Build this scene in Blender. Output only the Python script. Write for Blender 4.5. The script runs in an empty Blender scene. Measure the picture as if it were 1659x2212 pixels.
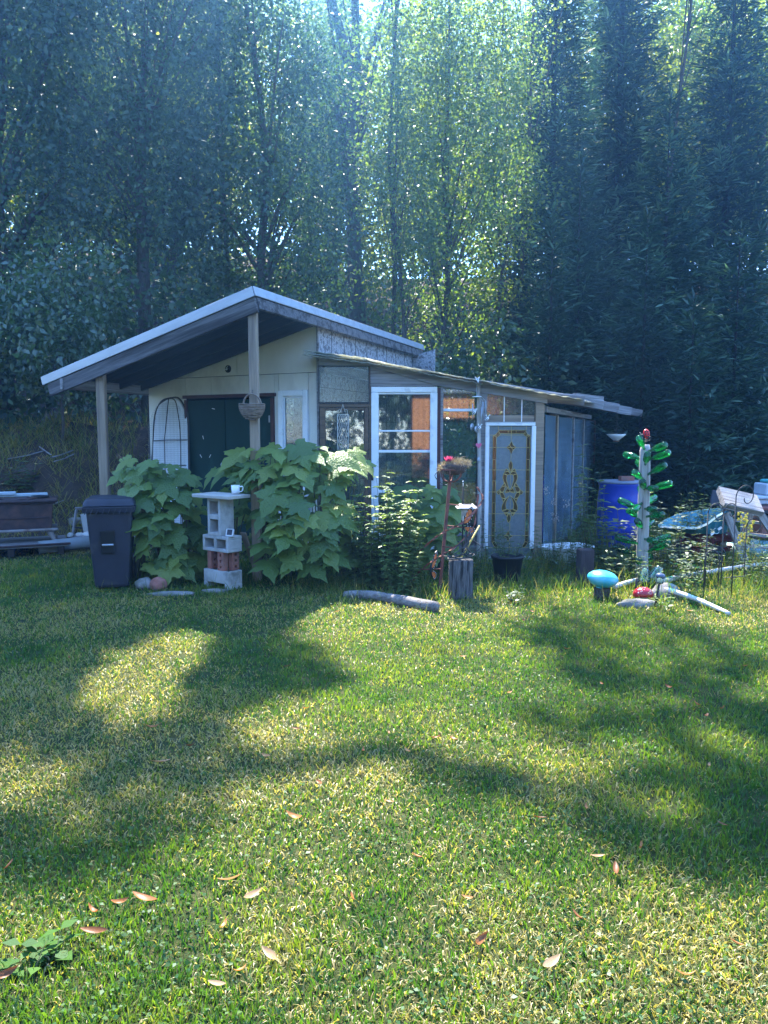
import bpy, bmesh, math, random
import numpy as np
from mathutils import Vector, Matrix, Quaternion
R = math.radians
random.seed(11)
rng = np.random.default_rng(11)
scene = bpy.context.scene
COL = scene.collection

# ------------------------------------------------------------------ camera
PITCH = R(5.8)
EYE = Vector((0, 0, 1.6))
cam = bpy.data.cameras.new('camera')
cam.sensor_fit = 'HORIZONTAL'; cam.sensor_width = 36.0; cam.lens = 36.0
cam.clip_start = 0.05; cam.clip_end = 600
camo = bpy.data.objects.new('camera', cam); COL.objects.link(camo)
camo.location = EYE; camo.rotation_euler = (R(90) - PITCH, 0, 0)
scene.camera = camo

# ------------------------------------------------------------------ sky, sun, exposure
SUN_EL, SUN_AZ = R(52), R(-8)          # azimuth measured from +Y towards +X
SUNV = Vector((math.sin(SUN_AZ) * math.cos(SUN_EL), math.cos(SUN_AZ) * math.cos(SUN_EL), math.sin(SUN_EL)))
world = bpy.data.worlds.new('World'); scene.world = world; world.use_nodes = True
wn = world.node_tree.nodes; wl = world.node_tree.links
bg = wn['Background']
sky = wn.new('ShaderNodeTexSky'); sky.sky_type = 'NISHITA'; sky.sun_disc = False
sky.sun_elevation = SUN_EL; sky.sun_rotation = SUN_AZ
sky.air_density = 1.0; sky.dust_density = 0.1; sky.ozone_density = 8.0
wl.new(sky.outputs['Color'], bg.inputs['Color']); bg.inputs['Strength'].default_value = 0.15
sl = bpy.data.lights.new('sun', 'SUN'); sl.energy = 4.0; sl.angle = R(0.6); sl.color = (1.0, 0.93, 0.80)
so = bpy.data.objects.new('sun', sl); COL.objects.link(so)
so.rotation_euler = SUNV.to_track_quat('Z', 'Y').to_euler()
scene.view_settings.view_transform = 'Standard'; scene.view_settings.look = 'None'
scene.view_settings.gamma = 1.0; scene.view_settings.use_curve_mapping = False
scene.view_settings.exposure = 2.85
cy = scene.cycles
cy.use_denoising = True
cy.max_bounces = 7; cy.diffuse_bounces = 3; cy.glossy_bounces = 3; cy.transmission_bounces = 6
cy.transparent_max_bounces = 12; cy.volume_bounces = 0
cy.caustics_reflective = False; cy.caustics_refractive = False
cy.sample_clamp_indirect = 6.0
scene.render.threads_mode = 'AUTO'

# ------------------------------------------------------------------ picking points of the place
def ray(px, py):
    xc = (px - 829.5) / 1659.0; zc = (1106 - py) / 1659.0
    c, s = math.cos(PITCH), math.sin(PITCH)
    return Vector((xc, c + zc * s, -s + zc * c))
def at(px, py, Y):
    d = ray(px, py); return EYE + d * (Y / d.y)
def gnd(px, py, z=0.0):
    d = ray(px, py); return EYE + d * ((z - EYE.z) / d.z)
def on_plane(px, py, p0, dirv):
    n = Vector((-dirv[1], dirv[0], 0)); d = ray(px, py)
    t = (Vector((p0[0], p0[1], 0)) - Vector((EYE.x, EYE.y, 0))).dot(n) / Vector((d.x, d.y, 0)).dot(n)
    return EYE + d * t

# ------------------------------------------------------------------ mesh helpers
W = {}
def link(o, parent=None, M=None):
    M = M or Matrix.Identity(4)
    COL.objects.link(o); W[o] = M
    if parent is not None:
        o.parent = parent; o.matrix_basis = W[parent].inverted() @ M
    else:
        o.matrix_basis = M
    return o
def tag(o, label=None, cat=None, group=None, kind=None):
    if label: o['label'] = label
    if cat: o['category'] = cat
    if group: o['group'] = group
    if kind: o['kind'] = kind
    return o
def thing(name, label, cat, loc=(0, 0, 0), rz=0.0, group=None, M=None):
    o = bpy.data.objects.new(name, None); o.empty_display_size = 0.1
    link(o, None, M or (Matrix.Translation(Vector(loc)) @ Matrix.Rotation(rz, 4, 'Z')))
    return tag(o, label, cat, group)
class MB:
    """collects vertices and faces"""
    def __init__(s): s.v = []; s.f = []; s.smooth = []
    def add(s, v, f, M=None, sm=False):
        o = len(s.v)
        s.v += [tuple(M @ Vector(p)) for p in v] if M is not None else [tuple(p) for p in v]
        s.f += [tuple(i + o for i in q) for q in f]; s.smooth += [sm] * len(f)
        return s
    def mesh(s, name):
        m = bpy.data.meshes.new(name); m.from_pydata(s.v, [], s.f); m.update()
        if any(s.smooth): m.polygons.foreach_set('use_smooth', s.smooth)
        return m
def mobj(name, mesh, mat, parent=None, M=None):
    o = bpy.data.objects.new(name, mesh)
    if mat is not None and len(mesh.materials) == 0: mesh.materials.append(mat)
    return link(o, parent, M)
def box_geo(sx, sy, sz, c=(0, 0, 0), b=0.0):
    hx, hy, hz = sx / 2, sy / 2, sz / 2
    if b <= 0:
        v = [(c[0] + x * hx, c[1] + y * hy, c[2] + z * hz) for x in (-1, 1) for y in (-1, 1) for z in (-1, 1)]
        return v, [(0, 1, 3, 2), (4, 6, 7, 5), (0, 4, 5, 1), (2, 3, 7, 6), (0, 2, 6, 4), (1, 5, 7, 3)]
    bm = bmesh.new(); bmesh.ops.create_cube(bm, size=1)
    for q in bm.verts: q.co = Vector((q.co.x * sx, q.co.y * sy, q.co.z * sz))
    bmesh.ops.bevel(bm, geom=bm.edges[:], offset=min(b, hx * .8, hy * .8, hz * .8), segments=1, affect='EDGES', profile=.5)
    bm.verts.index_update()
    v = [(q.co.x + c[0], q.co.y + c[1], q.co.z + c[2]) for q in bm.verts]; f = [tuple(x.index for x in p.verts) for p in bm.faces]
    bm.free(); return v, f
def box(name, sx, sy, sz, mat, parent=None, M=None, b=0.004, c=(0, 0, 0)):
    mb = MB(); mb.add(*box_geo(sx, sy, sz, c, b)); return mobj(name, mb.mesh(name), mat, parent, M)
def frame_M(p0, p1, up=(0, 0, 1)):
    p0 = Vector(p0); p1 = Vector(p1); x = (p1 - p0).normalized(); u = Vector(up)
    if abs(x.dot(u)) > .98: u = Vector((0, 1, 0))
    y = u.cross(x).normalized(); z = x.cross(y)
    M = Matrix((x, y, z)).transposed().to_4x4(); M.translation = (p0 + p1) / 2
    return M
def beam_geo(p0, p1, w, h, up=(0, 0, 1), b=0.0):
    L = (Vector(p1) - Vector(p0)).length; v, f = box_geo(L, w, h, (0, 0, 0), b); M = frame_M(p0, p1, up)
    return [tuple(M @ Vector(q)) for q in v], f
def beam(name, p0, p1, w, h, mat, parent=None, up=(0, 0, 1), b=0.004, jag=0.0):
    L = (Vector(p1) - Vector(p0)).length; v, f = box_geo(L, w, h, (0, 0, 0), b)
    if jag: v = [(x, y + random.uniform(-jag, jag), z + random.uniform(-jag, jag)) for x, y, z in v]
    mb = MB(); mb.add(v, f); return mobj(name, mb.mesh(name), mat, parent, frame_M(p0, p1, up))
def tube_geo(path, rad, n=8, cap=True):
    P = [Vector(p) for p in path]; rs = rad if isinstance(rad, (list, tuple)) else [rad] * len(P)
    v, f = [], []; prev = None
    for i, p in enumerate(P):
        t = (P[min(i + 1, len(P) - 1)] - P[max(i - 1, 0)])
        t = t.normalized() if t.length > 1e-9 else Vector((0, 0, 1))
        if prev is None:
            a = Vector((1, 0, 0)) if abs(t.x) < .9 else Vector((0, 1, 0)); prev = t.cross(a).normalized()
        else:
            prev = (prev - t * prev.dot(t)); prev = prev.normalized() if prev.length > 1e-6 else t.orthogonal().normalized()
        b = t.cross(prev)
        for k in range(n):
            a = 2 * math.pi * k / n; v.append(tuple(p + (prev * math.cos(a) + b * math.sin(a)) * rs[i]))
    for i in range(len(P) - 1):
        for k in range(n):
            f.append((i * n + k, i * n + (k + 1) % n, (i + 1) * n + (k + 1) % n, (i + 1) * n + k))
    if cap: f.append(tuple(range(n - 1, -1, -1))); f.append(tuple((len(P) - 1) * n + k for k in range(n)))
    return v, f
def tube(name, path, rad, mat, parent=None, n=8, M=None):
    mb = MB(); mb.add(*tube_geo(path, rad, n), sm=True); return mobj(name, mb.mesh(name), mat, parent, M)
def lathe_geo(prof, n=20, cap=True):
    v, f = [], []
    for r, z in prof:
        for k in range(n):
            a = 2 * math.pi * k / n; v.append((r * math.cos(a), r * math.sin(a), z))
    for i in range(len(prof) - 1):
        for k in range(n): f.append((i * n + k, i * n + (k + 1) % n, (i + 1) * n + (k + 1) % n, (i + 1) * n + k))
    if cap:
        f.append(tuple(range(n - 1, -1, -1))); f.append(tuple((len(prof) - 1) * n + k for k in range(n)))
    return v, f
def lathe(name, prof, mat, parent=None, M=None, n=20, cap=True, smooth=True):
    mb = MB(); mb.add(*lathe_geo(prof, n, cap), sm=smooth); return mobj(name, mb.mesh(name), mat, parent, M)
def prism_geo(poly, t0, t1):
    """polygon in local x,z extruded along y from t0 to t1"""
    n = len(poly); v = [(x, t0, z) for x, z in poly] + [(x, t1, z) for x, z in poly]
    f = [tuple(range(n)), tuple(range(2 * n - 1, n - 1, -1))] + [(i, i + n, (i + 1) % n + n, (i + 1) % n) for i in range(n)]
    return v, f
def prism(name, poly, t0, t1, mat, parent=None, M=None):
    mb = MB(); mb.add(*prism_geo(poly, t0, t1)); return mobj(name, mb.mesh(name), mat, parent, M)
def catmull(pts, k=6):
    P = [Vector(p) for p in pts]; P = [P[0] * 2 - P[1]] + P + [P[-1] * 2 - P[-2]]; out = []
    for i in range(1, len(P) - 2):
        for j in range(k):
            t = j / k; a, b, c, d = P[i - 1], P[i], P[i + 1], P[i + 2]
            out.append(.5 * ((2 * b) + (c - a) * t + (2 * a - 5 * b + 4 * c - d) * t * t + (3 * b - a - 3 * c + d) * t ** 3))
    out.append(P[-2]); return out

# ------------------------------------------------------------------ materials
def ramp(nt, fac, cols):
    r = nt.nodes.new('ShaderNodeValToRGB'); e = r.color_ramp.elements
    while len(e) < len(cols): e.new(.5)
    for i, (p, c) in enumerate(cols): e[i].position = p; e[i].color = (*c, 1)
    nt.links.new(fac, r.inputs['Fac']); return r.outputs['Color']
def noise_node(nt, vec, scale, detail=5, rough=.6, stretch=(1, 1, 1)):
    mp = nt.nodes.new('ShaderNodeMapping'); mp.inputs['Scale'].default_value = stretch
    n = nt.nodes.new('ShaderNodeTexNoise'); n.inputs['Scale'].default_value = scale
    n.inputs['Detail'].default_value = detail; n.inputs['Roughness'].default_value = rough
    nt.links.new(vec, mp.inputs['Vector']); nt.links.new(mp.outputs['Vector'], n.inputs['Vector']); return n.outputs['Fac']
MATS = {}
def M_(name, c1, c2=None, scale=6, stretch=(1, 1, 1), rough=.75, bump=.25, bscale=None, metal=0.0, spec=.3, c3=None, c3scale=1.5, c3lo=.52, c3hi=.68, detail=6, dist=.01):
    m = bpy.data.materials.new(name); m.use_nodes = True; nt = m.node_tree; b = nt.nodes['Principled BSDF']
    tc = nt.nodes.new('ShaderNodeTexCoord').outputs['Object']
    oi = nt.nodes.new('ShaderNodeObjectInfo'); ad = nt.nodes.new('ShaderNodeVectorMath'); ad.operation = 'ADD'
    cb = nt.nodes.new('ShaderNodeCombineXYZ'); mu = nt.nodes.new('ShaderNodeMath'); mu.operation = 'MULTIPLY'; mu.inputs[1].default_value = 37.0
    nt.links.new(oi.outputs['Random'], mu.inputs[0])
    for k in range(3): nt.links.new(mu.outputs[0], cb.inputs[k])
    nt.links.new(tc, ad.inputs[0]); nt.links.new(cb.outputs[0], ad.inputs[1]); tc = ad.outputs[0]
    c2 = c2 or tuple(min(1, x * 1.35) for x in c1)
    fac = noise_node(nt, tc, scale, detail, .65, stretch)
    col = ramp(nt, fac, [(.3, c1), (.7, c2)])
    if c3:
        f3 = noise_node(nt, tc, c3scale, 4, .6, stretch)
        mx = nt.nodes.new('ShaderNodeMix'); mx.data_type = 'RGBA'
        nt.links.new(ramp(nt, f3, [(c3lo, (0, 0, 0)), (c3hi, (1, 1, 1))]), mx.inputs['Factor'])
        nt.links.new(col, mx.inputs[6]); mx.inputs[7].default_value = (*c3, 1); col = mx.outputs[2]
    nt.links.new(col, b.inputs['Base Color'])
    b.inputs['Roughness'].default_value = rough; b.inputs['Metallic'].default_value = metal
    b.inputs['Specular IOR Level'].default_value = spec
    if bump:
        bp = nt.nodes.new('ShaderNodeBump'); bp.inputs['Strength'].default_value = bump; bp.inputs['Distance'].default_value = dist
        nt.links.new(noise_node(nt, tc, bscale or scale * 3, 6, .7, stretch), bp.inputs['Height']); nt.links.new(bp.outputs['Normal'], b.inputs['Normal'])
    MATS[name] = m; return m
def leaf_mat(name, cols, trans=.45, gloss=.12, rough=.45, attr='tint', tcol=(1.0, 1.25, .45)):
    """thin leaf: diffuse front, light shining through, a little sheen; attr = point attribute or object random"""
    m = bpy.data.materials.new(name); m.use_nodes = True; nt = m.node_tree; nt.nodes.clear(); L = nt.links.new
    if attr: a = nt.nodes.new('ShaderNodeAttribute'); a.attribute_name = attr; fac = a.outputs['Fac']
    else: fac = nt.nodes.new('ShaderNodeObjectInfo').outputs['Random']
    n = len(cols); col = ramp(nt, fac, [(i / max(1, n - 1), c) for i, c in enumerate(cols)])
    d = nt.nodes.new('ShaderNodeBsdfDiffuse'); t = nt.nodes.new('ShaderNodeBsdfTranslucent'); g = nt.nodes.new('ShaderNodeBsdfGlossy')
    g.inputs['Roughness'].default_value = rough; g.inputs['Color'].default_value = (.8, .85, .9, 1)
    mul = nt.nodes.new('ShaderNodeMix'); mul.data_type = 'RGBA'; mul.blend_type = 'MULTIPLY'; mul.inputs['Factor'].default_value = 1
    L(col, mul.inputs[6]); mul.inputs[7].default_value = (*[min(1, x) for x in tcol], 1)
    br = nt.nodes.new('ShaderNodeVectorMath'); br.operation = 'SCALE'; br.inputs['Scale'].default_value = 1.65
    L(mul.outputs[2], br.inputs[0])
    L(col, d.inputs['Color']); L(br.outputs[0], t.inputs['Color'])
    m1 = nt.nodes.new('ShaderNodeMixShader'); m1.inputs[0].default_value = trans; L(d.outputs[0], m1.inputs[1]); L(t.outputs[0], m1.inputs[2])
    fr = nt.nodes.new('ShaderNodeLayerWeight'); fr.inputs['Blend'].default_value = .25
    mm = nt.nodes.new('ShaderNodeMath'); mm.operation = 'MULTIPLY_ADD'; L(fr.outputs['Facing'], mm.inputs[0]); mm.inputs[1].default_value = gloss; mm.inputs[2].default_value = gloss * .35
    m2 = nt.nodes.new('ShaderNodeMixShader'); L(mm.outputs[0], m2.inputs[0]); L(m1.outputs[0], m2.inputs[1]); L(g.outputs[0], m2.inputs[2])
    o = nt.nodes.new('ShaderNodeOutputMaterial'); L(m2.outputs[0], o.inputs['Surface']); MATS[name] = m; return m
def thin_glass(name, tint=(.9, .95, .95), dirt=.06, dirtcol=(.6, .65, .65), rough=.03, refl=1.0):
    """window pane: clear with a mirror sheen and a film of dirt"""
    m = bpy.data.materials.new(name); m.use_nodes = True; nt = m.node_tree; nt.nodes.clear(); L = nt.links.new
    tr = nt.nodes.new('ShaderNodeBsdfTransparent'); tr.inputs[0].default_value = (*tint, 1)
    g = nt.nodes.new('ShaderNodeBsdfGlossy'); g.inputs['Roughness'].default_value = rough; g.inputs['Color'].default_value = (.9, .95, 1, 1)
    fr = nt.nodes.new('ShaderNodeFresnel'); fr.inputs[0].default_value = 1.5
    mm = nt.nodes.new('ShaderNodeMath'); mm.operation = 'MULTIPLY'; mm.inputs[1].default_value = refl * 2.6; mm.use_clamp = True; L(fr.outputs[0], mm.inputs[0])
    m1 = nt.nodes.new('ShaderNodeMixShader'); L(mm.outputs[0], m1.inputs[0]); L(tr.outputs[0], m1.inputs[1]); L(g.outputs[0], m1.inputs[2])
    d = nt.nodes.new('ShaderNodeBsdfDiffuse'); d.inputs[0].default_value = (*dirtcol, 1); t = nt.nodes.new('ShaderNodeBsdfTranslucent'); t.inputs[0].default_value = (*dirtcol, 1)
    dm = nt.nodes.new('ShaderNodeMixShader'); dm.inputs[0].default_value = .5; L(d.outputs[0], dm.inputs[1]); L(t.outputs[0], dm.inputs[2])
    tc = nt.nodes.new('ShaderNodeTexCoord').outputs['Object']
    nz = noise_node(nt, tc, 3.0, 6, .65, (1.6, 1.6, .7)); rr = ramp(nt, nz, [(.35, (0, 0, 0)), (.75, (1, 1, 1))])
    dd = nt.nodes.new('ShaderNodeMath'); dd.operation = 'MULTIPLY_ADD'; L(rr, dd.inputs[0]); dd.inputs[1].default_value = dirt * 1.6; dd.inputs[2].default_value = dirt * .35
    m2 = nt.nodes.new('ShaderNodeMixShader'); L(dd.outputs[0], m2.inputs[0]); L(m1.outputs[0], m2.inputs[1]); L(dm.outputs[0], m2.inputs[2])
    o = nt.nodes.new('ShaderNodeOutputMaterial'); L(m2.outputs[0], o.inputs['Surface']); MATS[name] = m; return m
def hollow_glass(name, col, body=.18):
    """thin-walled coloured glass: clear tint, sheen and a little glow from light inside"""
    m = bpy.data.materials.new(name); m.use_nodes = True; nt = m.node_tree; nt.nodes.clear(); L = nt.links.new
    tr = nt.nodes.new('ShaderNodeBsdfTransparent'); tr.inputs[0].default_value = (*[c ** .5 for c in col], 1)
    t = nt.nodes.new('ShaderNodeBsdfTranslucent'); t.inputs[0].default_value = (*col, 1); d = nt.nodes.new('ShaderNodeBsdfDiffuse'); d.inputs[0].default_value = (*col, 1)
    g = nt.nodes.new('ShaderNodeBsdfGlossy'); g.inputs['Roughness'].default_value = .08
    lw = nt.nodes.new('ShaderNodeLayerWeight'); lw.inputs['Blend'].default_value = .35
    a = nt.nodes.new('ShaderNodeMixShader'); a.inputs[0].default_value = .35; L(t.outputs[0], a.inputs[1]); L(d.outputs[0], a.inputs[2])
    e = nt.nodes.new('ShaderNodeMath'); e.operation = 'MULTIPLY_ADD'; L(lw.outputs['Facing'], e.inputs[0]); e.inputs[1].default_value = .45; e.inputs[2].default_value = body
    b = nt.nodes.new('ShaderNodeMixShader'); L(e.outputs[0], b.inputs[0]); L(tr.outputs[0], b.inputs[1]); L(a.outputs[0], b.inputs[2])
    fr = nt.nodes.new('ShaderNodeFresnel'); fr.inputs[0].default_value = 1.5
    c = nt.nodes.new('ShaderNodeMixShader'); L(fr.outputs[0], c.inputs[0]); L(b.outputs[0], c.inputs[1]); L(g.outputs[0], c.inputs[2])
    o = nt.nodes.new('ShaderNodeOutputMaterial'); L(c.outputs[0], o.inputs['Surface']); MATS[name] = m; return m
def bottle_glass(name, col, rough=.05, ior=1.3, mixd=.25):
    m = bpy.data.materials.new(name); m.use_nodes = True; nt = m.node_tree; b = nt.nodes['Principled BSDF']; L = nt.links.new
    b.inputs['Base Color'].default_value = (*col, 1); b.inputs['Transmission Weight'].default_value = 1; b.inputs['Roughness'].default_value = rough; b.inputs['IOR'].default_value = ior
    t = nt.nodes.new('ShaderNodeBsdfTranslucent'); t.inputs[0].default_value = (*col, 1)
    mx = nt.nodes.new('ShaderNodeMixShader'); mx.inputs[0].default_value = mixd; L(b.outputs[0], mx.inputs[1]); L(t.outputs[0], mx.inputs[2])
    L(mx.outputs[0], nt.nodes['Material Output'].inputs['Surface']); MATS[name] = m; return m

# palette
wood_grey = M_('weathered_wood', (.16, .15, .15), (.34, .33, .33), 5, (.5, 9, 9), .85, .5, c3=(.08, .06, .05), c3scale=1.2)
wood_tan = M_('tan_post_wood', (.22, .17, .12), (.36, .28, .20), 5, (.5, 9, 9), .8, .4, c3=(.14, .11, .09), c3scale=1.0)
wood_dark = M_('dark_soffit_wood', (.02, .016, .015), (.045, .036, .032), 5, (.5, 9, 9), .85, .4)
wood_brown = M_('brown_post_wood', (.10, .065, .04), (.19, .125, .08), 5, (.5, 9, 9), .8, .4, c3=(.07, .05, .04))
cedar = M_('orange_cedar', (.50, .20, .07), (.72, .32, .13), 4, (9, 9, .5), .7, .3, c3=(.3, .1, .03), c3scale=1.0, c3lo=.6, c3hi=.75)
white_wall = M_('white_painted_plywood', (.70, .68, .60), (.80, .78, .70), 3, (1, 1, .5), .7, .35, bscale=30, c3=(.56, .54, .47), c3scale=1.6)
white_trim = M_('white_trim_paint', (.72, .76, .78), (.82, .85, .86), 8, (1, 1, 1), .4, .05, c3=(.6, .63, .64), c3scale=5, c3lo=.6)
metal_trim = M_('pale_metal_trim', (.30, .33, .37), (.42, .46, .50), 3, (.4, 3, 3), .45, .1, metal=.35)
door_paint = M_('dark_green_door_paint', (.003, .026, .022), (.006, .036, .03), 3, (1, 1, .4), .7, .12, c3=(.01, .045, .04), c3scale=4, c3lo=.6, spec=.15)
maroon = M_('maroon_trim', (.05, .015, .015), (.09, .03, .025), 8, (1, 1, 1), .6, .2)
osb = M_('strand_board', (.17, .175, .19), (.42, .43, .45), 42, (1, 1, 1), .85, .4, bscale=50, c3=(.12, .12, .13), c3scale=22, c3lo=.52, c3hi=.58, detail=2)
bark = M_('bark', (.045, .038, .032), (.12, .105, .09), 9, (6, 6, 1), .95, .9, dist=.03)

# ------------------------------------------------------------------ terrain
def sstep(a, b, x):
    t = np.clip((x - a) / (b - a), 0, 1); return t * t * (3 - 2 * t)
def vnoise(x, y, seed=0):
    """smooth value noise in 0..1 for arrays"""
    xi = np.floor(x).astype(np.int64); yi = np.floor(y).astype(np.int64); xf = x - xi; yf = y - yi
    def h(a, b):
        n = (a * 374761393 + b * 668265263 + seed * 974634777) & 0xffffffff
        n = ((n ^ (n >> 13)) * 1274126177) & 0xffffffff
        return ((n ^ (n >> 16)) & 0xffff) / 65535.0
    u = xf * xf * (3 - 2 * xf); v = yf * yf * (3 - 2 * yf)
    return (h(xi, yi) * (1 - u) + h(xi + 1, yi) * u) * (1 - v) + (h(xi, yi + 1) * (1 - u) + h(xi + 1, yi + 1) * u) * v
def fbm(x, y, seed=0, o=4):
    s = 0; a = .5; t = 0
    for k in range(o): s = s + a * vnoise(x * 2 ** k, y * 2 ** k, seed + k); t += a; a *= .55
    return s / t
def hgt(x, y):
    x = np.asarray(x, float); y = np.asarray(y, float)
    left = 1 - sstep(-4.2, -1.0, x)
    b = 11.1 * left + 15.6 * (1 - left)
    bank = (1.75 * left + .5 * (1 - left)) * sstep(0, 2.6, y - b)
    rough = left * sstep(0.0, 1.2, y - b) * (fbm(x * 1.3, y * 1.3, 5) - .5) * .7
    hill = .38 * np.clip(y - 17.0, 0, 26) * sstep(17, 21, y)
    und = (fbm(x * .35, y * .35, 3) - .5) * .05 * sstep(2, 4, y) * (1 - sstep(7, 9, y)) + (fbm(x * .9, y * .9, 9) - .5) * .05 * sstep(8.2, 9.5, y) * 0
    return bank + rough + hill + und
def hz(x, y): return float(hgt(np.array([x]), np.array([y]))[0])

def grid_mesh(name, xs, ys):
    X, Y = np.meshgrid(xs, ys); Z = hgt(X, Y); v = np.stack([X, Y, Z], -1).reshape(-1, 3); nx = len(xs); f = []
    for j in range(len(ys) - 1):
        for i in range(nx - 1): a = j * nx + i; f.append((a, a + 1, a + nx + 1, a + nx))
    m = bpy.data.meshes.new(name); m.from_pydata(v.tolist(), [], f); m.update()
    m.polygons.foreach_set('use_smooth', [True] * len(f)); return m
def ground_material():
    m = bpy.data.materials.new('lawn_soil'); m.use_nodes = True; nt = m.node_tree; b = nt.nodes['Principled BSDF']; L = nt.links.new
    tc = nt.nodes.new('ShaderNodeTexCoord').outputs['Object']
    g = ramp(nt, noise_node(nt, tc, 7, 7, .7), [(.3, (.022, .035, .012)), (.55, (.05, .062, .02)), (.75, (.11, .095, .045))])
    e = ramp(nt, noise_node(nt, tc, 3.2, 8, .72), [(.3, (.03, .022, .017)), (.55, (.075, .055, .042)), (.75, (.14, .11, .085))])
    sx = nt.nodes.new('ShaderNodeSeparateXYZ'); L(tc, sx.inputs[0])
    mr = nt.nodes.new('ShaderNodeMapRange'); mr.inputs[1].default_value = 9.6; mr.inputs[2].default_value = 11.2; L(sx.outputs['Y'], mr.inputs[0])
    mx = nt.nodes.new('ShaderNodeMix'); mx.data_type = 'RGBA'; L(mr.outputs[0], mx.inputs['Factor']); L(g, mx.inputs[6]); L(e, mx.inputs[7])
    L(mx.outputs[2], b.inputs['Base Color']); b.inputs['Roughness'].default_value = .95; b.inputs['Specular IOR Level'].default_value = .1
    bp = nt.nodes.new('ShaderNodeBump'); bp.inputs['Strength'].default_value = .8; bp.inputs['Distance'].default_value = .05
    L(noise_node(nt, tc, 14, 8, .75), bp.inputs['Height']); L(bp.outputs['Normal'], b.inputs['Normal']); return m
xs = np.concatenate([np.linspace(-120, -14, 16), np.linspace(-13, 13, 105), np.linspace(14, 120, 16)])
ys = np.concatenate([np.linspace(-60, -4, 10), np.linspace(-3, 22, 101), np.linspace(23, 150, 36)])
ground = mobj('ground', grid_mesh('ground', xs, ys), ground_material()); tag(ground, kind='structure')

# ------------------------------------------------------------------ gaps cut in the crowns so sun falls on chosen lawn patches
LIT = [  # preview-pixel outlines of the sunny patches of lawn, with the share of leaves cut away above
    ([(215, 1425), (300, 1372), (430, 1345), (480, 1400), (455, 1480), (350, 1560), (190, 1565), (165, 1500)], .97),
    ([(640, 1335), (760, 1290), (800, 1255), (930, 1265), (960, 1330), (1050, 1330), (1180, 1395), (1210, 1480), (1160, 1560), (1290, 1640), (1160, 1720), (900, 1650), (640, 1640), (480, 1570), (560, 1520), (720, 1480), (730, 1400)], .97),
    ([(-200, 1830), (180, 1900), (420, 1800), (640, 1690), (900, 1700), (1150, 1740), (1420, 1900), (1900, 1960), (2200, 3400), (-600, 3400)], .96),
    ([(1270, 1380), (1420, 1345), (1560, 1390), (1420, 1440), (1300, 1425)], .6),
    ([(1540, 1330), (1800, 1330), (1800, 1440), (1600, 1420)], .93),
    ([(1370, 1480), (1480, 1470), (1500, 1540), (1390, 1560)], .75),
    ([(1210, 1270), (1520, 1255), (1540, 1310), (1240, 1330)], .75),
    ([(1215, 1500), (1290, 1480), (1345, 1520), (1300, 1550), (1225, 1540)], .92),
    ([(1270, 1590), (1400, 1570), (1480, 1610), (1390, 1650), (1290, 1640)], .92),
    ([(1500, 1580), (1640, 1570), (1680, 1620), (1540, 1640)], .91),
    ([(1390, 1700), (1500, 1690), (1560, 1740), (1450, 1765)], .92),
    ([(1560, 1480), (1700, 1460), (1720, 1510), (1600, 1520)], .92),
    ([(1330, 1425), (1440, 1415), (1460, 1450), (1370, 1465)], .91),
    ([(980, 1335), (1010, 1330), (1030, 1350), (1000, 1365)], .9),
    ([(-300, 1640), (0, 1650), (130, 1700), (90, 1780), (-300, 1780)], .8),
]
def in_poly(x, y, poly):
    r = np.zeros(len(x), bool); n = len(poly); j = n - 1
    for i in range(n):
        xi, yi = poly[i]; xj, yj = poly[j]
        if yi != yj: r ^= ((yi > y) != (yj > y)) & (x < (xj - xi) * (y - yi) / (yj - yi) + xi)
        j = i
    return r
LITG = [([(lambda q: (q.x, q.y))(gnd(px, py)) for px, py in poly], p) for poly, p in LIT]
def open_sky(P):
    """chance that a leaf at P is left out to let a sunbeam reach the lawn"""
    t = P[:, 2] / SUNV.z; gx = P[:, 0] - SUNV.x * t; gy = P[:, 1] - SUNV.y * t
    wx = gx + (fbm(gx * 1.7, gy * 1.7, 21) - .5) * .7; wy = gy + (fbm(gx * 1.7, gy * 1.7, 31) - .5) * .7
    pr = np.zeros(len(P))
    for poly, p in LITG: pr = np.maximum(pr, np.where(in_poly(wx, wy, poly), p, 0))
    return np.where(pr > .9, np.where(fbm(gx * 4.5, gy * 4.5, 41) > .34, .995, .93), pr * (.72 + .56 * (fbm(gx * 4.5, gy * 4.5, 41) > .42)))
def cull(P, extra=0.0):
    pr = open_sky(P)
    return rng.random(len(P)) >= np.maximum(pr, extra)

# ------------------------------------------------------------------ foliage meshes
def unit(a): return a / np.maximum(1e-9, np.linalg.norm(a, axis=-1, keepdims=True))
def quads_mesh(name, V, tint, mat):
    """V (N,4,3) quads, one tint each"""
    n = len(V); m = bpy.data.meshes.new(name); m.vertices.add(4 * n); m.loops.add(4 * n); m.polygons.add(n)
    m.vertices.foreach_set('co', V.reshape(-1).astype(np.float32)); m.loops.foreach_set('vertex_index', np.arange(4 * n, dtype=np.int32))
    m.polygons.foreach_set('loop_start', np.arange(0, 4 * n, 4, dtype=np.int32))
    at_ = m.attributes.new('tint', 'FLOAT', 'POINT'); at_.data.foreach_set('value', np.repeat(tint, 4).astype(np.float32))
    m.update(calc_edges=True); m.validate(); m.materials.append(mat); return m
def leaf_quads(P, A, N, L, Wd, fold=.12):
    A = unit(A); S = unit(np.cross(A, N)); Nn = np.cross(S, A); L = L[:, None]; Wd = Wd[:, None]
    return np.stack([P, P + A * L * .42 + S * Wd * .5 + Nn * L * fold, P + A * L - Nn * L * fold * .6, P + A * L * .42 - S * Wd * .5 + Nn * L * fold], 1)
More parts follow.
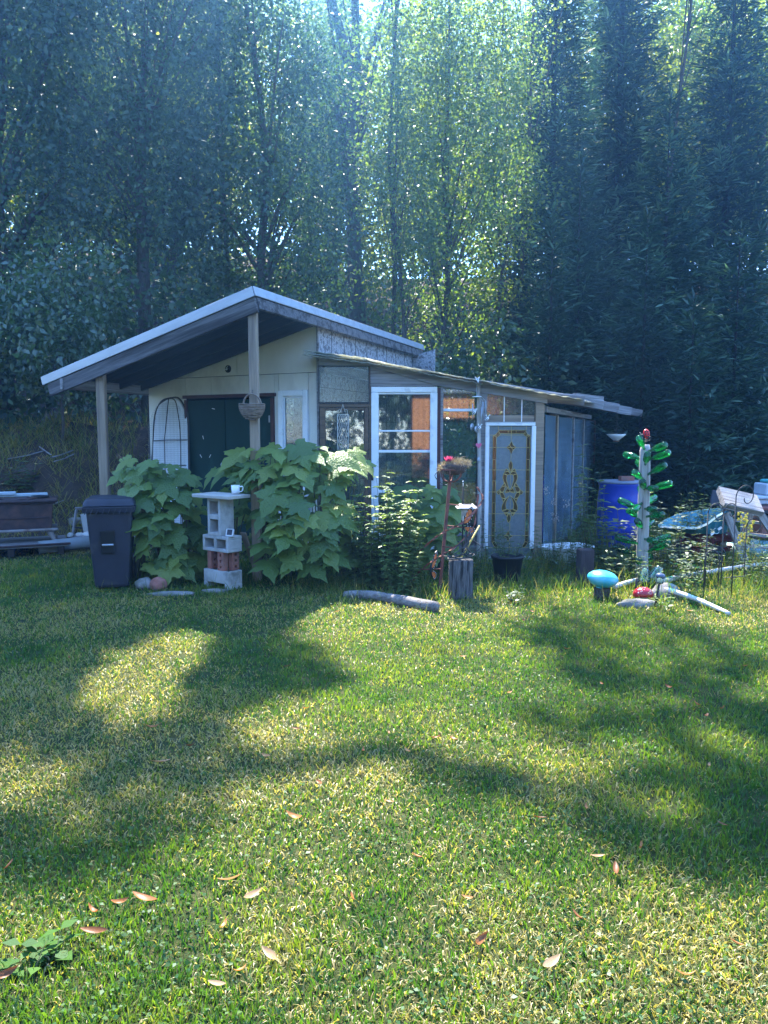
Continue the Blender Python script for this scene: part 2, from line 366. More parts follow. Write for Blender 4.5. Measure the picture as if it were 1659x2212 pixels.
def spray_leaves(C, rad, per, size, droop=.3, flat=.45, spread=1.0):
    """clumps of leaves round the centres C: flattened sprays whose leaves hang outwards"""
    n = len(C) * per; c = np.repeat(C, per, 0); r = np.repeat(rad, per)[:, None]
    ax = unit(rng.normal(size=(len(C), 3)) * [1, 1, .35] + [0, 0, .9]); ax = np.repeat(ax, per, 0)
    d = rng.normal(size=(n, 3)) * .55; d -= ax * (np.sum(d * ax, 1)[:, None]) * (1 - flat); d *= r * spread
    out = unit(d + rng.normal(size=(n, 3)) * .12); A = unit(out + rng.normal(size=(n, 3)) * .45 + [0, 0, -droop])
    Nn = unit(ax + rng.normal(size=(n, 3)) * .55); P = c + d
    L = size * rng.uniform(.65, 1.25, n)
    return P, A, Nn, L
def crown_points(n, c, r, shell=.55):
    u = unit(rng.normal(size=(n, 3))); k = shell + (1 - shell) * rng.random(n)
    k = np.where(rng.random(n) < .3, rng.random(n) ** .5 * .8, k)
    return np.array(c) + u * np.array(r) * k[:, None]
def keep_clear(P):
    """no leaf inside the shed, the greenhouse or the yard before them"""
    bad = (P[:, 2] < 3.7) & (P[:, 1] < 14.2) & (P[:, 0] > -4.4 - (P[:, 1] < 10.8) * 8) & (P[:, 0] < 5.2)
    bad |= (P[:, 1] < 11.5) & (P[:, 2] < 4.2)
    return ~bad
def broadleaf(name, label, base, height, crowns, nclump, per, size, mats, trunk_r=.12, lean=(0, 0), clr=.5, group=None, limbs=9, aspect=.55, docull=True, forks=None, seed_bend=.25):
    bx, by = base; bz = hz(bx, by) - .1
    t = thing(name, label, 'tree', (bx, by, bz), group=group); inv = np.array([bx, by, bz])
    top = Vector((bx + lean[0], by + lean[1], bz + height * .96))
    b0 = Vector((bx, by, bz)); pts = [b0.lerp(top, k / 7) + Vector((random.uniform(-1, 1), random.uniform(-1, 1), 0)) * seed_bend * (.25 if k in (0,) else .6) * (k > 0) for k in range(8)]
    tp = catmull(pts, 4); mb = MB()
    rr = [trunk_r * (1.25 if i == 0 else 1) * (1 - .88 * i / (len(tp) - 1)) for i in range(len(tp))]
    mb.add(*tube_geo(tp, rr, 8), sm=True)
    CC = []; RR = []
    for (cc, cr, w) in crowns:
        n = int(nclump * w); p = crown_points(n, (bx + cc[0], by + cc[1], bz + cc[2]), cr); CC.append(p); RR.append(rng.uniform(.7, 1.3, n) * clr)
    C = np.concatenate(CC); RR = np.concatenate(RR)
    idx = rng.choice(len(C), min(limbs * 3, len(C)), replace=False)
    for q, i in enumerate(idx):
        e = Vector(C[i]); f = min(.92, max(.12, (e.z - bz) / height * random.uniform(.6, .85))); k = int(f * (len(tp) - 1)); s = tp[k]
        r0 = rr[k] * (.55 if q < limbs else .3)
        mb.add(*tube_geo(catmull([s, s.lerp(e, .5) + Vector((0, 0, random.uniform(-.1, .3))), e], 3), [r0 * (1 - .8 * j / 6) for j in range(7)], 5), sm=True)
    for fk in (forks or []):
        mb.add(*tube_geo(catmull(fk[0], 5), [fk[1] * (1 - .6 * j / (len(fk[0]) * 5 - 5)) for j in range(len(fk[0]) * 5 - 4)], 8), sm=True)
    mb.v = [tuple(Vector(p) - b0) for p in mb.v]
    mobj('trunk', mb.mesh('trunk'), bark, t, W[t].copy())
    P, A, N, L = spray_leaves(C, RR, per, size)
    k = keep_clear(P) & (P[:, 2] > hgt(P[:, 0], P[:, 1]) + .1)
    if docull: k &= cull(P)
    P, A, N, L = P[k], A[k], N[k], L[k]
    cl = np.repeat(rng.random(len(C)), per)[k]
    V = leaf_quads(P - inv, A, N, L, L * aspect)
    mobj('crown', quads_mesh('crown', V, np.clip(cl * .65 + rng.random(len(P)) * .35, 0, 1), mats), None, t, W[t].copy())
    return t
def spruce(name, label, base, height, rad, mats, group=None, docull=True, lev=None, droop=.25, dens=1.0, zmin=.15, M=None, twig=.30):
    bx, by = base; bz = hz(bx, by) - .05
    t = thing(name, label, 'tree', (bx, by, bz), group=group)
    mb = MB(); mb.add(*tube_geo([(0, 0, 0), (0, 0, height * .5), (0, 0, height)], [.009 * height, .006 * height, .004], 7), sm=True)
    mobj('trunk', mb.mesh('trunk'), bark_dark, t, W[t].copy())
    PP, AA, NN, LL = [], [], [], []
    lev = lev or int(height * 5.2); s0 = 0.0
    for i in range(lev):
        z = zmin + (height - zmin) * (i / lev) ** .92; f = 1 - z / height
        L = rad * (f ** .8) * random.uniform(.8, 1.12) + .10
        nb = max(4, int((5 + 4 * f) * dens)); s0 += 2.4
        for b in range(nb):
            a = s0 + 2 * math.pi * b / nb + random.uniform(-.3, .3); Lb = L * random.uniform(.7, 1.15)
            rise = .45 - 1.05 * f ** .6
            nt_ = max(3, int(Lb / .07)); u = (np.arange(nt_) + rng.random(nt_) * .6) / nt_
            dirv = np.array([math.cos(a), math.sin(a), 0]); side = np.array([-math.sin(a), math.cos(a), 0])
            zc = z + Lb * (rise * u * .6 - droop * u * (1 - u) * 1.6 + .22 * u ** 2.2)
            Pb = dirv * (Lb * u)[:, None]; Pb[:, 2] = zc
            for sgn in (-1, 1):
                tl = np.minimum(.62, (.16 + Lb * .36 * (1 - u) ** .75)) * rng.uniform(.75, 1.2, nt_)
                ang = rng.uniform(.55, .95, nt_)
                d = dirv * np.cos(ang)[:, None] + side * (sgn * np.sin(ang))[:, None]; d[:, 2] += rng.normal(0, .10, nt_) + .06
                ns = np.maximum(1, (tl / .13).astype(int))
                for k in range(int(ns.max())):
                    mk = ns > k
                    if not mk.any(): break
                    p = Pb[mk] + d[mk] * (tl[mk] * k / ns[mk])[:, None]; dd = d[mk] + rng.normal(0, .28, (mk.sum(), 3))
                    PP.append(p); AA.append(dd); NN.append(unit(rng.normal(0, .45, (mk.sum(), 3)) + [0, 0, 1])); LL.append(np.full(mk.sum(), twig * .8) * rng.uniform(.7, 1.1, mk.sum()))
            # the leading tip
            PP.append(Pb[-2:]); AA.append(np.repeat((dirv + [0, 0, .35])[None], 2, 0) + rng.normal(0, .1, (2, 3))); NN.append(np.repeat([[0, 0, 1.]], 2, 0)); LL.append(np.full(2, twig))
    n = 10; PP.append(np.stack([np.zeros(n), np.zeros(n), height - np.linspace(0, .5, n)], 1)); AA.append(rng.normal(0, .35, (n, 3)) + [0, 0, 1]); NN.append(rng.normal(size=(n, 3))); LL.append(np.full(n, twig))
    P = np.concatenate(PP); A = np.concatenate(AA); N = np.concatenate(NN); L = np.concatenate(LL)
    wp = P + [bx, by, bz]
    k = keep_clear(wp)
    if docull: k &= cull(wp)
    P, A, N, L = P[k], A[k], N[k], L[k]
    V = leaf_quads(P, A, N, L, np.full(len(P), .046) * rng.uniform(.7, 1.3, len(P)), fold=.02)
    tip_light = np.clip(np.linalg.norm(P[:, :2], axis=1) / (rad * np.clip(1 - P[:, 2] / height, .08, 1) ** .8 + .1), 0, 1) ** 2  # outer twigs tinted paler to stand for skylight on the tips
    mobj('crown', quads_mesh('crown', V, np.clip(.15 + tip_light * .5 + rng.random(len(P)) * .35, 0, 1), mats), None, t, W[t].copy())
    return t
def copy_tree(src, label, loc, rz, sc, group):
    t = src.copy(); COL.objects.link(t); t['label'] = label; t['group'] = group
    t.matrix_basis = Matrix.Translation(Vector(loc)) @ Matrix.Rotation(rz, 4, 'Z') @ Matrix.Scale(sc, 4)
    for ch in src.children:
        c = ch.copy(); COL.objects.link(c); c.parent = t
    return t

bark_dark = M_('spruce_bark', (.016, .014, .013), (.035, .03, .027), 9, (6, 6, 1), .95, .8, dist=.03)
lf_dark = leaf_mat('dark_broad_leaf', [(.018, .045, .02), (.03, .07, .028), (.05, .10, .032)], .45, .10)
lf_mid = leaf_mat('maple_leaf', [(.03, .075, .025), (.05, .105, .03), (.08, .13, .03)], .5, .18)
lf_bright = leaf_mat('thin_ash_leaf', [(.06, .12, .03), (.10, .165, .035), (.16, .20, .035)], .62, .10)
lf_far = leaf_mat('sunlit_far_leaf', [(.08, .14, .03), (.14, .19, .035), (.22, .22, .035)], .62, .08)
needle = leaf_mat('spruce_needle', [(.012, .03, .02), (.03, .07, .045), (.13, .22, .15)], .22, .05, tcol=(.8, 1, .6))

# --- left: dark broadleaf trees over the bank
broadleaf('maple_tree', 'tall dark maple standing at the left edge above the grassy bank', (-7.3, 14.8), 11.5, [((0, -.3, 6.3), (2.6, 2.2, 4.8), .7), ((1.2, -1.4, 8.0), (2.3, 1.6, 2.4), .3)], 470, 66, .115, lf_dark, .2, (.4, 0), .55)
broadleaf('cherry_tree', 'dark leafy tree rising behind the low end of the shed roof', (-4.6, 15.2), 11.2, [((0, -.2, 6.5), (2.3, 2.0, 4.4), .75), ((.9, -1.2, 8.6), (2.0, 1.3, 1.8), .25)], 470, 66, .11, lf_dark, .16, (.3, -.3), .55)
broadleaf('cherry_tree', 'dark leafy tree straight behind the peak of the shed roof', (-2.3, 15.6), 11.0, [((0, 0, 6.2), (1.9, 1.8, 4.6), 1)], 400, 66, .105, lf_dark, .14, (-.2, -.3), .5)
broadleaf('maple_sapling', 'leafy maple sapling hanging over the bank beside the left porch post', (-5.4, 12.9), 3.4, [((.2, -.2, 2.0), (1.4, 1.0, 1.25), 1)], 120, 40, .115, lf_mid, .03, (.2, -.2), .4, limbs=5)
broadleaf('maple_sapling', 'leafy maple sapling above the bank at the left picture edge', (-7.2, 13.2), 3.2, [((.0, -.2, 1.7), (1.3, 1.0, 1.2), 1)], 110, 40, .115, lf_mid, .03, (0, -.2), .4, limbs=5)
# --- centre: slender sunlit trees
broadleaf('ash_tree', 'slender straight ash with bright leaves behind the gap between shed and greenhouse', (1.25, 16.6), 12.5, [((.1, 0, 7.2), (1.5, 1.5, 4.8), 1)], 170, 60, .105, lf_bright, .08, (.1, 0), .45, seed_bend=.12)
broadleaf('ash_tree', 'thin crooked ash just left of the straight slender one', (.35, 16.2), 11.5, [((0, 0, 7.6), (1.2, 1.3, 3.9), 1)], 140, 60, .10, lf_bright, .05, (-.15, 0), .45, seed_bend=.2)
broadleaf('ash_tree', 'thin ash with sparse leaves at the edge of the dark spruces', (2.3, 17.2), 12.5, [((0, 0, 8.0), (1.3, 1.3, 4.4), 1)], 140, 60, .10, lf_bright, .05, (.3, 0), .45, seed_bend=.2)
fk = [([at(775, 250, 21) , at(748, 120, 21), at(712, -20, 21), at(690, -160, 21)], .17), ([at(772, 200, 21), at(800, 110, 21.3), at(835, -10, 21.6)], .10)]
broadleaf('old_maple', 'thick forked trunk against the bright sky gap top centre', (-.75, 21.0), 16.5, [((.2, .4, 9.6), (2.0, 1.8, 3.6), 1)], 60, 46, .14, lf_mid, .26, (.1, .2), .55, forks=fk)
broadleaf('maple_sapling', 'sunlit leafy sapling at the back right corner of the shed', (1.15, 14.9), 3.6, [((0, -.1, 2.3), (.9, .7, 1.2), 1)], 40, 30, .15, lf_mid, .03, (0, -.1), .35, limbs=5)
broadleaf('maple_sapling', 'leafy sapling behind the greenhouse roof left of the spruces', (2.2, 15.3), 4.2, [((0, -.1, 2.7), (1.0, .8, 1.4), 1)], 48, 30, .15, lf_mid, .03, (0, -.1), .35, limbs=5)
# --- right: spruces
for (px, py, Y, hh, rd, lab) in [
    (1195, 450, 15.2, 0, 1.25, 'small spruce with a pointed top nearest the slender ash trees'),
    (1255, 335, 16.4, 0, 1.5, 'spruce rising between two smaller ones behind the greenhouse eave'),
    (1400, 460, 14.6, 0, 1.35, 'young spruce directly behind the bottle tree'),
    (1449, 195, 16.8, 0, 1.9, 'tall spruce with a clear pointed top right of centre'),
    (1600, 490, 14.2, 0, 1.6, 'young spruce at the right picture edge with wide low branches'),
    (1500, 640, 13.6, 0, 1.3, 'low bushy spruce behind the teal cart'),
]:
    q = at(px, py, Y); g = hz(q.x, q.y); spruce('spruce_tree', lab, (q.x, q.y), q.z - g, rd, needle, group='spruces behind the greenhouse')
for (x, y, h, rd, lab) in [
    (4.0, 19.0, 13.8, 2.3, 'very tall spruce left of the pointed one, its top out of the picture'),
    (8.0, 18.6, 13.5, 2.4, 'very tall spruce behind the right picture edge'),
    (6.0, 20.5, 15.5, 2.4, 'very tall spruce farthest back among the evergreens'),
]:
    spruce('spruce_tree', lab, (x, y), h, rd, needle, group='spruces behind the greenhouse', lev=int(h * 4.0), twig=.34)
broadleaf('maple_tree', 'sunlit yellow green maple showing at the right edge above the spruces', (9.6, 20.5), 14.5, [((0, 0, 9.0), (2.4, 2.0, 4.5), 1)], 170, 46, .16, lf_bright, .14, (0, 0), .55)
# --- added trees, their unseen crowns put in to shade the lawn
for (x, y, lab) in ((-6.2, 15.6, 'added maple behind the left dark trees, unseen crown shading the lawn'), (-3.2, 16.2, 'added maple behind the shed roof, unseen crown shading the lawn'), (.2, 16.9, 'added maple left of the slender ashes, unseen crown shading the lawn'), (3.2, 19.4, 'added maple among the small spruces, unseen crown shading the lawn'), (6.6, 19.8, 'added maple behind the right hand spruces, unseen crown shading the lawn')):
    broadleaf('added_shade_maple', lab, (x, y), 17.5, [((0, 14.8 - y, 13.9 - hz(x, y)), (2.3, 2.0, 2.6), 1)], 150, 60, .15, lf_mid, .06, (0, (15.4 - y) * .8), .7, seed_bend=.15, limbs=2)
# --- the wood on the slope behind
ga = 'trees of the wood on the slope behind'
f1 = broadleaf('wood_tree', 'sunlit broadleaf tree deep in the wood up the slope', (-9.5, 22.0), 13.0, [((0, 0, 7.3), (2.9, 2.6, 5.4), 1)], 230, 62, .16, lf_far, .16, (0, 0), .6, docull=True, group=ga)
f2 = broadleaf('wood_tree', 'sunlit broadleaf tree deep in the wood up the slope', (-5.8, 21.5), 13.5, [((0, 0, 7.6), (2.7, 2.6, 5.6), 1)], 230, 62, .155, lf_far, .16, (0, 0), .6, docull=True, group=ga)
for i in range(30):
    x = -20 + (i % 10) * 4.4 + random.uniform(-1.2, 1.2); y = 27 + (i // 10) * 5.5 + random.uniform(-1.5, 1.5)
    copy_tree((f1, f2)[i % 2], 'sunlit broadleaf tree deep in the wood up the slope', (x, y, hz(x, y) - .1), random.uniform(0, 6.28), random.uniform(.85, 1.15), ga)

# trees on the far side of the yard, behind the viewer, which the window panes mirror
for i in range(9):
    x = -24 + i * 6 + random.uniform(-1, 1); y = -19 + random.uniform(-2, 2)
    copy_tree((f1, f2)[i % 2], 'broadleaf tree across the yard, mirrored in the greenhouse panes', (x, y, -.1), random.uniform(0, 6.28), random.uniform(.8, 1.0), 'trees across the yard')

# ------------------------------------------------------------------ the shed
C0 = at(687, 800, 9.75); C0 = Vector((C0.x, C0.y, 0))
dF = Vector((-.883, .469, 0)).normalized(); dS = Vector((.36, .933, 0)).normalized()
nF = Vector((-dF.y, dF.x, 0)); nF = nF if nF.y < 0 else -nF        # outward normals
nS = Vector((dS.y, -dS.x, 0))
shed = thing('garden_shed', 'small white and grey plywood shed with a slanting roof over its porch', 'shed', C0 + dF * 1.8 + dS * 1.8)
def PF(px, py, off=0.0):
    q = on_plane(px, py, C0 + nF * off, dF); return q
def sF(px, py):
    q = PF(px, py); return ((q - C0).dot(dF), q.z)
def plane_M(o, d, n):
    """local x along d, y out of the wall (towards the viewer is -y), z up"""
    M = Matrix((d, -n, Vector((0, 0, 1)))).transposed().to_4x4(); M.translation = o; return M
MF = plane_M(C0, dF, nF)
def wall_panel(pts, t0, t1, mat, name='wall_panel', parent=None, M=None, raw=None):
    poly = raw or [sF(*p) for p in pts]
    return prism(name, poly, t0, t1, mat, parent or shed, M or MF)
sL, zL = sF(320, 815); zR = sF(687, 694)[1]
def topz(s): return zR + (zL - zR) * s / sL
dR = sF(593, 900)[0]; dL = sF(402, 900)[0]; dT = sF(500, 852)[1]
wR = sF(667, 900)[0]; wL = sF(603, 900)[0]; wT = sF(640, 843)[1]; wB = .55
seam = sF(500, 812)[1]
g = .004
def P4(a, b, z0, z1): return [(a, z0), (b, z0), (b, z1), (a, z1)]
for raw in [
    [(0, seam + g), (sF(512, 812)[0] - g, seam + g), (sF(512, 812)[0] - g, topz(sF(512, 812)[0])), (0, topz(0))],
    [(sF(512, 812)[0] + g, seam + g), (sF(389, 820)[0] - g, seam + g), (sF(389, 820)[0] - g, topz(sF(389, 820)[0])), (sF(512, 812)[0] + g, topz(sF(512, 812)[0]))],
    [(sF(389, 820)[0] + g, seam + g), (sL, seam + g), (sL, topz(sL)), (sF(389, 820)[0] + g, topz(sF(389, 820)[0]))],
    P4(dL + g, sL, .02, seam - g), P4(sF(456, 830)[0] + g, dL - g, dT, seam - g), P4(dR + g, sF(456, 830)[0] - g, dT, seam - g),
    P4(wL + g, dR - g, .02, seam - g), P4(wR + g, wL - g, wT, seam - g), P4(wR + g, wL - g, .02, wB), P4(0, wR - g, .02, seam - g)]:
    wall_panel(None, 0, .02, white_wall, raw=raw)
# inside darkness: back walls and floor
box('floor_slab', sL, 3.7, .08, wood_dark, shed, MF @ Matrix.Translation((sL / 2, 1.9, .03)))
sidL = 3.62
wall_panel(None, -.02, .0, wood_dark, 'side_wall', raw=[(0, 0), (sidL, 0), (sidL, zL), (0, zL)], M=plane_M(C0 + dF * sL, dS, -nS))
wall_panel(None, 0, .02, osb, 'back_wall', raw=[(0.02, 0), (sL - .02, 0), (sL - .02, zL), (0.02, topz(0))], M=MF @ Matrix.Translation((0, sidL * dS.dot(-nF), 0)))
# nails and the cable hole on the front
vent = PF(493, 797, .004)
MV = plane_M(vent, dF, nF)
vt = lathe('cable_hole', [(.05, 0), (.05, .008), (.035, .01), (.03, .002)], wood_dark, shed, MV @ Matrix.Rotation(R(90), 4, 'X'), 14)
tube('cable_end', [(0, -.01, .03), (.012, -.03, .01), (0, -.035, -.02), (-.015, -.03, 0), (.06, -.04, -.02)], .005, white_trim, vt, 6, MV)
# door
md = 8
door_frame = box('door_header', dL - dR + .06, .05, .045, maroon, shed, MF @ Matrix.Translation(((dL + dR) / 2, -.012, dT - .02)))
for s_, nm in ((dR + .02, 'door_jamb'), (dL - .02, 'door_jamb')): box(nm, .04, .05, dT - .06, maroon, shed, MF @ Matrix.Translation((s_, -.012, (dT - .06) / 2)))
mid = sF(488, 960)[0]
for a, b in ((dR + .045, mid - .006), (mid + .006, dL - .045)):
    dl = box('door', b - a, .04, dT - .10, door_paint, shed, MF @ Matrix.Translation(((a + b) / 2, .012, (dT - .10) / 2 + .03)), b=.006)
    if a > mid:
        pl = lathe('padlock', [(.0, -.03), (.028, -.028), (.03, 0), (.02, .02), (.008, .03)], metal_trim, dl, MF @ Matrix.Translation((mid + .03, -.04, sF(488, 1003)[1])), 10)
        for (x, y, a2) in ((435, 985, .6), (455, 985, -.6), (462, 883, 1.35), (440, 945, .3)):
            q = sF(x, y); box('paint_scrape', .008, .003, .05, white_trim, dl, MF @ Matrix.Translation((q[0], -.0115, q[1])) @ Matrix.Rotation(a2, 4, 'Y'), b=0)
    else:
        q = sF(583, 905); box('hinge', .02, .01, .09, metal_trim, dl, MF @ Matrix.Translation((q[0], -.013, q[1])), b=.002)
# narrow window
glass = thin_glass('window_glass', (.80, .88, .90), .05)
glass_dark = thin_glass('dusty_window_glass', (.7, .78, .82), .015, refl=.3)
win = box('window', .012, .012, .012, white_trim, shed, MF @ Matrix.Translation(((wL + wR) / 2, -.02, wT - .02)), b=0)
fw = .075
for (a, b, z0, z1) in ((wR, wR + fw, wB, wT), (wL - fw, wL, wB, wT), (wR + fw, wL - fw, wT - fw, wT), (wR + fw, wL - fw, wB, wB + fw)):
    box('window_frame', b - a - .002, .05, z1 - z0, white_trim, win, MF @ Matrix.Translation(((a + b) / 2, -.008, (z0 + z1) / 2)), b=.006)
for (a, b, z0, z1) in ((wR + fw, wR + fw + .022, wB + fw, wT - fw), (wL - fw - .022, wL - fw, wB + fw, wT - fw), (wR + fw + .022, wL - fw - .022, wT - fw - .022, wT - fw)):
    box('inner_frame', b - a, .03, z1 - z0, white_trim, win, MF @ Matrix.Translation(((a + b) / 2, .006, (z0 + z1) / 2)), b=.003)
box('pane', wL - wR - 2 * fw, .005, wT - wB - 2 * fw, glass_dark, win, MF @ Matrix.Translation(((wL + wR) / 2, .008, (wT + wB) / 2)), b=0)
# things seen in the gloom behind the pane: a bench and boards
sh2 = thing('workbench', 'dim wooden workbench behind the narrow shed window', 'workbench', MF @ Vector(((wL + wR) / 2 + .3, .9, 0)))
MW = W[sh2].copy() @ MF.to_3x3().to_4x4()
box('bench_top', 1.0, .5, .04, wood_tan, sh2, MW @ Matrix.Translation((0, 0, .82)))
for sx in (-.45, .45):
    for sy in (-.2, .2): box('leg', .06, .06, .80, wood_tan, sh2, MW @ Matrix.Translation((sx, sy, .4)))
bx1 = box('cardboard_box', .22, .16, .18, M_('cardboard', (.30, .22, .13), (.38, .29, .18), 5, rough=.9), None, MW @ Matrix.Translation((-.18, -.05, .93)))
tag(bx1, 'small cardboard box on the workbench behind the narrow window', 'box')

# side wall of strand board with ink lines, in sheets
MS = plane_M(C0, dS, nS)
shw = sidL / 3
zt0 = on_plane(687, 694, C0, dS).z; ztop = zt0 - .03
for i in range(3):
    for (z0, z1) in ((.05, 1.22), (1.225, 2.42), (2.425, ztop)):
        wall_panel(None, 0, .018, osb, 'strand_board_sheet', raw=P4(i * shw + (.004 if i else 0), (i + 1) * shw - .004, z0, z1), M=MS)
ink = M_('ink_line', (.03, .03, .035), (.05, .05, .05), 4, bump=0)
lines = MB()
for i in range(3):
    for k in range(1, 4):
        s_ = i * shw + shw * k / 3 - .01 * (k == 3); lines.add(*box_geo(.010, .003, ztop - .1, (s_, -.0015, ztop / 2 + .02)))
for z_ in (.55, .96, 1.37, 1.78, 2.19, 2.62):
    lines.add(*box_geo(sidL - .02, .003, .010, (sidL / 2, -.0022, z_)))
mobj('nailing_guide_lines', lines.mesh('guide_lines'), ink, shed, MS)
box('corner_trim', .035, .03, zt0 - .06, wood_grey, shed, MS @ Matrix.Translation((-.012, -.005, (zt0 - .06) / 2 + .03)))

# roof: planar slab with porch overhang
A = on_plane(545, 628, C0 + nS * .04, dS); rt = on_plane(687, 676, C0 + nS * .04, dS)   # underside of the metal trim along the high edge
zA = A.z
Cq = on_plane(908, 745, C0 + nS * .04, dS)
roofL = (Vector((Cq.x, Cq.y, 0)) - Vector((A.x, A.y, 0))).length
A2 = Vector((A.x, A.y, zA)); C2 = A2 + dS * roofL
B2 = on_plane(100, 818, A2, dF); slopev = (B2 - A2)
fall = slopev.normalized(); wR_ = slopev.length
nrm = dS.cross(fall).normalized(); nrm = nrm if nrm.z > 0 else -nrm
def RP(u, v, h=0.0): return A2 + fall * u + dS * v + nrm * h         # u down the slope, v back
def roof_box(name, u0, u1, v0, v1, h0, h1, mat, b=.003, parent=None):
    Mx = Matrix((fall, dS, nrm)).transposed().to_4x4(); Mx.translation = RP((u0 + u1) / 2, (v0 + v1) / 2, (h0 + h1) / 2)
    y_ = nrm.cross(fall).normalized(); Mo = Matrix((fall, y_, nrm)).transposed().to_4x4(); Mo.translation = Mx.translation; Sh = Mo.inverted() @ Mx
    v, f = box_geo(u1 - u0, v1 - v0, h1 - h0, (0, 0, 0), b); mb = MB(); mb.add(v, f, Sh); return mobj(name, mb.mesh(name), mat, parent or shed, Mo)
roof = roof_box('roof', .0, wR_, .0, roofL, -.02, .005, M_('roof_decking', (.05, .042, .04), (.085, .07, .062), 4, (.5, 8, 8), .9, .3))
roof_metal = M_('grey_roof_metal', (.30, .34, .38), (.40, .44, .48), 3, rough=.4, bump=.05, metal=.6)
for k in range(8):                                                    # metal sheets laid side by side
    v0 = -.03 + (roofL + .06) * k / 8; v1 = -.03 + (roofL + .06) * (k + 1) / 8
    sh_ = roof_box('metal_sheet', -.03, wR_ + .04, v0 + .002, v1 - .002, .006, .012, roof_metal, 0, roof)
    rb = roof_box('rib', -.03, wR_ + .04, v1 - .035, v1 - .004, .0122, .034, roof_metal, .006, roof)
th = .085
roof_box('front_trim', -.035, wR_ + .045, -.05, -.034, -.075, .03, metal_trim, .004, roof)
roof_box('side_trim', -.055, -.04, -.045, roofL + .03, -.075, .026, metal_trim, .004, roof)
scr = MB()
for k in range(16):
    u = .12 + (wR_ - .2) * k / 15
    Mx = Matrix((fall, dS, nrm)).transposed().to_4x4(); Mx.translation = RP(u, .02, .035); scr.add(*box_geo(.018, .018, .02, (0, 0, 0)), M=Mx)
for k in range(22):
    v = .1 + (roofL - .2) * k / 21
    Mx = Matrix((fall, dS, nrm)).transposed().to_4x4(); Mx.translation = RP(.02, v, .04); scr.add(*box_geo(.02, .02, .03, (0, 0, 0)), M=Mx)
mobj('roofing_screws', scr.mesh('screws'), roof_metal, roof)['kind'] = 'stuff'
wood_fascia = M_('dark_weathered_fascia', (.06, .055, .058), (.17, .165, .17), 5, (.5, 9, 9), .9, .6, c3=(.035, .03, .03), c3scale=1.3, c3lo=.46, c3hi=.62)
# wooden fascia and rafters
roof_box('front_fascia', -.02, wR_ - .02, -.030, .010, -.235, -.078, wood_fascia, .005)
roof_box('side_fascia', -.034, .004, .012, roofL - .02, -.20, -.078, wood_fascia, .005)
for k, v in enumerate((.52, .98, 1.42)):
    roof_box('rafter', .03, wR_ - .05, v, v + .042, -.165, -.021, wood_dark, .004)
# posts and the low beam
topP = RP(.02, .02, -.20); pb = gnd(560, 1235)
base_hi = Vector((topP.x + .09, topP.y + .06, 0))
q0 = at(546, 652, topP.y + .07)
beam('porch_post', Vector((q0.x, q0.y, 0)), Vector((q0.x, q0.y, q0.z - .02)), .095, .10, wood_tan, shed, up=(0, 1, 0), b=.006)
POST = Vector((q0.x, q0.y, 0))
pl_ = on_plane(218, 815, RP(wR_ - .95, .10), dF); PL = Vector((pl_.x, pl_.y, 0))
beam('porch_post', PL, Vector((PL.x, PL.y, pl_.z + .12)), .10, .10, wood_tan, shed, up=(0, 1, 0), b=.006)
e1 = PF(320, 835, -.0); 
e0 = on_plane(132, 828, PL + Vector((0, .09, 0)), (e1 - PL).normalized()) if False else at(132, 829, PL.y + .12)
beam('porch_beam', e0, Vector((e1.x + .0, e1.y - .03, e0.z + .0)), .045, .13, wood_grey, shed, b=.004)
# old garden frame of wire leaning on the wall
wire = M_('dark_wire', (.05, .05, .05), (.09, .085, .08), 9, rough=.6, bump=0, metal=.5)
galv = M_('galvanised_mesh', (.16, .17, .17), (.24, .25, .25), 9, rough=.6, bump=0, metal=.4)
wf0 = PF(366, 1150, .0)
wf = thing('garden_cloche', 'tall arched wire mesh frame leaning on the white wall left of the door', 'wire frame', Vector((wf0.x, wf0.y, 0)) + nF * .12)
MWF = plane_M(W[wf].translation, dF, nF) @ Matrix.Rotation(R(-3.0), 4, 'X')
def wfp(px, py):
    q = PF(px, py, .08); return Vector(((q - W[wf].translation).dot(dF), 0, q.z))
wz0 = .03
outl = [wfp(323, 1045) * 1, wfp(327, 960), wfp(329, 905), wfp(334, 878), wfp(345, 863), wfp(365, 858), wfp(378, 859), wfp(390, 875), wfp(400, 900), wfp(404, 960), wfp(408, 1045)]
outl = [Vector((outl[0].x, 0, wz0))] + outl + [Vector((outl[-1].x, 0, wz0))]
tube('hoop', [p for p in catmull(outl, 4)], .010, wire, wf, 6, MWF)
inn = [Vector((wfp(335, 1045).x, -.07, wz0)), wfp(336, 960) + Vector((0, -.09, 0)), wfp(338, 890) + Vector((0, -.08, 0)), wfp(352, 866) + Vector((0, -.05, 0)), wfp(372, 862) + Vector((0, -.04, 0)), wfp(385, 890) + Vector((0, -.07, 0)), wfp(396, 960) + Vector((0, -.09, 0)), Vector((wfp(399, 1045).x, -.07, wz0))]
tube('hoop', [p for p in catmull(inn, 4)], .007, wire, wf, 6, MWF)
tube('upright', [wfp(362, 860) + Vector((0, -.05, 0)), wfp(362, 950) + Vector((0, -.10, 0)), Vector((wfp(371, 1045).x, -.10, wz0))], .007, wire, wf, 6, MWF)
for py in (950, 1005, 1040, 1090):
    a, b = wfp(327, py + 2), wfp(404, py); tube('crossbar', [a, (a + b) / 2 + Vector((0, -.11, 0)), b], .007, wire, wf, 6, MWF)
xl, xr, zt = outl[0].x, outl[-1].x, wfp(360, 870).z; mesh_ = MB(); lo, hi = min(xl, xr), max(xl, xr)
def hoop_top(x):
    t = abs((x - (lo + hi) / 2) / ((hi - lo) / 2)); return zt - .62 * max(0, t - .35) ** 1.7
k = lo + .02
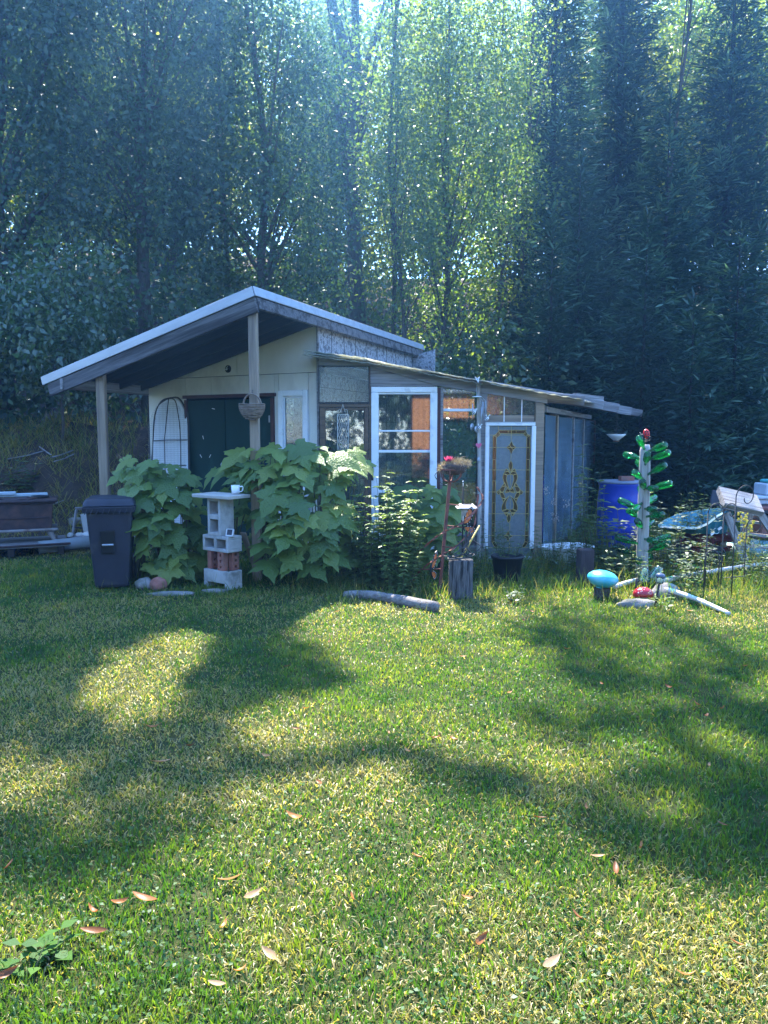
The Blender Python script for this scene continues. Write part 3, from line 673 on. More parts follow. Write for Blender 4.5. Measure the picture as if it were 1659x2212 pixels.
while k < hi - .01:
    mesh_.add(*tube_geo([(k, -.05, wz0), (k, -.05, hoop_top(k))], .0014, 3, False)); k += .026
k = wz0
while k < zt:
    h = (hi - lo) / 2 - .015
    if k > zt - .45:
        while h > .03 and hoop_top((lo + hi) / 2 + h) < k: h -= .01
    mesh_.add(*tube_geo([((lo + hi) / 2 - h, -.05, k), ((lo + hi) / 2 + h, -.05, k)], .0014, 3, False)); k += .026
mobj('wire_mesh', mesh_.mesh('wire_mesh'), galv, wf, MWF)
prism('white_sheet', [(p.x, p.z) for p in catmull(outl, 3)], -.012, -.006, M_('bluish_white_sheet', (.70, .74, .78), (.80, .84, .87), 4, rough=.5, bump=.05), wf, MWF @ Matrix.Translation(((outl[0].x + outl[-1].x) / 2 * .04, 0, 0)) @ Matrix.Diagonal((.96, 1, .99, 1)))

# ------------------------------------------------------------------ the greenhouse
YG = 9.66
gh = thing('lean_to_greenhouse', 'lean-to greenhouse of old windows and weathered wood beside the shed', 'greenhouse', (.6, YG, 0))
def G(px, py, y=YG): return at(px, py, y)
def gbox(name, x0, y0, x1, y1, dy, th_, mat, parent=None, b=.004, z0=None):
    """board in the front plane given by two pixel corners"""
    a = G(x0, y0); c = G(x1, y1); zb = c.z if z0 is None else z0
    M = Matrix.Translation(((a.x + c.x) / 2, YG + dy, (a.z + zb) / 2)); return box(name, abs(c.x - a.x), th_, abs(a.z - zb), mat, parent or gh, M, b)
film = thin_glass('cloudy_film', (.80, .86, .90), .07, (.55, .62, .66), .12, .8)
film_side = thin_glass('cloudy_side_film', (.74, .88, .97), .18, (.50, .68, .80), .15, .4)
pane_m = thin_glass('old_pane', (.78, .84, .88), .035, (.45, .5, .52))
# left bay: film panel over a screen door opening
for (x0, y0, x1, y1) in ((688, 790, 690.5, 872), (796, 792, 798, 872), (690.5, 869, 796, 872)): gbox('film_frame', x0, y0, x1, y1, -.045, .02, ink, b=0)
gbox('film_panel', 690.5, 793, 796, 869, -.042, .004, film, b=0)
gbox('rail', 690, 873, 797, 880, -.02, .05, wood_brown)
gbox('screen_door_stile', 691, 881, 703, 900, -.015, .035, wood_brown, z0=.04)
gbox('screen_door_stile', 787, 881, 796, 900, -.015, .035, wood_brown, z0=.04)
gbox('screen_door_rail', 703.5, 881, 786.5, 887, -.012, .03, wood_brown)
gbox('screen_film', 703.5, 887.5, 786.5, 1200, -.004, .003, thin_glass('thin_screen', (.80, .84, .88), .03), b=0, z0=.1)
gbox('post', 797, 792, 801.5, 900, .0, .08, wood_brown, z0=0)
# storm door
sd = gbox('storm_door', 802, 836, 944, 848, -.03, .05, white_trim, b=.005)
gbox('stile', 802, 848.3, 818, 900, -.03, .05, white_trim, sd, .005, z0=.10); gbox('stile', 929, 848.3, 944, 900, -.03, .05, white_trim, sd, .005, z0=.10)
gbox('inner_trim', 818.3, 848.3, 928.7, 852, -.02, .03, white_trim, sd, .002)
for (a, b) in ((929, 932.5), (972, 977.5), (1058, 1064)): gbox('rail', 818.3, a, 928.7, b, -.022, .03, white_trim, sd, .002)
gbox('kick_panel', 818.3, 1150, 928.7, 1190, -.02, .02, white_trim, sd, .003, z0=.10)
for (a, b) in ((852.2, 928.8), (932.7, 971.8), (977.7, 1057.8), (1064.2, 1149.8)): gbox('pane', 818.3, a, 928.7, b, -.012, .004, pane_m, sd, 0)
hd = gbox('door_handle', 801, 1001, 807, 1037, -.085, .018, M_('black_plastic', (.012, .012, .013), (.02, .02, .02), 9, rough=.45, bump=0), sd, .004)
gbox('handle_arm', 802.5, 1003, 805.5, 1007, -.062, .03, MATS['black_plastic'], sd, .001); gbox('handle_arm', 802.5, 1031, 805.5, 1035, -.062, .03, MATS['black_plastic'], sd, .001)
gbox('jamb', 944.5, 838, 951, 900, -.01, .07, maroon, z0=0)
# middle window bay
gbox('post', 951.5, 836, 957, 900, .0, .06, wood_grey, z0=0)
gbox('window_rail', 957.3, 883, 1030, 889, -.02, .04, white_trim)
gbox('top_sash', 957.3, 836, 1030, 840, -.015, .03, wood_grey)
gbox('window_pane', 957.3, 840.3, 1030, 882.7, -.01, .004, pane_m, b=0)
gbox('window_pane', 957.3, 889.3, 1030, 1150, -.01, .004, pane_m, b=0)
gbox('sill_board', 957.3, 1151, 1030, 1165, -.01, .03, wood_grey, z0=.0)
gbox('post', 1033, 836, 1051.5, 900, .0, .09, wood_grey, z0=0)
# transom over the leaded door
gbox('transom_pane', 1052, 852, 1154, 896, -.02, .004, film, b=0)
gbox('transom_rail', 1052, 897, 1154, 911.5, -.005, .05, wood_tan)
for px in (1088, 1126): gbox('film_seam', px, 845, px + .8, 911, -.03, .003, white_trim, b=0)
gbox('corner_post', 1156, 868, 1174, 900, -.005, .10, wood_tan, z0=0)
# header boards over the storm door and front rafter
def gquad(name, pts, dy, th_, mat, parent=None):
    poly = []
    for px, py in pts: q = G(px, py); poly.append((q.x, q.z))
    return prism(name, poly, -th_ / 2, th_ / 2, mat, parent or gh, Matrix.Translation((0, YG + dy, 0)))
gquad('header_board', [(800, 792), (944, 812), (944, 834.5), (800, 834.5)][::1], -.02, .04, wood_grey)
gquad('front_rafter', [(690, 768), (800, 783), (942, 808), (1180, 848), (1180, 872), (942, 833), (800, 791.5), (690, 790)], -.05, .04, wood_grey)
rafter_dir = (G(1180, 862) - G(942, 822)).normalized()
# rafter tails with the eave, each a step farther back
zE = G(1262, 868).z
tail0 = G(1180, 860, YG - .05)
tip0 = at(1262, 866, YG - .05)
def raft(tip, k):
    back = tip - rafter_dir * 3.6
    return beam('rafter', back, tip, .05, .13, wood_grey, gh, b=.005, jag=.006)
beam('rafter_tail', G(1173, 857, YG - .02), Vector((tip0.x, tip0.y, tip0.z)), .05, .13, wood_grey, gh, b=.005, jag=.006)
for k in range(1, 5):
    tip = tip0 + dS * (1.22 * k) + Vector((.12 * k, 0, -.01 * k)); raft(tip, k)
beam('eave_plate', G(1176, 884, YG) + Vector((0, .05, 0)), G(1176, 884, YG) + dS * 4.95, .09, .07, wood_grey, gh)
beam('wall_plate', C0 + dS * .1 + nS * .06 + Vector((0, 0, 2.42)), C0 + dS * 3.6 + nS * .06 + Vector((0, 0, 2.42)), .05, .12, wood_grey, gh)
# side wall posts and film
gs0 = G(1176, 1000); gs0.z = 0
zS = G(1176, 884).z - .04
def SP(px): 
    q = on_plane(px, 1000, gs0, dS); return (Vector((q.x, q.y, 0)) - gs0).dot(dS)
MSd = plane_M(gs0, dS, nS)
posts = [(1186, 1201, wood_tan), (1227, 1236, wood_grey), (1247, 1258, wood_grey), (1264, 1282, wood_brown)]
ends = [.0]
for a, b, m_ in posts:
    s0_, s1_ = SP(a), SP(b); w_ = .09
    box('side_post', w_, .09, zS, m_, gh, MSd @ Matrix.Translation((s1_ - w_ / 2, .045, zS / 2)), .005); ends.append(s1_)
    box('side_batten', .085, .02, zS - .02, m_, gh, MSd @ Matrix.Translation((s1_ - w_ / 2, -.016, zS / 2)), .003)
for a, b in zip(ends[:-1], ends[1:]):
    box('side_film', b - a - .045, .004, zS - .06, film_side, gh, MSd @ Matrix.Translation(((a + b) / 2 - .02, -.003, zS / 2)), 0)
box('bottom_plate', ends[-1], .08, .09, wood_grey, gh, MSd @ Matrix.Translation((ends[-1] / 2, .10, .05)))
# corrugated roof sheets, overlapping down the slope
def clear_sheet():
    m = thin_glass('yellowed_roof_plastic', (.62, .63, .54), .45, (.72, .71, .58), .2, .6); return m
rp = clear_sheet()
def sheet(p0, p1, depth, lift, amp=.005):
    """wavy plastic sheet from p0 to p1 along the front edge, running back along the shed"""
    n = 40; mb = MB(); v = []; f = []; up = Vector((0, 0, 1))
    for j in range(2):
        for i in range(n + 1):
            t = i / n; q = p0.lerp(p1, t) + dS * (depth * j) + up * (lift + amp * math.sin(t * (p1 - p0).length / .152 * 2 * math.pi)); v.append(tuple(q))
    for i in range(n): f.append((i, i + 1, n + 2 + i, n + 1 + i))
    o = len(v); v += [(x, y, z - .008) for x, y, z in v]; f += [tuple(o + k for k in q[::-1]) for q in f[:]]
    for i in range(n): f.append((i, i + o, i + 1 + o, i + 1))
    mb.add(v, f); return mobj('roof_sheet', mb.mesh('roof_sheet'), rp, gh)
yf = YG - .22
for (x0, y0, x1, y1, l, d) in ((654, 762, 790, 777, 0, 4.0), (654, 757, 788, 773, .005, 3.9), (652, 766, 800, 784, 0, 4.0), (783, 775, 948, 805, .0, 4.4), (790, 782, 930, 806, .0, 4.4), (908, 800, 1065, 829, .012, 4.5), (905, 804, 1040, 828, .0, 4.5), (1035, 822, 1150, 844, .01, 4.6), (1060, 829, 1258, 862, .0, 4.6)):
    sheet(at(x0, y0, yf + .02 * d - .1), at(x1, y1, yf + .02 * d - .1), d, l)
gquad('sheet_flap', [(690, 772), (790, 781), (800, 790), (770, 786)], -.12, .006, rp)
lb = at(1240, 853, YG + 1.1); beam('loose_roof_board', lb, at(1300, 871, YG + 1.15) + Vector((0, 0, .06)), .14, .05, wood_grey, gh, jag=.005)
# leaded glass door
frost = None
def frosted():
    m = bpy.data.materials.new('frosted_glass'); m.use_nodes = True; nt = m.node_tree; nt.nodes.clear(); L = nt.links.new
    tr = nt.nodes.new('ShaderNodeBsdfTransparent'); tr.inputs[0].default_value = (.55, .62, .64, 1)
    d = nt.nodes.new('ShaderNodeBsdfDiffuse'); d.inputs[0].default_value = (.30, .35, .36, 1); t = nt.nodes.new('ShaderNodeBsdfTranslucent'); t.inputs[0].default_value = (.5, .56, .56, 1)
    gl = nt.nodes.new('ShaderNodeBsdfGlossy'); gl.inputs['Roughness'].default_value = .25; gl.inputs[0].default_value = (.7, .75, .8, 1)
    tc = nt.nodes.new('ShaderNodeTexCoord').outputs['Object']
    bp = nt.nodes.new('ShaderNodeBump'); bp.inputs['Strength'].default_value = .9; bp.inputs['Distance'].default_value = .01; L(noise_node(nt, tc, 60, 5, .7), bp.inputs['Height'])
    for q in (d, t, gl): L(bp.outputs[0], q.inputs['Normal'])
    a = nt.nodes.new('ShaderNodeMixShader'); a.inputs[0].default_value = .5; L(d.outputs[0], a.inputs[1]); L(t.outputs[0], a.inputs[2])
    b = nt.nodes.new('ShaderNodeMixShader'); L(ramp(nt, noise_node(nt, tc, 25, 5, .7), [(.3, (.25, .25, .25)), (.7, (.5, .5, .5))]), b.inputs[0]); L(a.outputs[0], b.inputs[1]); L(tr.outputs[0], b.inputs[2])
    c = nt.nodes.new('ShaderNodeMixShader'); c.inputs[0].default_value = .12; L(b.outputs[0], c.inputs[1]); L(gl.outputs[0], c.inputs[2])
    o = nt.nodes.new('ShaderNodeOutputMaterial'); L(c.outputs[0], o.inputs['Surface']); return m
frost = frosted()
brass = M_('brass_came', (.55, .43, .16), (.72, .58, .25), 20, rough=.35, bump=0, metal=.8)
amber = bpy.data.materials.new('amber_bevel_glass'); amber.use_nodes = True; ab = amber.node_tree.nodes['Principled BSDF']
ab.inputs['Base Color'].default_value = (.10, .055, .02, 1); ab.inputs['Roughness'].default_value = .12; ab.inputs['Transmission Weight'].default_value = .35; ab.inputs['Specular IOR Level'].default_value = .8
ld = gbox('leaded_door', 1047, 913.5, 1154, 920, -.06, .05, white_trim, b=.006)
gbox('frame_stile', 1047, 920.2, 1054.5, 1000, -.06, .05, white_trim, ld, .006, z0=.16); gbox('frame_stile', 1146.5, 920.2, 1154, 1000, -.06, .05, white_trim, ld, .006, z0=.16)
gbox('frame_rail', 1054.7, 1200, 1146.3, 1207, -.06, .05, white_trim, ld, .006)
for (x0, y0, x1, y1) in ((1047, 911.8, 1154, 913.2),): gbox('frame_lip', x0, y0, x1, y1, -.075, .03, white_trim, ld, .002)
gl0 = G(1054.7, 920.2); gl1 = G(1146.3, 1199.8)
DW, DH = gl1.x - gl0.x, gl0.z - gl1.z
box('frosted_pane', DW, .006, DH, frost, ld, Matrix.Translation(((gl0.x + gl1.x) / 2, YG - .05, (gl0.z + gl1.z) / 2)), 0)
# design coordinates: the pane as 0..640 by 0..1960 (from the close view)
def D(x, y, o=-.058): return Vector((gl0.x + (x - 195) / 640 * DW, YG + o, gl0.z - (y - 155) / 1960 * DH))
came = MB()
def came_line(pts, r=.0028, sm=False):
    P = [D(*p) for p in pts]; P = catmull(P, 5) if sm else P; came.add(*tube_geo(P, r, 5, False), sm=True)
def piece(pts, sm=True, k=4):
    P = [D(*p, -.0535) for p in pts]
    if sm: P = catmull(P + [P[0]], k)[:-1]
    prism('glass_piece', [(p.x, p.z) for p in P], -.0575 + YG, -.0532 + YG, amber, ld); came_line([p for p in pts] + [pts[0]], sm=sm)
X0, X1, XC = 195, 835, 515
for (y) in (290, 475, 810, 1140, 1470, 1800, 1985): came_line([(X0, y), (X1, y)])
for ys_ in ((155, 370), (575, 665), (870, 1045), (1250, 1440), (1610, 1725), (1900, 2080)): came_line([(XC, ys_[0]), (XC, ys_[1])])
came_line([(330, 155), (330, 215)]); came_line([(725, 155), (725, 215)])
for (xa, xb) in ((258, 302), (735, 780)):
    for (ya, yb) in ((300, 650), (655, 970), (975, 1300), (1305, 1620), (1625, 1900)): piece([(xa, ya), (xb, ya), (xb, yb), (xa, yb)], False)
for (xa, xb) in ((335, 466), (470, 578), (582, 722)): piece([(xa, 218), (xb, 218), (xb, 266), (xa, 266)], False)
piece([(262, 292), (300, 280), (328, 235), (360, 270), (345, 300), (308, 326)], False); piece([(782, 292), (744, 280), (722, 235), (690, 270), (705, 300), (740, 326)], False)
piece([(262, 1905), (300, 1890), (345, 1960), (325, 1985), (290, 1960)], False); piece([(778, 1905), (740, 1890), (700, 1960), (718, 1985), (750, 1960)], False)
def diamond(cx, cy, w, h): piece([(cx, cy - h), (cx + w * .35, cy - h * .35), (cx + w, cy), (cx + w * .35, cy + h * .35), (cx, cy + h), (cx - w * .35, cy + h * .35), (cx - w, cy), (cx - w * .35, cy - h * .35)], False); came_line([(cx - w * .5, cy - h * .5), (cx + w * .5, cy + h * .5)])
diamond(518, 475, 70, 100); diamond(492, 1810, 65, 85)
piece([(515, 668), (540, 740), (515, 838), (486, 740)]); piece([(500, 1460), (525, 1540), (497, 1605), (471, 1540)])
def both(pts): piece(pts); piece([(2 * 508 - x, y) for x, y in pts])
both([(500, 850), (450, 790), (432, 840), (470, 835)]); both([(508, 870), (470, 830), (415, 858), (460, 885)])
both([(413, 870), (460, 885), (455, 960), (490, 1080), (480, 1095), (430, 1010), (405, 930)])
both([(480, 1060), (508, 1120), (480, 1150), (440, 1145)])
both([(430, 1000), (445, 1040), (390, 1060)]); both([(445, 1050), (410, 1140), (362, 1125), (385, 1070)])
both([(362, 1105), (375, 1140), (350, 1180), (320, 1140)]); both([(365, 1150), (410, 1155), (440, 1240), (385, 1220)]); both([(395, 1230), (440, 1245), (415, 1285)])
both([(500, 1195), (440, 1260), (400, 1350), (402, 1420), (455, 1410), (450, 1320), (480, 1240)])
both([(500, 1410), (470, 1400), (405, 1425), (450, 1455), (490, 1440)]); both([(430, 1460), (480, 1460), (470, 1505)])
mobj('came_strips', came.mesh('came'), brass, ld)
# inside: barrels and clutter seen through the panes
blue_p = M_('blue_barrel_plastic', (.006, .03, .30), (.010, .045, .38), 4, rough=.42, bump=.05, spec=.4)
pale_blue = M_('pale_blue_pail', (.10, .30, .50), (.14, .36, .58), 4, rough=.5, bump=.05)
white_p = M_('white_plastic', (.66, .68, .68), (.76, .78, .78), 6, rough=.5, bump=.05, c3=(.5, .5, .47), c3scale=3)
def barrel(label, loc, r=.30, h=.92, mat=blue_p, lid=None, grp=None):
    t = thing('barrel', label, 'barrel', loc, group=grp); s = h / .92
    lathe('body', [(r * .90, 0), (r * .95, .02 * s), (r * .99, .25 * s), (r * 1.02, .30 * s), (r * .98, .34 * s), (r * .99, .60 * s), (r * 1.02, .64 * s), (r * .98, .68 * s), (r * .93, .84 * s), (r * .97, .87 * s), (r * .97, .885 * s), (r * .9, .89 * s)], mat, t, W[t].copy(), 28)
    l = lathe('lid', [(r * .99, .89 * s), (r * 1.01, .895 * s), (r * 1.01, .915 * s), (r * .96, .925 * s), (r * .5, .92 * s), (.01, .92 * s)], lid or mat, t, W[t].copy(), 28)
    return t
q = gs0 + dS * .75 - nS * .42; barrel('blue barrel inside the greenhouse, nearest the glazed corner', (q.x, q.y, 0), .29, .92, grp='barrels in the greenhouse')
q = gs0 + dS * 1.75 - nS * .42; barrel('blue barrel inside the greenhouse, middle of the row behind the film', (q.x, q.y, 0), .29, .92, grp='barrels in the greenhouse')
q = gs0 + dS * 2.9 - nS * .42; barrel('blue barrel inside the greenhouse, farthest back behind the film', (q.x, q.y, 0), .29, .92, grp='barrels in the greenhouse')
q = gs0 + dS * .72 - nS * .40; pail = thing('pail', 'pale blue pail with white rim on the barrel inside the greenhouse', 'pail', (q.x, q.y, .93))
lathe('body', [(.11, 0), (.15, .40), (.14, .40), (.10, .02)], pale_blue, pail, W[pail].copy(), 20); lathe('rim', [(.152, .38), (.165, .39), (.165, .43), (.15, .43)], white_p, pail, W[pail].copy(), 20, cap=False)
tr_ = box('potting_shelf', 1.1, .35, .04, wood_tan, None, Matrix.Translation((1.05, 10.25, 1.0))); tag(tr_, 'shelf of weathered wood inside the greenhouse behind the middle window', 'shelf')
for k in range(2): box('leg', .05, .05, .98, wood_tan, tr_, Matrix.Translation((.55 + k * 1.0, 10.25, .49)))
wp_ = thing('plant_pot', 'white flower pot on the shelf behind the middle window', 'pot', (1.02, 10.2, 1.02)); lathe('pot', [(.06, 0), (.085, .15), (.09, .15), (.09, .17), (.075, .17), (.055, .02)], white_p, wp_, W[wp_].copy(), 18)

# ------------------------------------------------------------------ across the yard: a cedar outbuilding mirrored in the panes
cs = thing('cedar_outbuilding', 'orange cedar board outbuilding across the yard, mirrored in the storm door', 'outbuilding', (2.1, -7.0, 0))
x = .93
while x < 3.6:
    w_ = .185; inside = 1.72 < x + w_ / 2 < 3.1
    z0, z1 = (2.12 if inside else .0), 2.95 + random.uniform(-.02, .02)
    box('board', w_ - .014, .022, z1 - z0, cedar, cs, Matrix.Translation((x + w_ / 2, -6.0, (z0 + z1) / 2)), .003); x += w_
box('backing', 2.6, .02, .85, wood_dark, cs, Matrix.Translation((2.27, -6.03, 2.52)), 0); box('backing', .78, .02, 2.1, wood_dark, cs, Matrix.Translation((1.33, -6.03, 1.05)), 0)
box('added_dark_door', 1.36, .03, 2.08, door_paint, cs, Matrix.Translation((2.41, -6.12, 1.05)))  # door added to keep the lower part of the mirrored wall dark
for sx in (.95, 3.62): box('side_wall', .03, 2.4, 2.9, wood_brown, cs, Matrix.Translation((sx, -7.26, 1.45)))
box('roof', 3.2, 3.0, .08, roof_metal, cs, Matrix.Translation((2.28, -7.35, 3.06)) @ Matrix.Rotation(R(-4), 4, 'X'))

# ------------------------------------------------------------------ grass
grass_m = leaf_mat('grass_blade', [(.028, .085, .014), (.06, .135, .016), (.125, .185, .02), (.26, .23, .065), (.38, .30, .13)], .5, .06)
def blades_mesh(name, P, H, Wd, az, bend, tint, mat, flat=0.0):
    n = len(P); d = np.stack([np.cos(az), np.sin(az), np.zeros(n)], 1); s = np.stack([-np.sin(az), np.cos(az), np.zeros(n)], 1); up = np.array([0, 0, 1.])
    # width axis turned at random so blades face every way
    ph = rng.uniform(0, np.pi, n); wv = (s * np.cos(ph)[:, None] + d * np.sin(ph)[:, None]) * (Wd * .5)[:, None]
    b = bend[:, None]; h = H[:, None]
    mid = P + up * h * .55 * np.cos(b * .5) + d * h * .55 * np.sin(b * .5); tip = mid + up * h * .45 * np.cos(b * 1.25) + d * h * .45 * np.sin(b * 1.25)
    V = np.stack([P - wv, P + wv, mid + wv * .85, mid - wv * .85, tip], 1)
    m = bpy.data.meshes.new(name); m.vertices.add(5 * n); m.loops.add(7 * n); m.polygons.add(2 * n)
    m.vertices.foreach_set('co', V.reshape(-1).astype(np.float32))
    o = (np.arange(n) * 5)[:, None]; m.loops.foreach_set('vertex_index', (o + np.array([0, 1, 2, 3, 3, 2, 4])).reshape(-1).astype(np.int32))
    m.polygons.foreach_set('loop_start', (np.arange(n)[:, None] * 7 + np.array([0, 4])).reshape(-1).astype(np.int32))
    a = m.attributes.new('tint', 'FLOAT', 'POINT'); a.data.foreach_set('value', np.repeat(tint, 5).astype(np.float32))
    m.update(calc_edges=True); m.validate(); m.materials.append(mat); return m
def indoors(x, y):
    """inside the shed or the greenhouse"""
    p = np.stack([x - C0.x, y - C0.y], 1); 
    det = dF.x * dS.y - dF.y * dS.x; a = (p[:, 0] * dS.y - p[:, 1] * dS.x) / det; b = (dF.x * p[:, 1] - dF.y * p[:, 0]) / det
    return ((a > -.02) & (a < sL) & (b > -.0) & (b < 3.7)) | ((y > YG - .02) & (a <= .02) & (b > -.4) & (b < 5) & (x < gs0.x + (y - gs0.y) * dS.x / dS.y + .02))
YY = np.linspace(1.0, 15.0, 300); dens = 13500 * (2.2 / np.maximum(YY, 2.0)) ** 1.25; wid = 1.24 * YY + 2.6; w_ = dens * wid
cnt = int(np.trapezoid(w_, YY)) if hasattr(np, 'trapezoid') else int(np.trapz(w_, YY))
yy = np.interp(rng.random(cnt), np.cumsum(w_) / w_.sum(), YY); xx = (rng.random(cnt) - .5) * (1.24 * yy + 2.6)
dry = fbm(xx * .55 + 3, yy * .55, 61, 4) ; fine = fbm(xx * 3.1, yy * 3.1, 71, 3)
k = ~indoors(xx, yy) & (rng.random(cnt) < np.clip(.25 + 1.5 * fbm(xx * 5, yy * 5, 81, 2), 0, 1))
# trodden bare earth by the bank and thin grass far right
k &= ~((yy > 9.7) & (rng.random(cnt) < .75)) & ~((yy > 10.9) & (xx < -2.5))
xx, yy, dry, fine = xx[k], yy[k], dry[k], fine[k]; n = len(xx)
right = sstep(.2, 2.5, xx) * (1 - sstep(2.0, 3.8, yy)) * .22
dryness = np.clip((dry - .47) * 4.0 + right + (fine - .5) * .8, 0, 1) + sstep(8.6, 10, yy) * .25
isdry = rng.random(n) < np.clip(.07 + dryness * .70, 0, .85)
tint = np.where(isdry, rng.uniform(.62, 1, n), np.clip(.28 + (fine - .5) * .9 + rng.normal(0, .14, n), 0, .58))
H = np.where(isdry, rng.uniform(.022, .055, n), rng.uniform(.022, .055, n)) * (.75 + .6 * fine) * (1 + .25 * sstep(6, 9, yy))
broad = rng.random(n) < .18
Wd = (np.where(broad, .0060, .0027) + .0006 * yy) * rng.uniform(.7, 1.3, n); bend = np.where(isdry, rng.uniform(.7, 1.9, n), rng.uniform(.15, 1.25, n))
P = np.stack([xx, yy, hgt(xx, yy) - .004], 1)
go = mobj('lawn_grass', blades_mesh('lawn_grass', P, H, Wd, rng.uniform(0, 6.28, n), bend, tint, grass_m), None); tag(go, 'mown lawn grass mixed with dry straw', 'grass', kind='stuff')
# clover and plantain among the blades
n = 21000; yy = 1.6 + 6.5 * rng.random(n) ** 1.5; xx = (rng.random(n) - .5) * (1.24 * yy + 2.4); k = (fbm(xx * 1.6, yy * 1.6, 91, 3) > .46) & ~indoors(xx, yy); xx, yy = xx[k], yy[k]; n = len(xx)
P = np.stack([xx, yy, hgt(xx, yy) + rng.uniform(.008, .035, n)], 1); A_ = rng.normal(size=(n, 3)) * [1, 1, .3]; N_ = rng.normal(size=(n, 3)) * .45 + [0, 0, 1]
Lc = rng.uniform(.009, .022, n)
cl = mobj('clover', quads_mesh('clover', leaf_quads(P, A_, N_, Lc, Lc * .75), rng.random(n), leaf_mat('clover_leaf', [(.03, .085, .03), (.05, .12, .035), (.09, .16, .04)], .45, .03)), None); tag(cl, 'clover and small broad weeds scattered in the lawn', 'ground cover', kind='stuff')
# long unmown grass round the ornaments, the walls and the bank
def tuft_field(name, label, cx, cy, rx, ry, n, h0, h1, tlo, thi, w=.005, bd=(.2, 1.3), cond=None):
    x = cx + rng.normal(0, .5, n) * rx; y = cy + rng.normal(0, .5, n) * ry
    k = ~indoors(x, y) & (fbm(x * 3, y * 3, 17, 2) > .4)
    if cond is not None: k &= cond(x, y)
    x, y = x[k], y[k]; n = len(x)
    o = mobj(name, blades_mesh(name, np.stack([x, y, hgt(x, y) - .01], 1), rng.uniform(h0, h1, n), np.full(n, w) * rng.uniform(.6, 1.3, n), rng.uniform(0, 6.28, n), rng.uniform(*bd, n), rng.uniform(tlo, thi, n), grass_m), None)
    return tag(o, label, 'grass', kind='stuff')
tuft_field('tall_grass', 'tall unmown grass round the bottle tree and stakes', 3.3, 8.0, 1.9, 1.3, 3400, .08, .32, .1, .8, .005)
tuft_field('tall_grass', 'tall grass under the teal cart and trestle at the right', 4.9, 8.9, 1.6, 2.0, 3600, .12, .40, .15, .85, .006)
tuft_field('tall_grass', 'unmown grass along the foot of the plants and log', .35, 7.75, 2.2, .75, 3600, .07, .22, .1, .85, .005)
tuft_field('tall_grass', 'unmown grass round the block pedestal and bin', -2.0, 8.25, 1.9, .5, 2200, .06, .2, .1, .8, .005)
tuft_field('tall_grass', 'grass against the greenhouse front and side wall', 1.9, 9.2, 1.7, .8, 2200, .1, .32, .15, .85, .006)
tuft_field('dry_bank_grass', 'dry grass and straw hanging down the earth bank', -6.0, 12.2, 3.4, 1.5, 7500, .14, .5, .58, 1.0, .008, (.8, 2.0), cond=lambda x, y: (x < -3.2) & (y > 11))
tuft_field('dry_bank_grass', 'dry stalks along the top of the bank at the left', -6.5, 13.2, 4.5, 1.6, 4000, .2, .55, .2, .9, .008, (.3, 1.4), cond=lambda x, y: (x < -3.2) & (y > 11))
tuft_field('tall_grass', 'rough grass and weeds in front of the spruces', 6.0, 12.0, 4.5, 2.6, 6000, .15, .5, .1, .8, .01, cond=lambda x, y: x > 2.6)
tuft_field('dry_litter', 'dead leaves and wood chips on the bare ground left of the bin', -4.3, 10.5, 1.3, .6, 1500, .03, .09, .75, 1.0, .012, (1.2, 2.0))

# ------------------------------------------------------------------ undergrowth on the wooded slope
def shrub_mass(name, label, pts, per, size, mat, rad=.7):
    C = np.array(pts); P, A, N, L = spray_leaves(C, np.full(len(C), rad), per, size); k = (P[:, 2] > hgt(P[:, 0], P[:, 1])) & ((P[:, 1] < 0) | (keep_clear(P) & cull(P))); P, A, N, L = P[k], A[k], N[k], L[k]
    return tag(mobj(name, quads_mesh(name, leaf_quads(P, A, N, L, L * .6), rng.random(len(P)), mat), None), label, 'undergrowth', kind='stuff')
pts = []
for i in range(420):
    x = random.uniform(-14, 14); y = random.uniform(16.0, 27); pts.append((x, y, hz(x, y) + random.uniform(.2, 3.2)))
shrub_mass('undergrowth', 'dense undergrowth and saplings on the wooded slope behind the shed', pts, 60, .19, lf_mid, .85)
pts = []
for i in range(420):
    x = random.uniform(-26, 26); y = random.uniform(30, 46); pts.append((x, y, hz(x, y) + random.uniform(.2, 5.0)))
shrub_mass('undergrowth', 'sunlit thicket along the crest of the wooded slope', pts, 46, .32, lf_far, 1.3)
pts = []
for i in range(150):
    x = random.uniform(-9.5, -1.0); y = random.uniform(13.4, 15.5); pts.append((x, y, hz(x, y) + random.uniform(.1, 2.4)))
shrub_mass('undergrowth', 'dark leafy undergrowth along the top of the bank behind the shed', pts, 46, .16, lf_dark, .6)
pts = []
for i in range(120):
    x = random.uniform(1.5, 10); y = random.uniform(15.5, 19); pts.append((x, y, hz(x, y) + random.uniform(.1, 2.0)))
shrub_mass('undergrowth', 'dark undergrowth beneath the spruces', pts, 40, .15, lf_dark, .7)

pts = []
for i in range(1150):
    x, y = (random.uniform(-34, 34), random.uniform(-17.5, -15.5)) if i < 780 else (random.uniform(-19, -17), random.uniform(-16, 5)); pts.append((x, y, random.uniform(.2, 6.5)))
shrub_mass('added_hedge', 'added tall leaf screen behind the viewer, hiding pale sky from the panes', pts, 42, .42, lf_dark, .9)  # unseen leaf screen added to keep bright sky out of the reflections
pts = [(random.uniform(.6, 1.75), random.uniform(-5.3, -4.9), random.uniform(.1, .95)) for i in range(34)]
shrub_mass('added_hedge', 'added low leaf mass darkening the foot of the mirrored cedar boards', pts, 60, .09, lf_dark, .25)  # unseen leaf mass added to darken the lower pane reflection

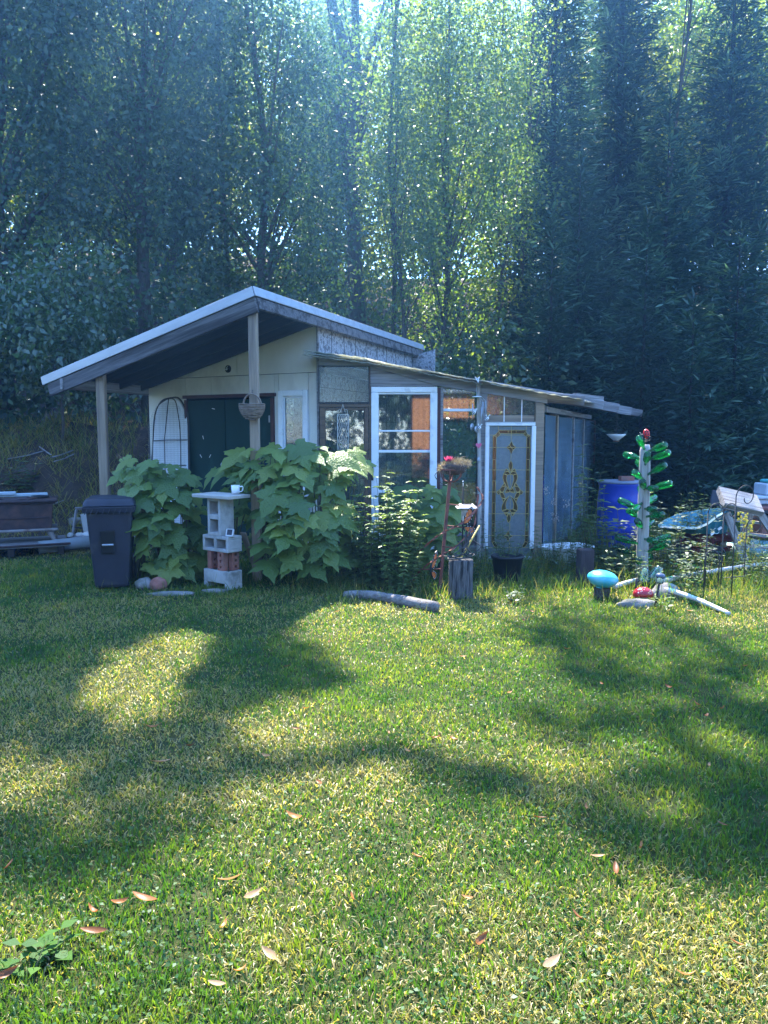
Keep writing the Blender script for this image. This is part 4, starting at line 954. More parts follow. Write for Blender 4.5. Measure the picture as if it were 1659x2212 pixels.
# ------------------------------------------------------------------ dry leaves lying on the lawn
dl_m = leaf_mat('dry_fallen_leaf', [(.16, .06, .02), (.32, .12, .03), (.42, .19, .06), (.36, .24, .13)], .25, .05, attr=None, tcol=(1, .8, .6))
def curled_leaf(seed):
    rnd = random.Random(seed); n = 7; v = []; f = []; cu = rnd.uniform(.8, 2.2); tw = rnd.uniform(-.5, .5)
    for i in range(n):
        t = i / (n - 1); w = .155 * math.sin(math.pi * min(1, t * .96 + .03)) ** .8; a = (t - .5) * cu
        c = Vector((math.sin(a) / max(.2, cu), 0, (1 - math.cos(a)) / max(.2, cu)))
        for s in (-1, 0, 1):
            v.append((c.x, s * w * math.cos(.5 + tw * t), c.z + abs(s) * w * .45 + s * w * tw * t))
    for i in range(n - 1):
        for j in range(2): a = i * 3 + j; f.append((a, a + 1, a + 4, a + 3))
    mb = MB(); mb.add(v, f, sm=True); m = mb.mesh('fallen_leaf'); m.materials.append(dl_m); return m
LM = [curled_leaf(i) for i in range(5)]
spots = [(330, 1588, .1), (347, 1664, .12), (413, 1628, .07), (314, 1965, .13), (497, 1921, .11), (638, 1785, .12), (205, 2035, .11), (203, 1990, .09), (585, 2085, .1), (545, 1955, .09), (485, 2022, .07), (1330, 1900, .1), (1265, 1763, .07), (1290, 1870, .07), (1190, 2105, .1), (1035, 2055, .1), (840, 1752, .06), (785, 1640, .07), (880, 1640, .07), (575, 1650, .07), (660, 1545, .06), (640, 1590, .07), (1445, 1498, .08), (1505, 1535, .09), (1525, 1560, .07), (1225, 1415, .08), (1130, 1350, .08), (1560, 1545, .07), (1300, 1490, .06), (980, 1612, .07), (940, 1610, .08), (1165, 1785, .07), (1385, 1850, .07), (1560, 1800, .06), (1610, 1450, .07), (150, 1430, .07), (520, 1340, .07), (710, 1395, .07), (620, 1450, .07), (690, 1710, .06), (260, 1970, .08), (20, 1890, .08), (12, 2130, .1), (1100, 1510, .06), (1000, 1430, .06), (1480, 2130, .08), (1590, 2060, .06), (1400, 1380, .06), (470, 2150, .07), (760, 1960, .06), (520, 2120, .06), (900, 1870, .06), (1010, 1960, .06), (1245, 2000, .07), (840, 1600, .05), (1530, 1670, .06), (730, 1330, .07), (1150, 1330, .09), (1490, 1330, .08), (1430, 1320, .07)]
for i, (px, py, s) in enumerate(spots):
    q = gnd(px, py); q.z = hz(q.x, q.y) + .035
    M = Matrix.Translation(q) @ Matrix.Rotation(random.uniform(0, 6.28), 4, 'Z') @ Matrix.Rotation(random.uniform(-.6, .6), 4, 'X') @ Matrix.Scale(s * .85, 4)
    o = bpy.data.objects.new('fallen_leaf', LM[i % 5]); link(o, None, M)
    tag(o, 'curled dry orange brown leaf lying on the lawn', 'leaf', 'dry leaves fallen on the lawn')

# ------------------------------------------------------------------ objects in the yard
plastic_black = MATS['black_plastic']
bin_m = M_('navy_bin_plastic', (.018, .020, .030), (.030, .032, .045), 4, rough=.5, bump=.15, bscale=60, c3=(.06, .055, .06), c3scale=2.2, c3lo=.58)
concrete = M_('concrete_block', (.34, .34, .33), (.50, .50, .48), 9, rough=.95, bump=.9, bscale=70, c3=(.24, .24, .22), c3scale=4)
brick_m = M_('red_brick', (.26, .10, .075), (.38, .17, .13), 14, rough=.95, bump=.7, bscale=60, c3=(.20, .12, .10), c3scale=6)
iron = M_('rusty_cast_iron', (.045, .030, .032), (.085, .055, .052), 7, rough=.65, bump=.4, c3=(.14, .075, .06), c3scale=3, metal=.2)
rust = M_('rusty_red_metal', (.17, .055, .04), (.27, .10, .07), 12, rough=.8, bump=.4, c3=(.10, .045, .04), c3scale=6)
stone_m = M_('field_stone', (.16, .15, .14), (.30, .28, .26), 7, rough=.95, bump=.8, c3=(.10, .11, .08), c3scale=4)
white_stone = M_('white_quartz', (.55, .54, .50), (.72, .71, .68), 10, rough=.85, bump=.6)
birch = M_('birch_bark', (.50, .49, .46), (.68, .67, .64), 10, (1, 1, 1), .8, .5, c3=(.12, .10, .09), c3scale=9, c3lo=.62, c3hi=.7)
driftwood = M_('driftwood', (.34, .32, .29), (.50, .47, .43), 7, (8, 8, .6), .9, .6, c3=(.2, .18, .16), c3scale=3)
wicker = M_('wicker', (.12, .085, .06), (.26, .20, .15), 18, rough=.85, bump=.5)

# wheeled bin
b0 = gnd(246, 1266); bn = thing('wheeled_bin', 'dark wheeled rubbish bin left of the green bush', 'bin', b0, R(14))
def taper(name, w0, d0, w1, d1, z0, z1, mat, par, M, yoff=0.0, b=.03):
    bm = bmesh.new(); bmesh.ops.create_cube(bm, size=1)
    for v in bm.verts:
        t = v.co.z + .5; v.co = Vector((v.co.x * (w0 + (w1 - w0) * t), v.co.y * (d0 + (d1 - d0) * t) + yoff * t, z0 + (z1 - z0) * t))
    if b: bmesh.ops.bevel(bm, geom=bm.edges[:], offset=b, segments=2, affect='EDGES', profile=.6)
    m = bpy.data.meshes.new(name); bm.to_mesh(m); bm.free(); return mobj(name, m, mat, par, M)
MB_ = W[bn].copy(); bd = taper('body', .33, .40, .46, .56, .02, .86, bin_m, bn, MB_, .05, .035)
taper('rim', .50, .60, .52, .62, .80, .865, bin_m, bn, MB_ @ Matrix.Translation((0, .05, .0)), 0, .012)
for k in range(9): box('rim_rib', .008, .02, .055, M_('bin_rib', (.03, .033, .045), (.05, .052, .065), 5, rough=.5) if k == 0 else MATS['bin_rib'], bn, MB_ @ Matrix.Translation((-.22 + k * .055, -.262, .815)) @ Matrix.Rotation(.45, 4, 'Y'), .002)
taper('lid', .52, .63, .46, .55, .868, .945, bin_m, bn, MB_ @ Matrix.Translation((0, .05, 0)), .02, .03)
box('lid_hinge', .40, .05, .04, bin_m, bn, MB_ @ Matrix.Translation((0, .37, .90)), .01)
taper('grip_recess', .13, .02, .14, .02, .38, .62, plastic_black, bn, MB_ @ Matrix.Translation((-.02, -.226, 0)), -.028, .006)
tube('grip_bar', [(-.075, -.246, .475), (.035, -.246, .475)], .011, metal_trim, bn, 8, MB_)
box('sticker', .075, .004, .07, white_trim, bn, MB_ @ Matrix.Rotation(R(90), 4, 'Z') @ Matrix.Translation((.1, -.232, .66)), 0)
for s in (-1, 1): lathe('wheel', [(.02, -.025), (.10, -.025), (.12, -.012), (.12, .012), (.10, .025), (.02, .025)], plastic_black, bn, MB_ @ Matrix.Translation((s * .19, .24, .12)) @ Matrix.Rotation(R(90), 4, 'Y'), 18)

# pedestal of blocks and bricks
pd = gnd(482, 1268); PM = Matrix.Translation(pd) @ Matrix.Rotation(R(-38), 4, 'Z')
def block_holes(nm, label, M, w, h, d, vert):
    """hollow block: cores run through y; vert stands on end"""
    t = .034; mb = MB(); L = max(w, h)
    if vert: segs = [(0, 0, w, t, -h / 2 + t / 2), ]
    mbx = lambda cx, cz, sx, sz: mb.add(*box_geo(sx, d, sz, (cx, 0, cz), .004))
    if vert:
        mbx(-w / 2 + t / 2, 0, t, h); mbx(w / 2 - t / 2, 0, t, h); iw = w - 2 * t
        for z, hh in ((-h / 2 + t / 2, t), (0, t * 1.6), (h / 2 - t / 2, t)): mbx(0, z, iw, hh)
    else:
        mbx(0, -h / 2 + t / 2, w, t); mbx(0, h / 2 - t / 2, w, t); ih = h - 2 * t
        for x, ww in ((-w / 2 + t / 2, t), (0, t * 1.3), (w / 2 - t / 2, t)): mbx(x, 0, ww, ih)
    o = mobj(nm, mb.mesh(nm), concrete, None, M); tag(o, label, 'block'); return o
b1 = MB()
for (cx, cy, sx, sy) in ((0, -.075, .39, .04), (0, .075, .39, .04), (-.175, 0, .04, .11), (0, 0, .045, .11), (.175, 0, .04, .11)): b1.add(*box_geo(sx, sy, .13, (cx, cy, .125), .004))
for cx in (-.165, .165): b1.add(*box_geo(.06, .19, .06, (cx, 0, .03), .004))
tag(mobj('concrete_block', b1.mesh('concrete_block'), concrete, None, PM), 'bottom concrete block of the pedestal, standing in the grass', 'block')
zt_ = .192
def brick(label, M, grp=None, holes=True):
    """brick standing on end: 9 x 20 x 6 cm with three round cores shown as deep cups"""
    t = thing('brick', label, 'brick', M=M, group=grp); mb = MB(); bm = bmesh.new()
    w, h, d = .092, .195, .06
    # front and back faces with octagonal holes, bridged by hole walls
    v = []; f = []; n = 8; cz = (-.062, 0, .062); r = .017
    mbx = MB()
    zs = [-h / 2, -.062 - r * 1.25, -.062 + r * 1.25, -r * 1.25, r * 1.25, .062 - r * 1.25, .062 + r * 1.25, h / 2]
    for a, b in ((0, 1), (2, 3), (4, 5), (6, 7)): mbx.add(*box_geo(w, d, zs[b] - zs[a], (0, 0, (zs[a] + zs[b]) / 2)))
    for c in cz:
        hw = r * 1.25
        for s in (-1, 1): mbx.add(*box_geo(w / 2 - hw, d, 2 * hw, (s * (w / 2 + hw) / 2, 0, c)))
        ring_o = [(hw, 0), (hw, hw), (0, hw), (-hw, hw), (-hw, 0), (-hw, -hw), (0, -hw), (hw, -hw)]
        for y, fl in ((-d / 2, 1), (d / 2, -1)):
            vv = [(x, y, c + z) for x, z in ring_o] + [(r * math.cos(k * math.pi / 4), y, c + r * math.sin(k * math.pi / 4)) for k in range(8)]
            mbx.add(vv, [((k, (k + 1) % 8, 8 + (k + 1) % 8, 8 + k) if fl > 0 else (8 + k, 8 + (k + 1) % 8, (k + 1) % 8, k)) for k in range(8)])
        vv = [(r * math.cos(k * math.pi / 4), y, c + r * math.sin(k * math.pi / 4)) for y in (-d / 2, d / 2) for k in range(8)]
        mbx.add(vv, [(k, 8 + k, 8 + (k + 1) % 8, (k + 1) % 8) for k in range(8)])
    bm.free(); mobj('brick_body', mbx.mesh('brick_body'), brick_m, t, M); return t
for i, (x, y, rz, lab) in enumerate([(-.13, -.02, 90, 'red brick on end at the left of the pedestal gap'), (.065, -.052, 0, 'red three-hole brick on end at the front right of the pedestal'), (.125, .045, 92, 'red three-hole brick on end at the right side of the pedestal'), (-.06, .07, 4, 'red brick on end at the back of the pedestal gap')]):
    brick(lab, PM @ Matrix.Translation((x, y, zt_ + .098)) @ Matrix.Rotation(R(rz), 4, 'Z'))
block_holes('concrete_block', 'concrete block lying on the red bricks with two cores facing out', PM @ Matrix.Translation((.0, 0, zt_ + .196 + .083)), .40, .165, .19, False)
block_holes('concrete_block', 'concrete block standing on end under the pedestal board', PM @ Matrix.Translation((-.015, .0, zt_ + .196 + .166 + .195)) @ Matrix.Rotation(R(2), 4, 'Z'), .195, .388, .19, True)
ztop_ = zt_ + .196 + .166 + .39
bo = box('pedestal_board', .50, .34, .035, M_('grey_board', (.33, .31, .28), (.46, .44, .40), 5, (.6, 8, 8), .9, .4), None, PM @ Matrix.Translation((.0, 0, ztop_ + .019)) @ Matrix.Rotation(R(9), 4, 'Z') @ Matrix.Rotation(R(1), 4, 'Y'), .004); tag(bo, 'weathered board laid on top of the block pedestal', 'board')
ml = at(509, 1069, pd.y); mug = thing('mug', 'white mug standing on the pedestal board', 'mug', (ml.x, ml.y, ztop_ + .042))
lathe('cup', [(.034, 0), (.040, .003), (.046, .085), (.043, .085), (.037, .008), (.001, .008)], white_trim, mug, W[mug].copy(), 20)
tube('handle', catmull([(.043, 0, .07), (.072, 0, .072), (.076, 0, .045), (.062, 0, .022), (.040, 0, .018)], 4), .006, white_trim, mug, 6)
for c in mug.children:
    if c.name.startswith('handle'): c.matrix_basis = Matrix.Identity(4)
so_ = at(497, 1158, pd.y - .16); sol = thing('solar_light', 'small silver solar light leaning on the upright block', 'lamp', M=Matrix.Translation((so_.x, so_.y, zt_ + .196 + .166 + .04)) @ Matrix.Rotation(R(-20), 4, 'Z') @ Matrix.Rotation(R(-18), 4, 'X'))
box('housing', .085, .03, .085, M_('silver_plastic', (.50, .50, .50), (.62, .62, .62), 8, rough=.4, bump=0, metal=.3), sol, W[sol].copy(), .006); box('solar_cell', .058, .004, .058, M_('solar_cell', (.012, .014, .02), (.03, .03, .04), 10, rough=.2, bump=0), sol, W[sol] @ Matrix.Translation((.004, -.0165, .004)), 0)
def rock(label, p, sx, sy, sz, mat=stone_m, seed=0, rz=0.0, name='rock'):
    bm = bmesh.new(); bmesh.ops.create_icosphere(bm, subdivisions=3, radius=1); rnd = random.Random(seed); off = Vector((rnd.uniform(0, 50), rnd.uniform(0, 50), rnd.uniform(0, 50)))
    from mathutils import noise as mn
    for v in bm.verts: v.co *= 1 + .28 * mn.noise(v.co * 1.3 + off) + .1 * mn.noise(v.co * 3.1 + off); v.co = Vector((v.co.x * sx, v.co.y * sy, max(v.co.z, -.6) * sz))
    m = bpy.data.meshes.new(name); bm.to_mesh(m); bm.free(); m.polygons.foreach_set('use_smooth', [True] * len(m.polygons))
    o = mobj(name, m, mat, None, Matrix.Translation(p) @ Matrix.Rotation(rz, 4, 'Z')); return tag(o, label, 'rock')
q = gnd(312, 1272); rock('rounded grey rock at the foot of the left bush', (q.x, q.y, .04), .10, .08, .07, seed=3)
q = gnd(342, 1274); rock('brownish rock beside the rounded grey one', (q.x, q.y, .05), .08, .07, .09, brick_m, 4)
q = gnd(372, 1286); rock('flat slate stone lying in the grass before the left bush', (q.x, q.y, .01), .24, .07, .03, seed=5, rz=.1)
q = gnd(465, 1280); rock('flat stone edging beside the bottom block', (q.x, q.y, .01), .14, .05, .03, seed=6)
bl = gnd(560, 1250); lb2 = beam('leaning_board', at(525, 1150, pd.y + .3), Vector((bl.x, bl.y, .0)), .09, .02, wood_tan, None); tag(lb2, 'narrow board leaning beside the pedestal into the bush', 'board')
tp_ = at(345, 1110, 8.75); pot = thing('clay_pot', 'terracotta pot half hidden behind the left bush', 'pot', (tp_.x, tp_.y, .45)); lathe('pot', [(.09, 0), (.125, .2), (.14, .2), (.14, .25), (.12, .25), (.085, .03)], M_('terracotta', (.40, .15, .08), (.52, .22, .13), 7, rough=.9), pot, W[pot].copy(), 20)
tbx = box('pot_bench', .9, .3, .04, wood_grey, None, Matrix.Translation((tp_.x + .1, tp_.y, .43))); tag(tbx, 'low grey bench behind the left bush', 'bench')
for s in (-.4, .4): box('leg', .06, .25, .41, wood_grey, tbx, Matrix.Translation((tp_.x + .1 + s, tp_.y, .205)))

# cast iron stove on its platform
sc_ = at(40, 1150, 10.35); ST = Matrix.Translation((sc_.x - .05, sc_.y, 0)) @ Matrix.Rotation(R(24), 4, 'Z')
plat = thing('platform', 'low dark platform of boards under the old stove', 'platform', M=ST)
for k in range(5): box('board', 1.36, .19, .03, wood_grey, plat, ST @ Matrix.Translation((-.04, -.46 + k * .2, .135)), .004)
for x in (-.65, -.04, .56): box('runner', .08, 1.0, .10, wood_dark, plat, ST @ Matrix.Translation((x, -.06, .065)))
tube('edge_rail', [(-.72, -.57, .155), (.68, -.57, .155)], .014, iron, plat, 6, ST)
stv = thing('wood_stove', 'rusty cast iron wood stove with curved legs at the left edge', 'stove', M=ST @ Matrix.Translation((0, 0, .152)))
SM = W[stv].copy()
taper('body', .92, .46, .98, .50, .17, .53, iron, stv, SM, 0, .02); box('top_plate', 1.10, .60, .035, iron, stv, SM @ Matrix.Translation((0, 0, .555)), .012); box('top_rim', 1.04, .54, .02, iron, stv, SM @ Matrix.Translation((0, 0, .525)), .006)
box('skirt', 1.08, .58, .035, M_('grey_enamel_trim', (.22, .20, .19), (.34, .31, .30), 8, rough=.6, bump=.3, c3=(.16, .09, .07), c3scale=5), stv, SM @ Matrix.Translation((0, 0, .165)), .012)
for (x, y) in ((-.25, 0), (.18, -.02)): lathe('hob_lid', [(.12, 0), (.125, .006), (.115, .012), (.02, .012), (.02, .02), (.001, .02)], iron, stv, SM @ Matrix.Translation((x, y, .574)), 20)
lathe('iron_ring', [(.10, 0), (.115, .0), (.115, .03), (.10, .03), (.10, 0)], plastic_black, stv, SM @ Matrix.Translation((.33, .08, .574)), 22, cap=False)
for (x, y) in ((-.44, -.2), (.44, -.2), (-.44, .2), (.44, .2)):
    mb = MB(); mb.add(*tube_geo(catmull([(0, 0, .15), (.015 * (1 if x > 0 else -1), -.02, .09), (.045 * (1 if x > 0 else -1), -.035, .03), (.075 * (1 if x > 0 else -1), -.05, .003)], 4), [.055, .052, .048, .043, .038, .034, .03, .027, .025, .024, .024, .026, .03], 8), sm=True); mobj('leg', mb.mesh('leg'), MATS['grey_enamel_trim'], stv, SM @ Matrix.Translation((x, y, 0)))
dr = box('fire_door', .02, .34, .28, iron, stv, SM @ Matrix.Translation((-.485, 0, .36)), .008); box('latch', .05, .03, .06, iron, dr, SM @ Matrix.Translation((-.51, -.14, .36)), .006)
box('side_moulding', .62, .012, .012, iron, stv, SM @ Matrix.Translation((.12, -.246, .33)) @ Matrix.Rotation(R(0), 4, 'Y'), .003)
for k, (dx, z, ln) in enumerate(((-.35, .03, .75), (.12, .0, .62))):
    o = beam('pale_plank', SM @ Vector((dx - ln / 2, .32 + k * .05, .60 + z)), SM @ Vector((dx + ln / 2, .34 + k * .05, .60 + z)), .12, .04, M_('pale_painted_plank%d' % k, (.40, .50, .55), (.52, .62, .66), 6, (.6, 8, 8), .7, .3), None); tag(o, ('pale blue plank lying across the back of the stove top', 'second pale blue plank, nearer the right end of the stove')[k], 'plank')
hs = tube('hose_handle', [SM @ Vector(p) for p in catmull([(-.55, -.1, .66), (-.3, -.1, .70), (-.2, -.12, .69), (-.25, -.2, .62), (-.42, -.28, .59)], 4)], .016, plastic_black, None, 8); tag(hs, 'bent black handle lying on the stove top', 'handle')
pp0, pp1 = at(100, 1192, 10.15), at(152, 1176, 10.65); pipe = thing('pipe', 'grey pipe lying on the ground beside the stove platform', 'pipe', M=Matrix.Identity(4)); 
mb = MB(); v, f = lathe_geo([(.075, 0), (.085, 0), (.085, .95), (.075, .95), (.075, 0)], 18, False); mb.add(v, f, sm=True); d_ = Vector((.82, .5, .05)).normalized(); pipe.matrix_basis = Matrix.Translation((pp0.x - .1, pp0.y, .09)); W[pipe] = pipe.matrix_basis.copy()
mobj('pipe_body', mb.mesh('pipe_body'), M_('grey_pipe', (.18, .21, .22), (.26, .29, .30), 5, rough=.6, bump=.2), pipe, W[pipe] @ d_.to_track_quat('Z', 'Y').to_matrix().to_4x4())
q = Vector((-4.28, 10.9, 0)); q = at(185, 1187, 10.75); q.z = hz(q.x, q.y); tub = thing('wooden_tub', 'low round wooden tub full of white stones behind the bin', 'tub', q)
for k in range(16):
    a = k * 2 * math.pi / 16; box('stave', .062, .03, .19, wood_grey, tub, W[tub] @ Matrix.Rotation(a, 4, 'Z') @ Matrix.Translation((0, -.17, .095)), .006)
lathe('soil', [(.15, .13), (.15, .15), (.001, .15)], wood_dark, tub, W[tub].copy(), 16)
for k in range(7): rock('white quartz stone heaped in the wooden tub', W[tub] @ Vector((random.uniform(-.12, .12), random.uniform(-.12, .02), .19)), .055, .05, .04, white_stone, 20 + k, name='white_stone')['group'] = 'white stones in the tub'
q2 = at(152, 1172, 10.6); rock('single white stone on the end of the grey pipe', (q2.x, q2.y, .2), .04, .04, .04, white_stone, 41, name='white_stone')
ch = thing('broken_chair', 'broken old wooden chair leaning on the bank behind the bin', 'chair', (at(190, 1150, 11.0).x, 11.0, hz(at(190, 1150, 11).x, 11.0)))
CM = W[ch].copy(); beam('back_board', CM @ Vector((.02, 0, .05)), CM @ Vector((-.08, .1, .45)), .12, .02, M_('bleached_board', (.36, .36, .34), (.48, .48, .46), 6, (.6, 8, 8), .9, .4), ch, up=(0, -1, 0))
for s, nm in ((-.2, 'frame_post'), (.14, 'frame_post')): beam(nm, CM @ Vector((s - .06, .02, 0)), CM @ Vector((s, .12, .52)), .03, .03, wood_grey, ch)
beam('top_rail', CM @ Vector((-.22, .12, .52)), CM @ Vector((.2, .12, .54)), .03, .04, wood_grey, ch); beam('cross_rail', CM @ Vector((-.2, .06, .25)), CM @ Vector((.16, .06, .22)), .025, .025, wood_dark, ch)
for k in range(9):
    x0 = random.uniform(-6.2, -3.6); y0 = random.uniform(11.6, 12.9); a = random.uniform(0, 3.1); L_ = random.uniform(.3, .7); z0 = hz(x0, y0)
    o = tube('dead_branch', [(x0, y0, z0 + .08), (x0 + math.cos(a) * L_ * .5, y0 - .1, z0 + .0), (x0 + math.cos(a) * L_, y0 - .25, z0 - .05)], .012, wood_grey, None, 5); tag(o, 'dead grey branch caught on the face of the earth bank', 'branch', 'dead branches on the bank')
for k in range(5):
    x0 = random.uniform(-5.6, -3.4); y0 = random.uniform(11.3, 12.4); rock('stone showing in the earth bank behind the stove', (x0, y0, hz(x0, y0) + .0), random.uniform(.1, .22), .12, random.uniform(.07, .14), stone_m, 60 + k)['group'] = 'stones in the bank'

# hanging basket on the porch post
hb = at(545, 885, POST.y - .10); wb = thing('wicker_basket', 'wicker wall basket hanging on the porch post', 'basket', hb)
mb = MB(); rad = .135
for j in range(11):
    t = j / 10; r = rad * math.sqrt(max(.04, 1 - (t * .97) ** 2.2)); z = .055 - .16 * t
    mb.add(*tube_geo([(r * math.cos(a), -.02 + r * .62 * math.sin(a), z + random.uniform(-.004, .004)) for a in [k * 2 * math.pi / 18 for k in range(19)]], .0085, 5, False), sm=True)
mobj('woven_bowl', mb.mesh('bowl'), wicker, wb, W[wb].copy()); lathe('bowl_lining', [(.02, -.10), (.075, -.08), (.11, -.03), (.122, .04)], MATS['dark_soffit_wood'], wb, W[wb] @ Matrix.Translation((0, -.02, 0)) @ Matrix.Diagonal((1, .6, 1, 1)), 16, cap=False)
mb = MB()
for o_ in (-.008, .008): mb.add(*tube_geo([(.092 * math.cos(a), .0 + o_, .05 + .115 * math.sin(a)) for a in [k * math.pi / 12 for k in range(13)]], .0105, 6), sm=True)
mobj('handle', mb.mesh('handle'), wicker, wb, W[wb].copy()); tube('hook', [(0, .02, .165), (0, .0, .19), (0, .05, .21)], .004, wire, wb, 5, W[wb].copy())
# diamond-mesh feeder hanging in the left bay
fe = at(741, 950, YG - .09); fd = thing('mesh_feeder', 'pale diamond mesh feeder hanging in the screened bay', 'feeder', fe); cream = M_('cream_metal', (.50, .49, .44), (.62, .61, .56), 9, rough=.6, bump=.1)
mb = MB(); w_, h_ = .068, .31
nx, nz = 5, 15
for i in range(-nz, nx + nz):
    for sgn in (-1, 1):
        pts = []
        for j in range(nz + 1):
            x = -w_ + 2 * w_ * ((i + (j if sgn > 0 else -j) * .5) / nx)
            if -w_ - 1e-6 <= x <= w_ + 1e-6: pts.append((x, 0, -h_ + 2 * h_ * j / nz))
        if len(pts) > 1: mb.add(*tube_geo(pts, .0022, 4, False))
mobj('mesh_body', mb.mesh('mesh_body'), cream, fd, W[fd].copy()); 
for s in (-1, 1): tube('frame_rod', [(s * w_, 0, -h_), (s * w_, 0, h_)], .004, cream, fd, 5, W[fd].copy())
for s in (-1, 1): tube('frame_rod', [(-w_, 0, s * h_), (w_, 0, s * h_)], .004, cream, fd, 5, W[fd].copy())
for s in (-1, 1): tube('scroll', catmull([(s * .06, 0, h_), (s * .05, 0, h_ + .06), (s * .02, 0, h_ + .05), (s * .03, 0, h_ + .03), (s * .01, 0, h_ + .09), (0, 0, h_ + .13)], 4), .003, cream, fd, 5, W[fd].copy())
# driftwood pole with wind chimes before the greenhouse
p0 = at(1033, 1195, YG - .13); p1 = at(1034.5, 822, YG - .13); dp = tube('driftwood_pole', catmull([(p0.x, p0.y, 0), (p0.x + .01, p0.y, .5), (p0.x + .005, p0.y, 1.1), (p1.x, p1.y, 1.8), (p1.x, p1.y, p1.z)], 4), [.028, .027, .026, .027, .026, .025, .026, .025, .024, .025, .024, .023, .024, .022, .022, .02, .018], driftwood, None, 8); tag(dp, 'pale driftwood pole standing left of the leaded glass door', 'pole')
wc0 = at(1030, 858, YG - .20); wc = thing('wind_chime', 'wind chime with striped bees and a pink heart on the driftwood pole', 'wind chime', wc0); WM = W[wc].copy()
lathe('top_disc', [(.06, 0), (.062, .004), (.055, .010), (.001, .014)], white_p, wc, WM, 18); tube('hanger', [(0, 0, .01), (.0, .06, .09), (.005, .08, .16)], .002, white_trim, wc, 4, WM)
def qz(px, py): q = at(px, py, YG - .20); return q - wc0
for (px, ya, yb) in ((1021, 872, 905), (1043, 868, 905), (1049, 866, 892), (1040, 880, 915)):
    a, b = qz(px, ya), qz(px, yb); tube('chime_tube', [a, b], .008, metal_trim, wc, 8, WM); tube('string', [(a.x * .6, 0, 0), a], .0012, white_trim, wc, 3, WM)
stripe = plastic_black
for (px, py) in ((1024, 892), (1035, 925), (1052, 905)):
    c = qz(px, py); b_ = lathe('bee', [(.001, -.03), (.018, -.018), (.022, 0), (.018, .018), (.001, .03)], white_p, wc, WM @ Matrix.Translation(c) @ Matrix.Rotation(R(50), 4, 'Y'), 10)
    for z in (-.012, .004): lathe('stripe', [(.0205, -.003), (.0228, 0), (.0205, .004)], stripe, b_, WM @ Matrix.Translation(c) @ Matrix.Rotation(R(50), 4, 'Y') @ Matrix.Translation((0, 0, z)), 10, cap=False)
    for s in (-1, 1): prism('wing', [(0, 0), (.02 * s + .012, .045), (.03 * s + .012, .03)], -.002, .002, white_p, b_, WM @ Matrix.Translation(c + Vector((0, 0, .015))))
for (px, py, r) in ((1020, 922, .045), (1029, 927, .04)): lathe('metal_disc', [(.001, -.002), (r, -.002), (r, .002), (.001, .002)], metal_trim, wc, WM @ Matrix.Translation(qz(px, py)) @ Matrix.Rotation(R(90), 4, 'X') @ Matrix.Rotation(R(50), 4, 'Y'), 16)
c = qz(1034, 962); prism('heart', [(0, -.04), (.035, .0), (.036, .02), (.02, .03), (0, .018), (-.02, .03), (-.036, .02), (-.035, 0)], -.004, .004, M_('pink_heart', (.60, .10, .20), (.72, .16, .28), 9, rough=.4, bump=0), wc, WM @ Matrix.Translation(c)); tube('string', [qz(1034, 935), qz(1034, 990)], .0014, white_trim, wc, 3, WM)
c = qz(1034, 993); lathe('crystal_bird', [(.001, -.035), (.02, -.02), (.022, .005), (.012, .025), (.001, .035)], metal_trim, wc, WM @ Matrix.Translation(c), 10)
bow = thing('string_bow', 'white string bow tied over the greenhouse roof edge', 'string', at(1031, 818, YG - .34)); tube('loop', [(-.005, 0, 0), (.0, -.01, -.03), (.01, -.01, -.05), (.016, -.01, -.02), (.012, 0, .0)], .005, white_trim, bow, 5, W[bow].copy()); 
for s in (-1, 1): tube('bow_loop', [(0, 0, 0), (s * .03, 0, .02), (s * .02, 0, .0), (0, 0, 0)], .006, white_trim, bow, 5, W[bow].copy())

# rusty plant stand with spiral strap
YS = 7.85
def S(cx, cy, dy=0.0): return at((1250 + cx / 2.37) * .576, (1600 + cy / 2.37) * .576, YS + dy)
ps = thing('plant_stand', 'rusty metal plant stand with a basket on top and a twisted spiral strap', 'plant stand', Vector((S(945, 1460).x, YS, 0)))
tp = S(1035, 490); bt = S(945, 1460); bt.z = 0; beam('pole', bt, tp, .032, .03, rust, ps, b=.003)
def ribbon(name, pts, w=.022):
    P = catmull(pts, 6); v = []; f = []; n = len(P)
    for i, p in enumerate(P):
        t = (P[min(i + 1, n - 1)] - P[max(0, i - 1)]).normalized(); a = i * .75; s = t.orthogonal().normalized(); b = t.cross(s); d = (s * math.cos(a) + b * math.sin(a)) * w * .5; e = t.cross(d).normalized() * .0018
        v += [tuple(p + d + e), tuple(p - d + e), tuple(p - d - e), tuple(p + d - e)]
    for i in range(n - 1):
        for k in range(4): f.append((i * 4 + k, i * 4 + (k + 1) % 4, i * 4 + 4 + (k + 1) % 4, i * 4 + 4 + k))
    f += [(0, 1, 2, 3), tuple((n - 1) * 4 + k for k in (3, 2, 1, 0))]
    mb = MB(); mb.add(v, f); return mobj(name, mb.mesh(name), rust, ps)
ribbon('spiral_strap', [S(1275, 535, .05), S(1325, 620, -.02), S(1300, 700, -.12), S(1180, 830, -.28), S(1080, 890, -.33), S(960, 950, -.3), S(830, 1050, -.18), S(745, 1140, .02), S(735, 1230, .15)])
ribbon('spiral_strap', [S(1290, 600, .1), S(1270, 760, .05), S(1255, 870, -.05), S(1200, 960, -.2), S(1080, 1070, -.3), S(950, 1150, -.32), S(830, 1230, -.25), S(730, 1330, -.1), S(700, 1410, 0)])
for (a, b, d) in (((1022, 690), (1272, 712), 0), ((1010, 880), (1258, 908), -.05), ((972, 1065), (1082, 1080), -.3), ((760, 1270), (955, 1265), -.1), ((700, 1465), (935, 1458), 0)): beam('rung', S(*a), S(*b, d), .02, .012, rust, ps, b=.002)
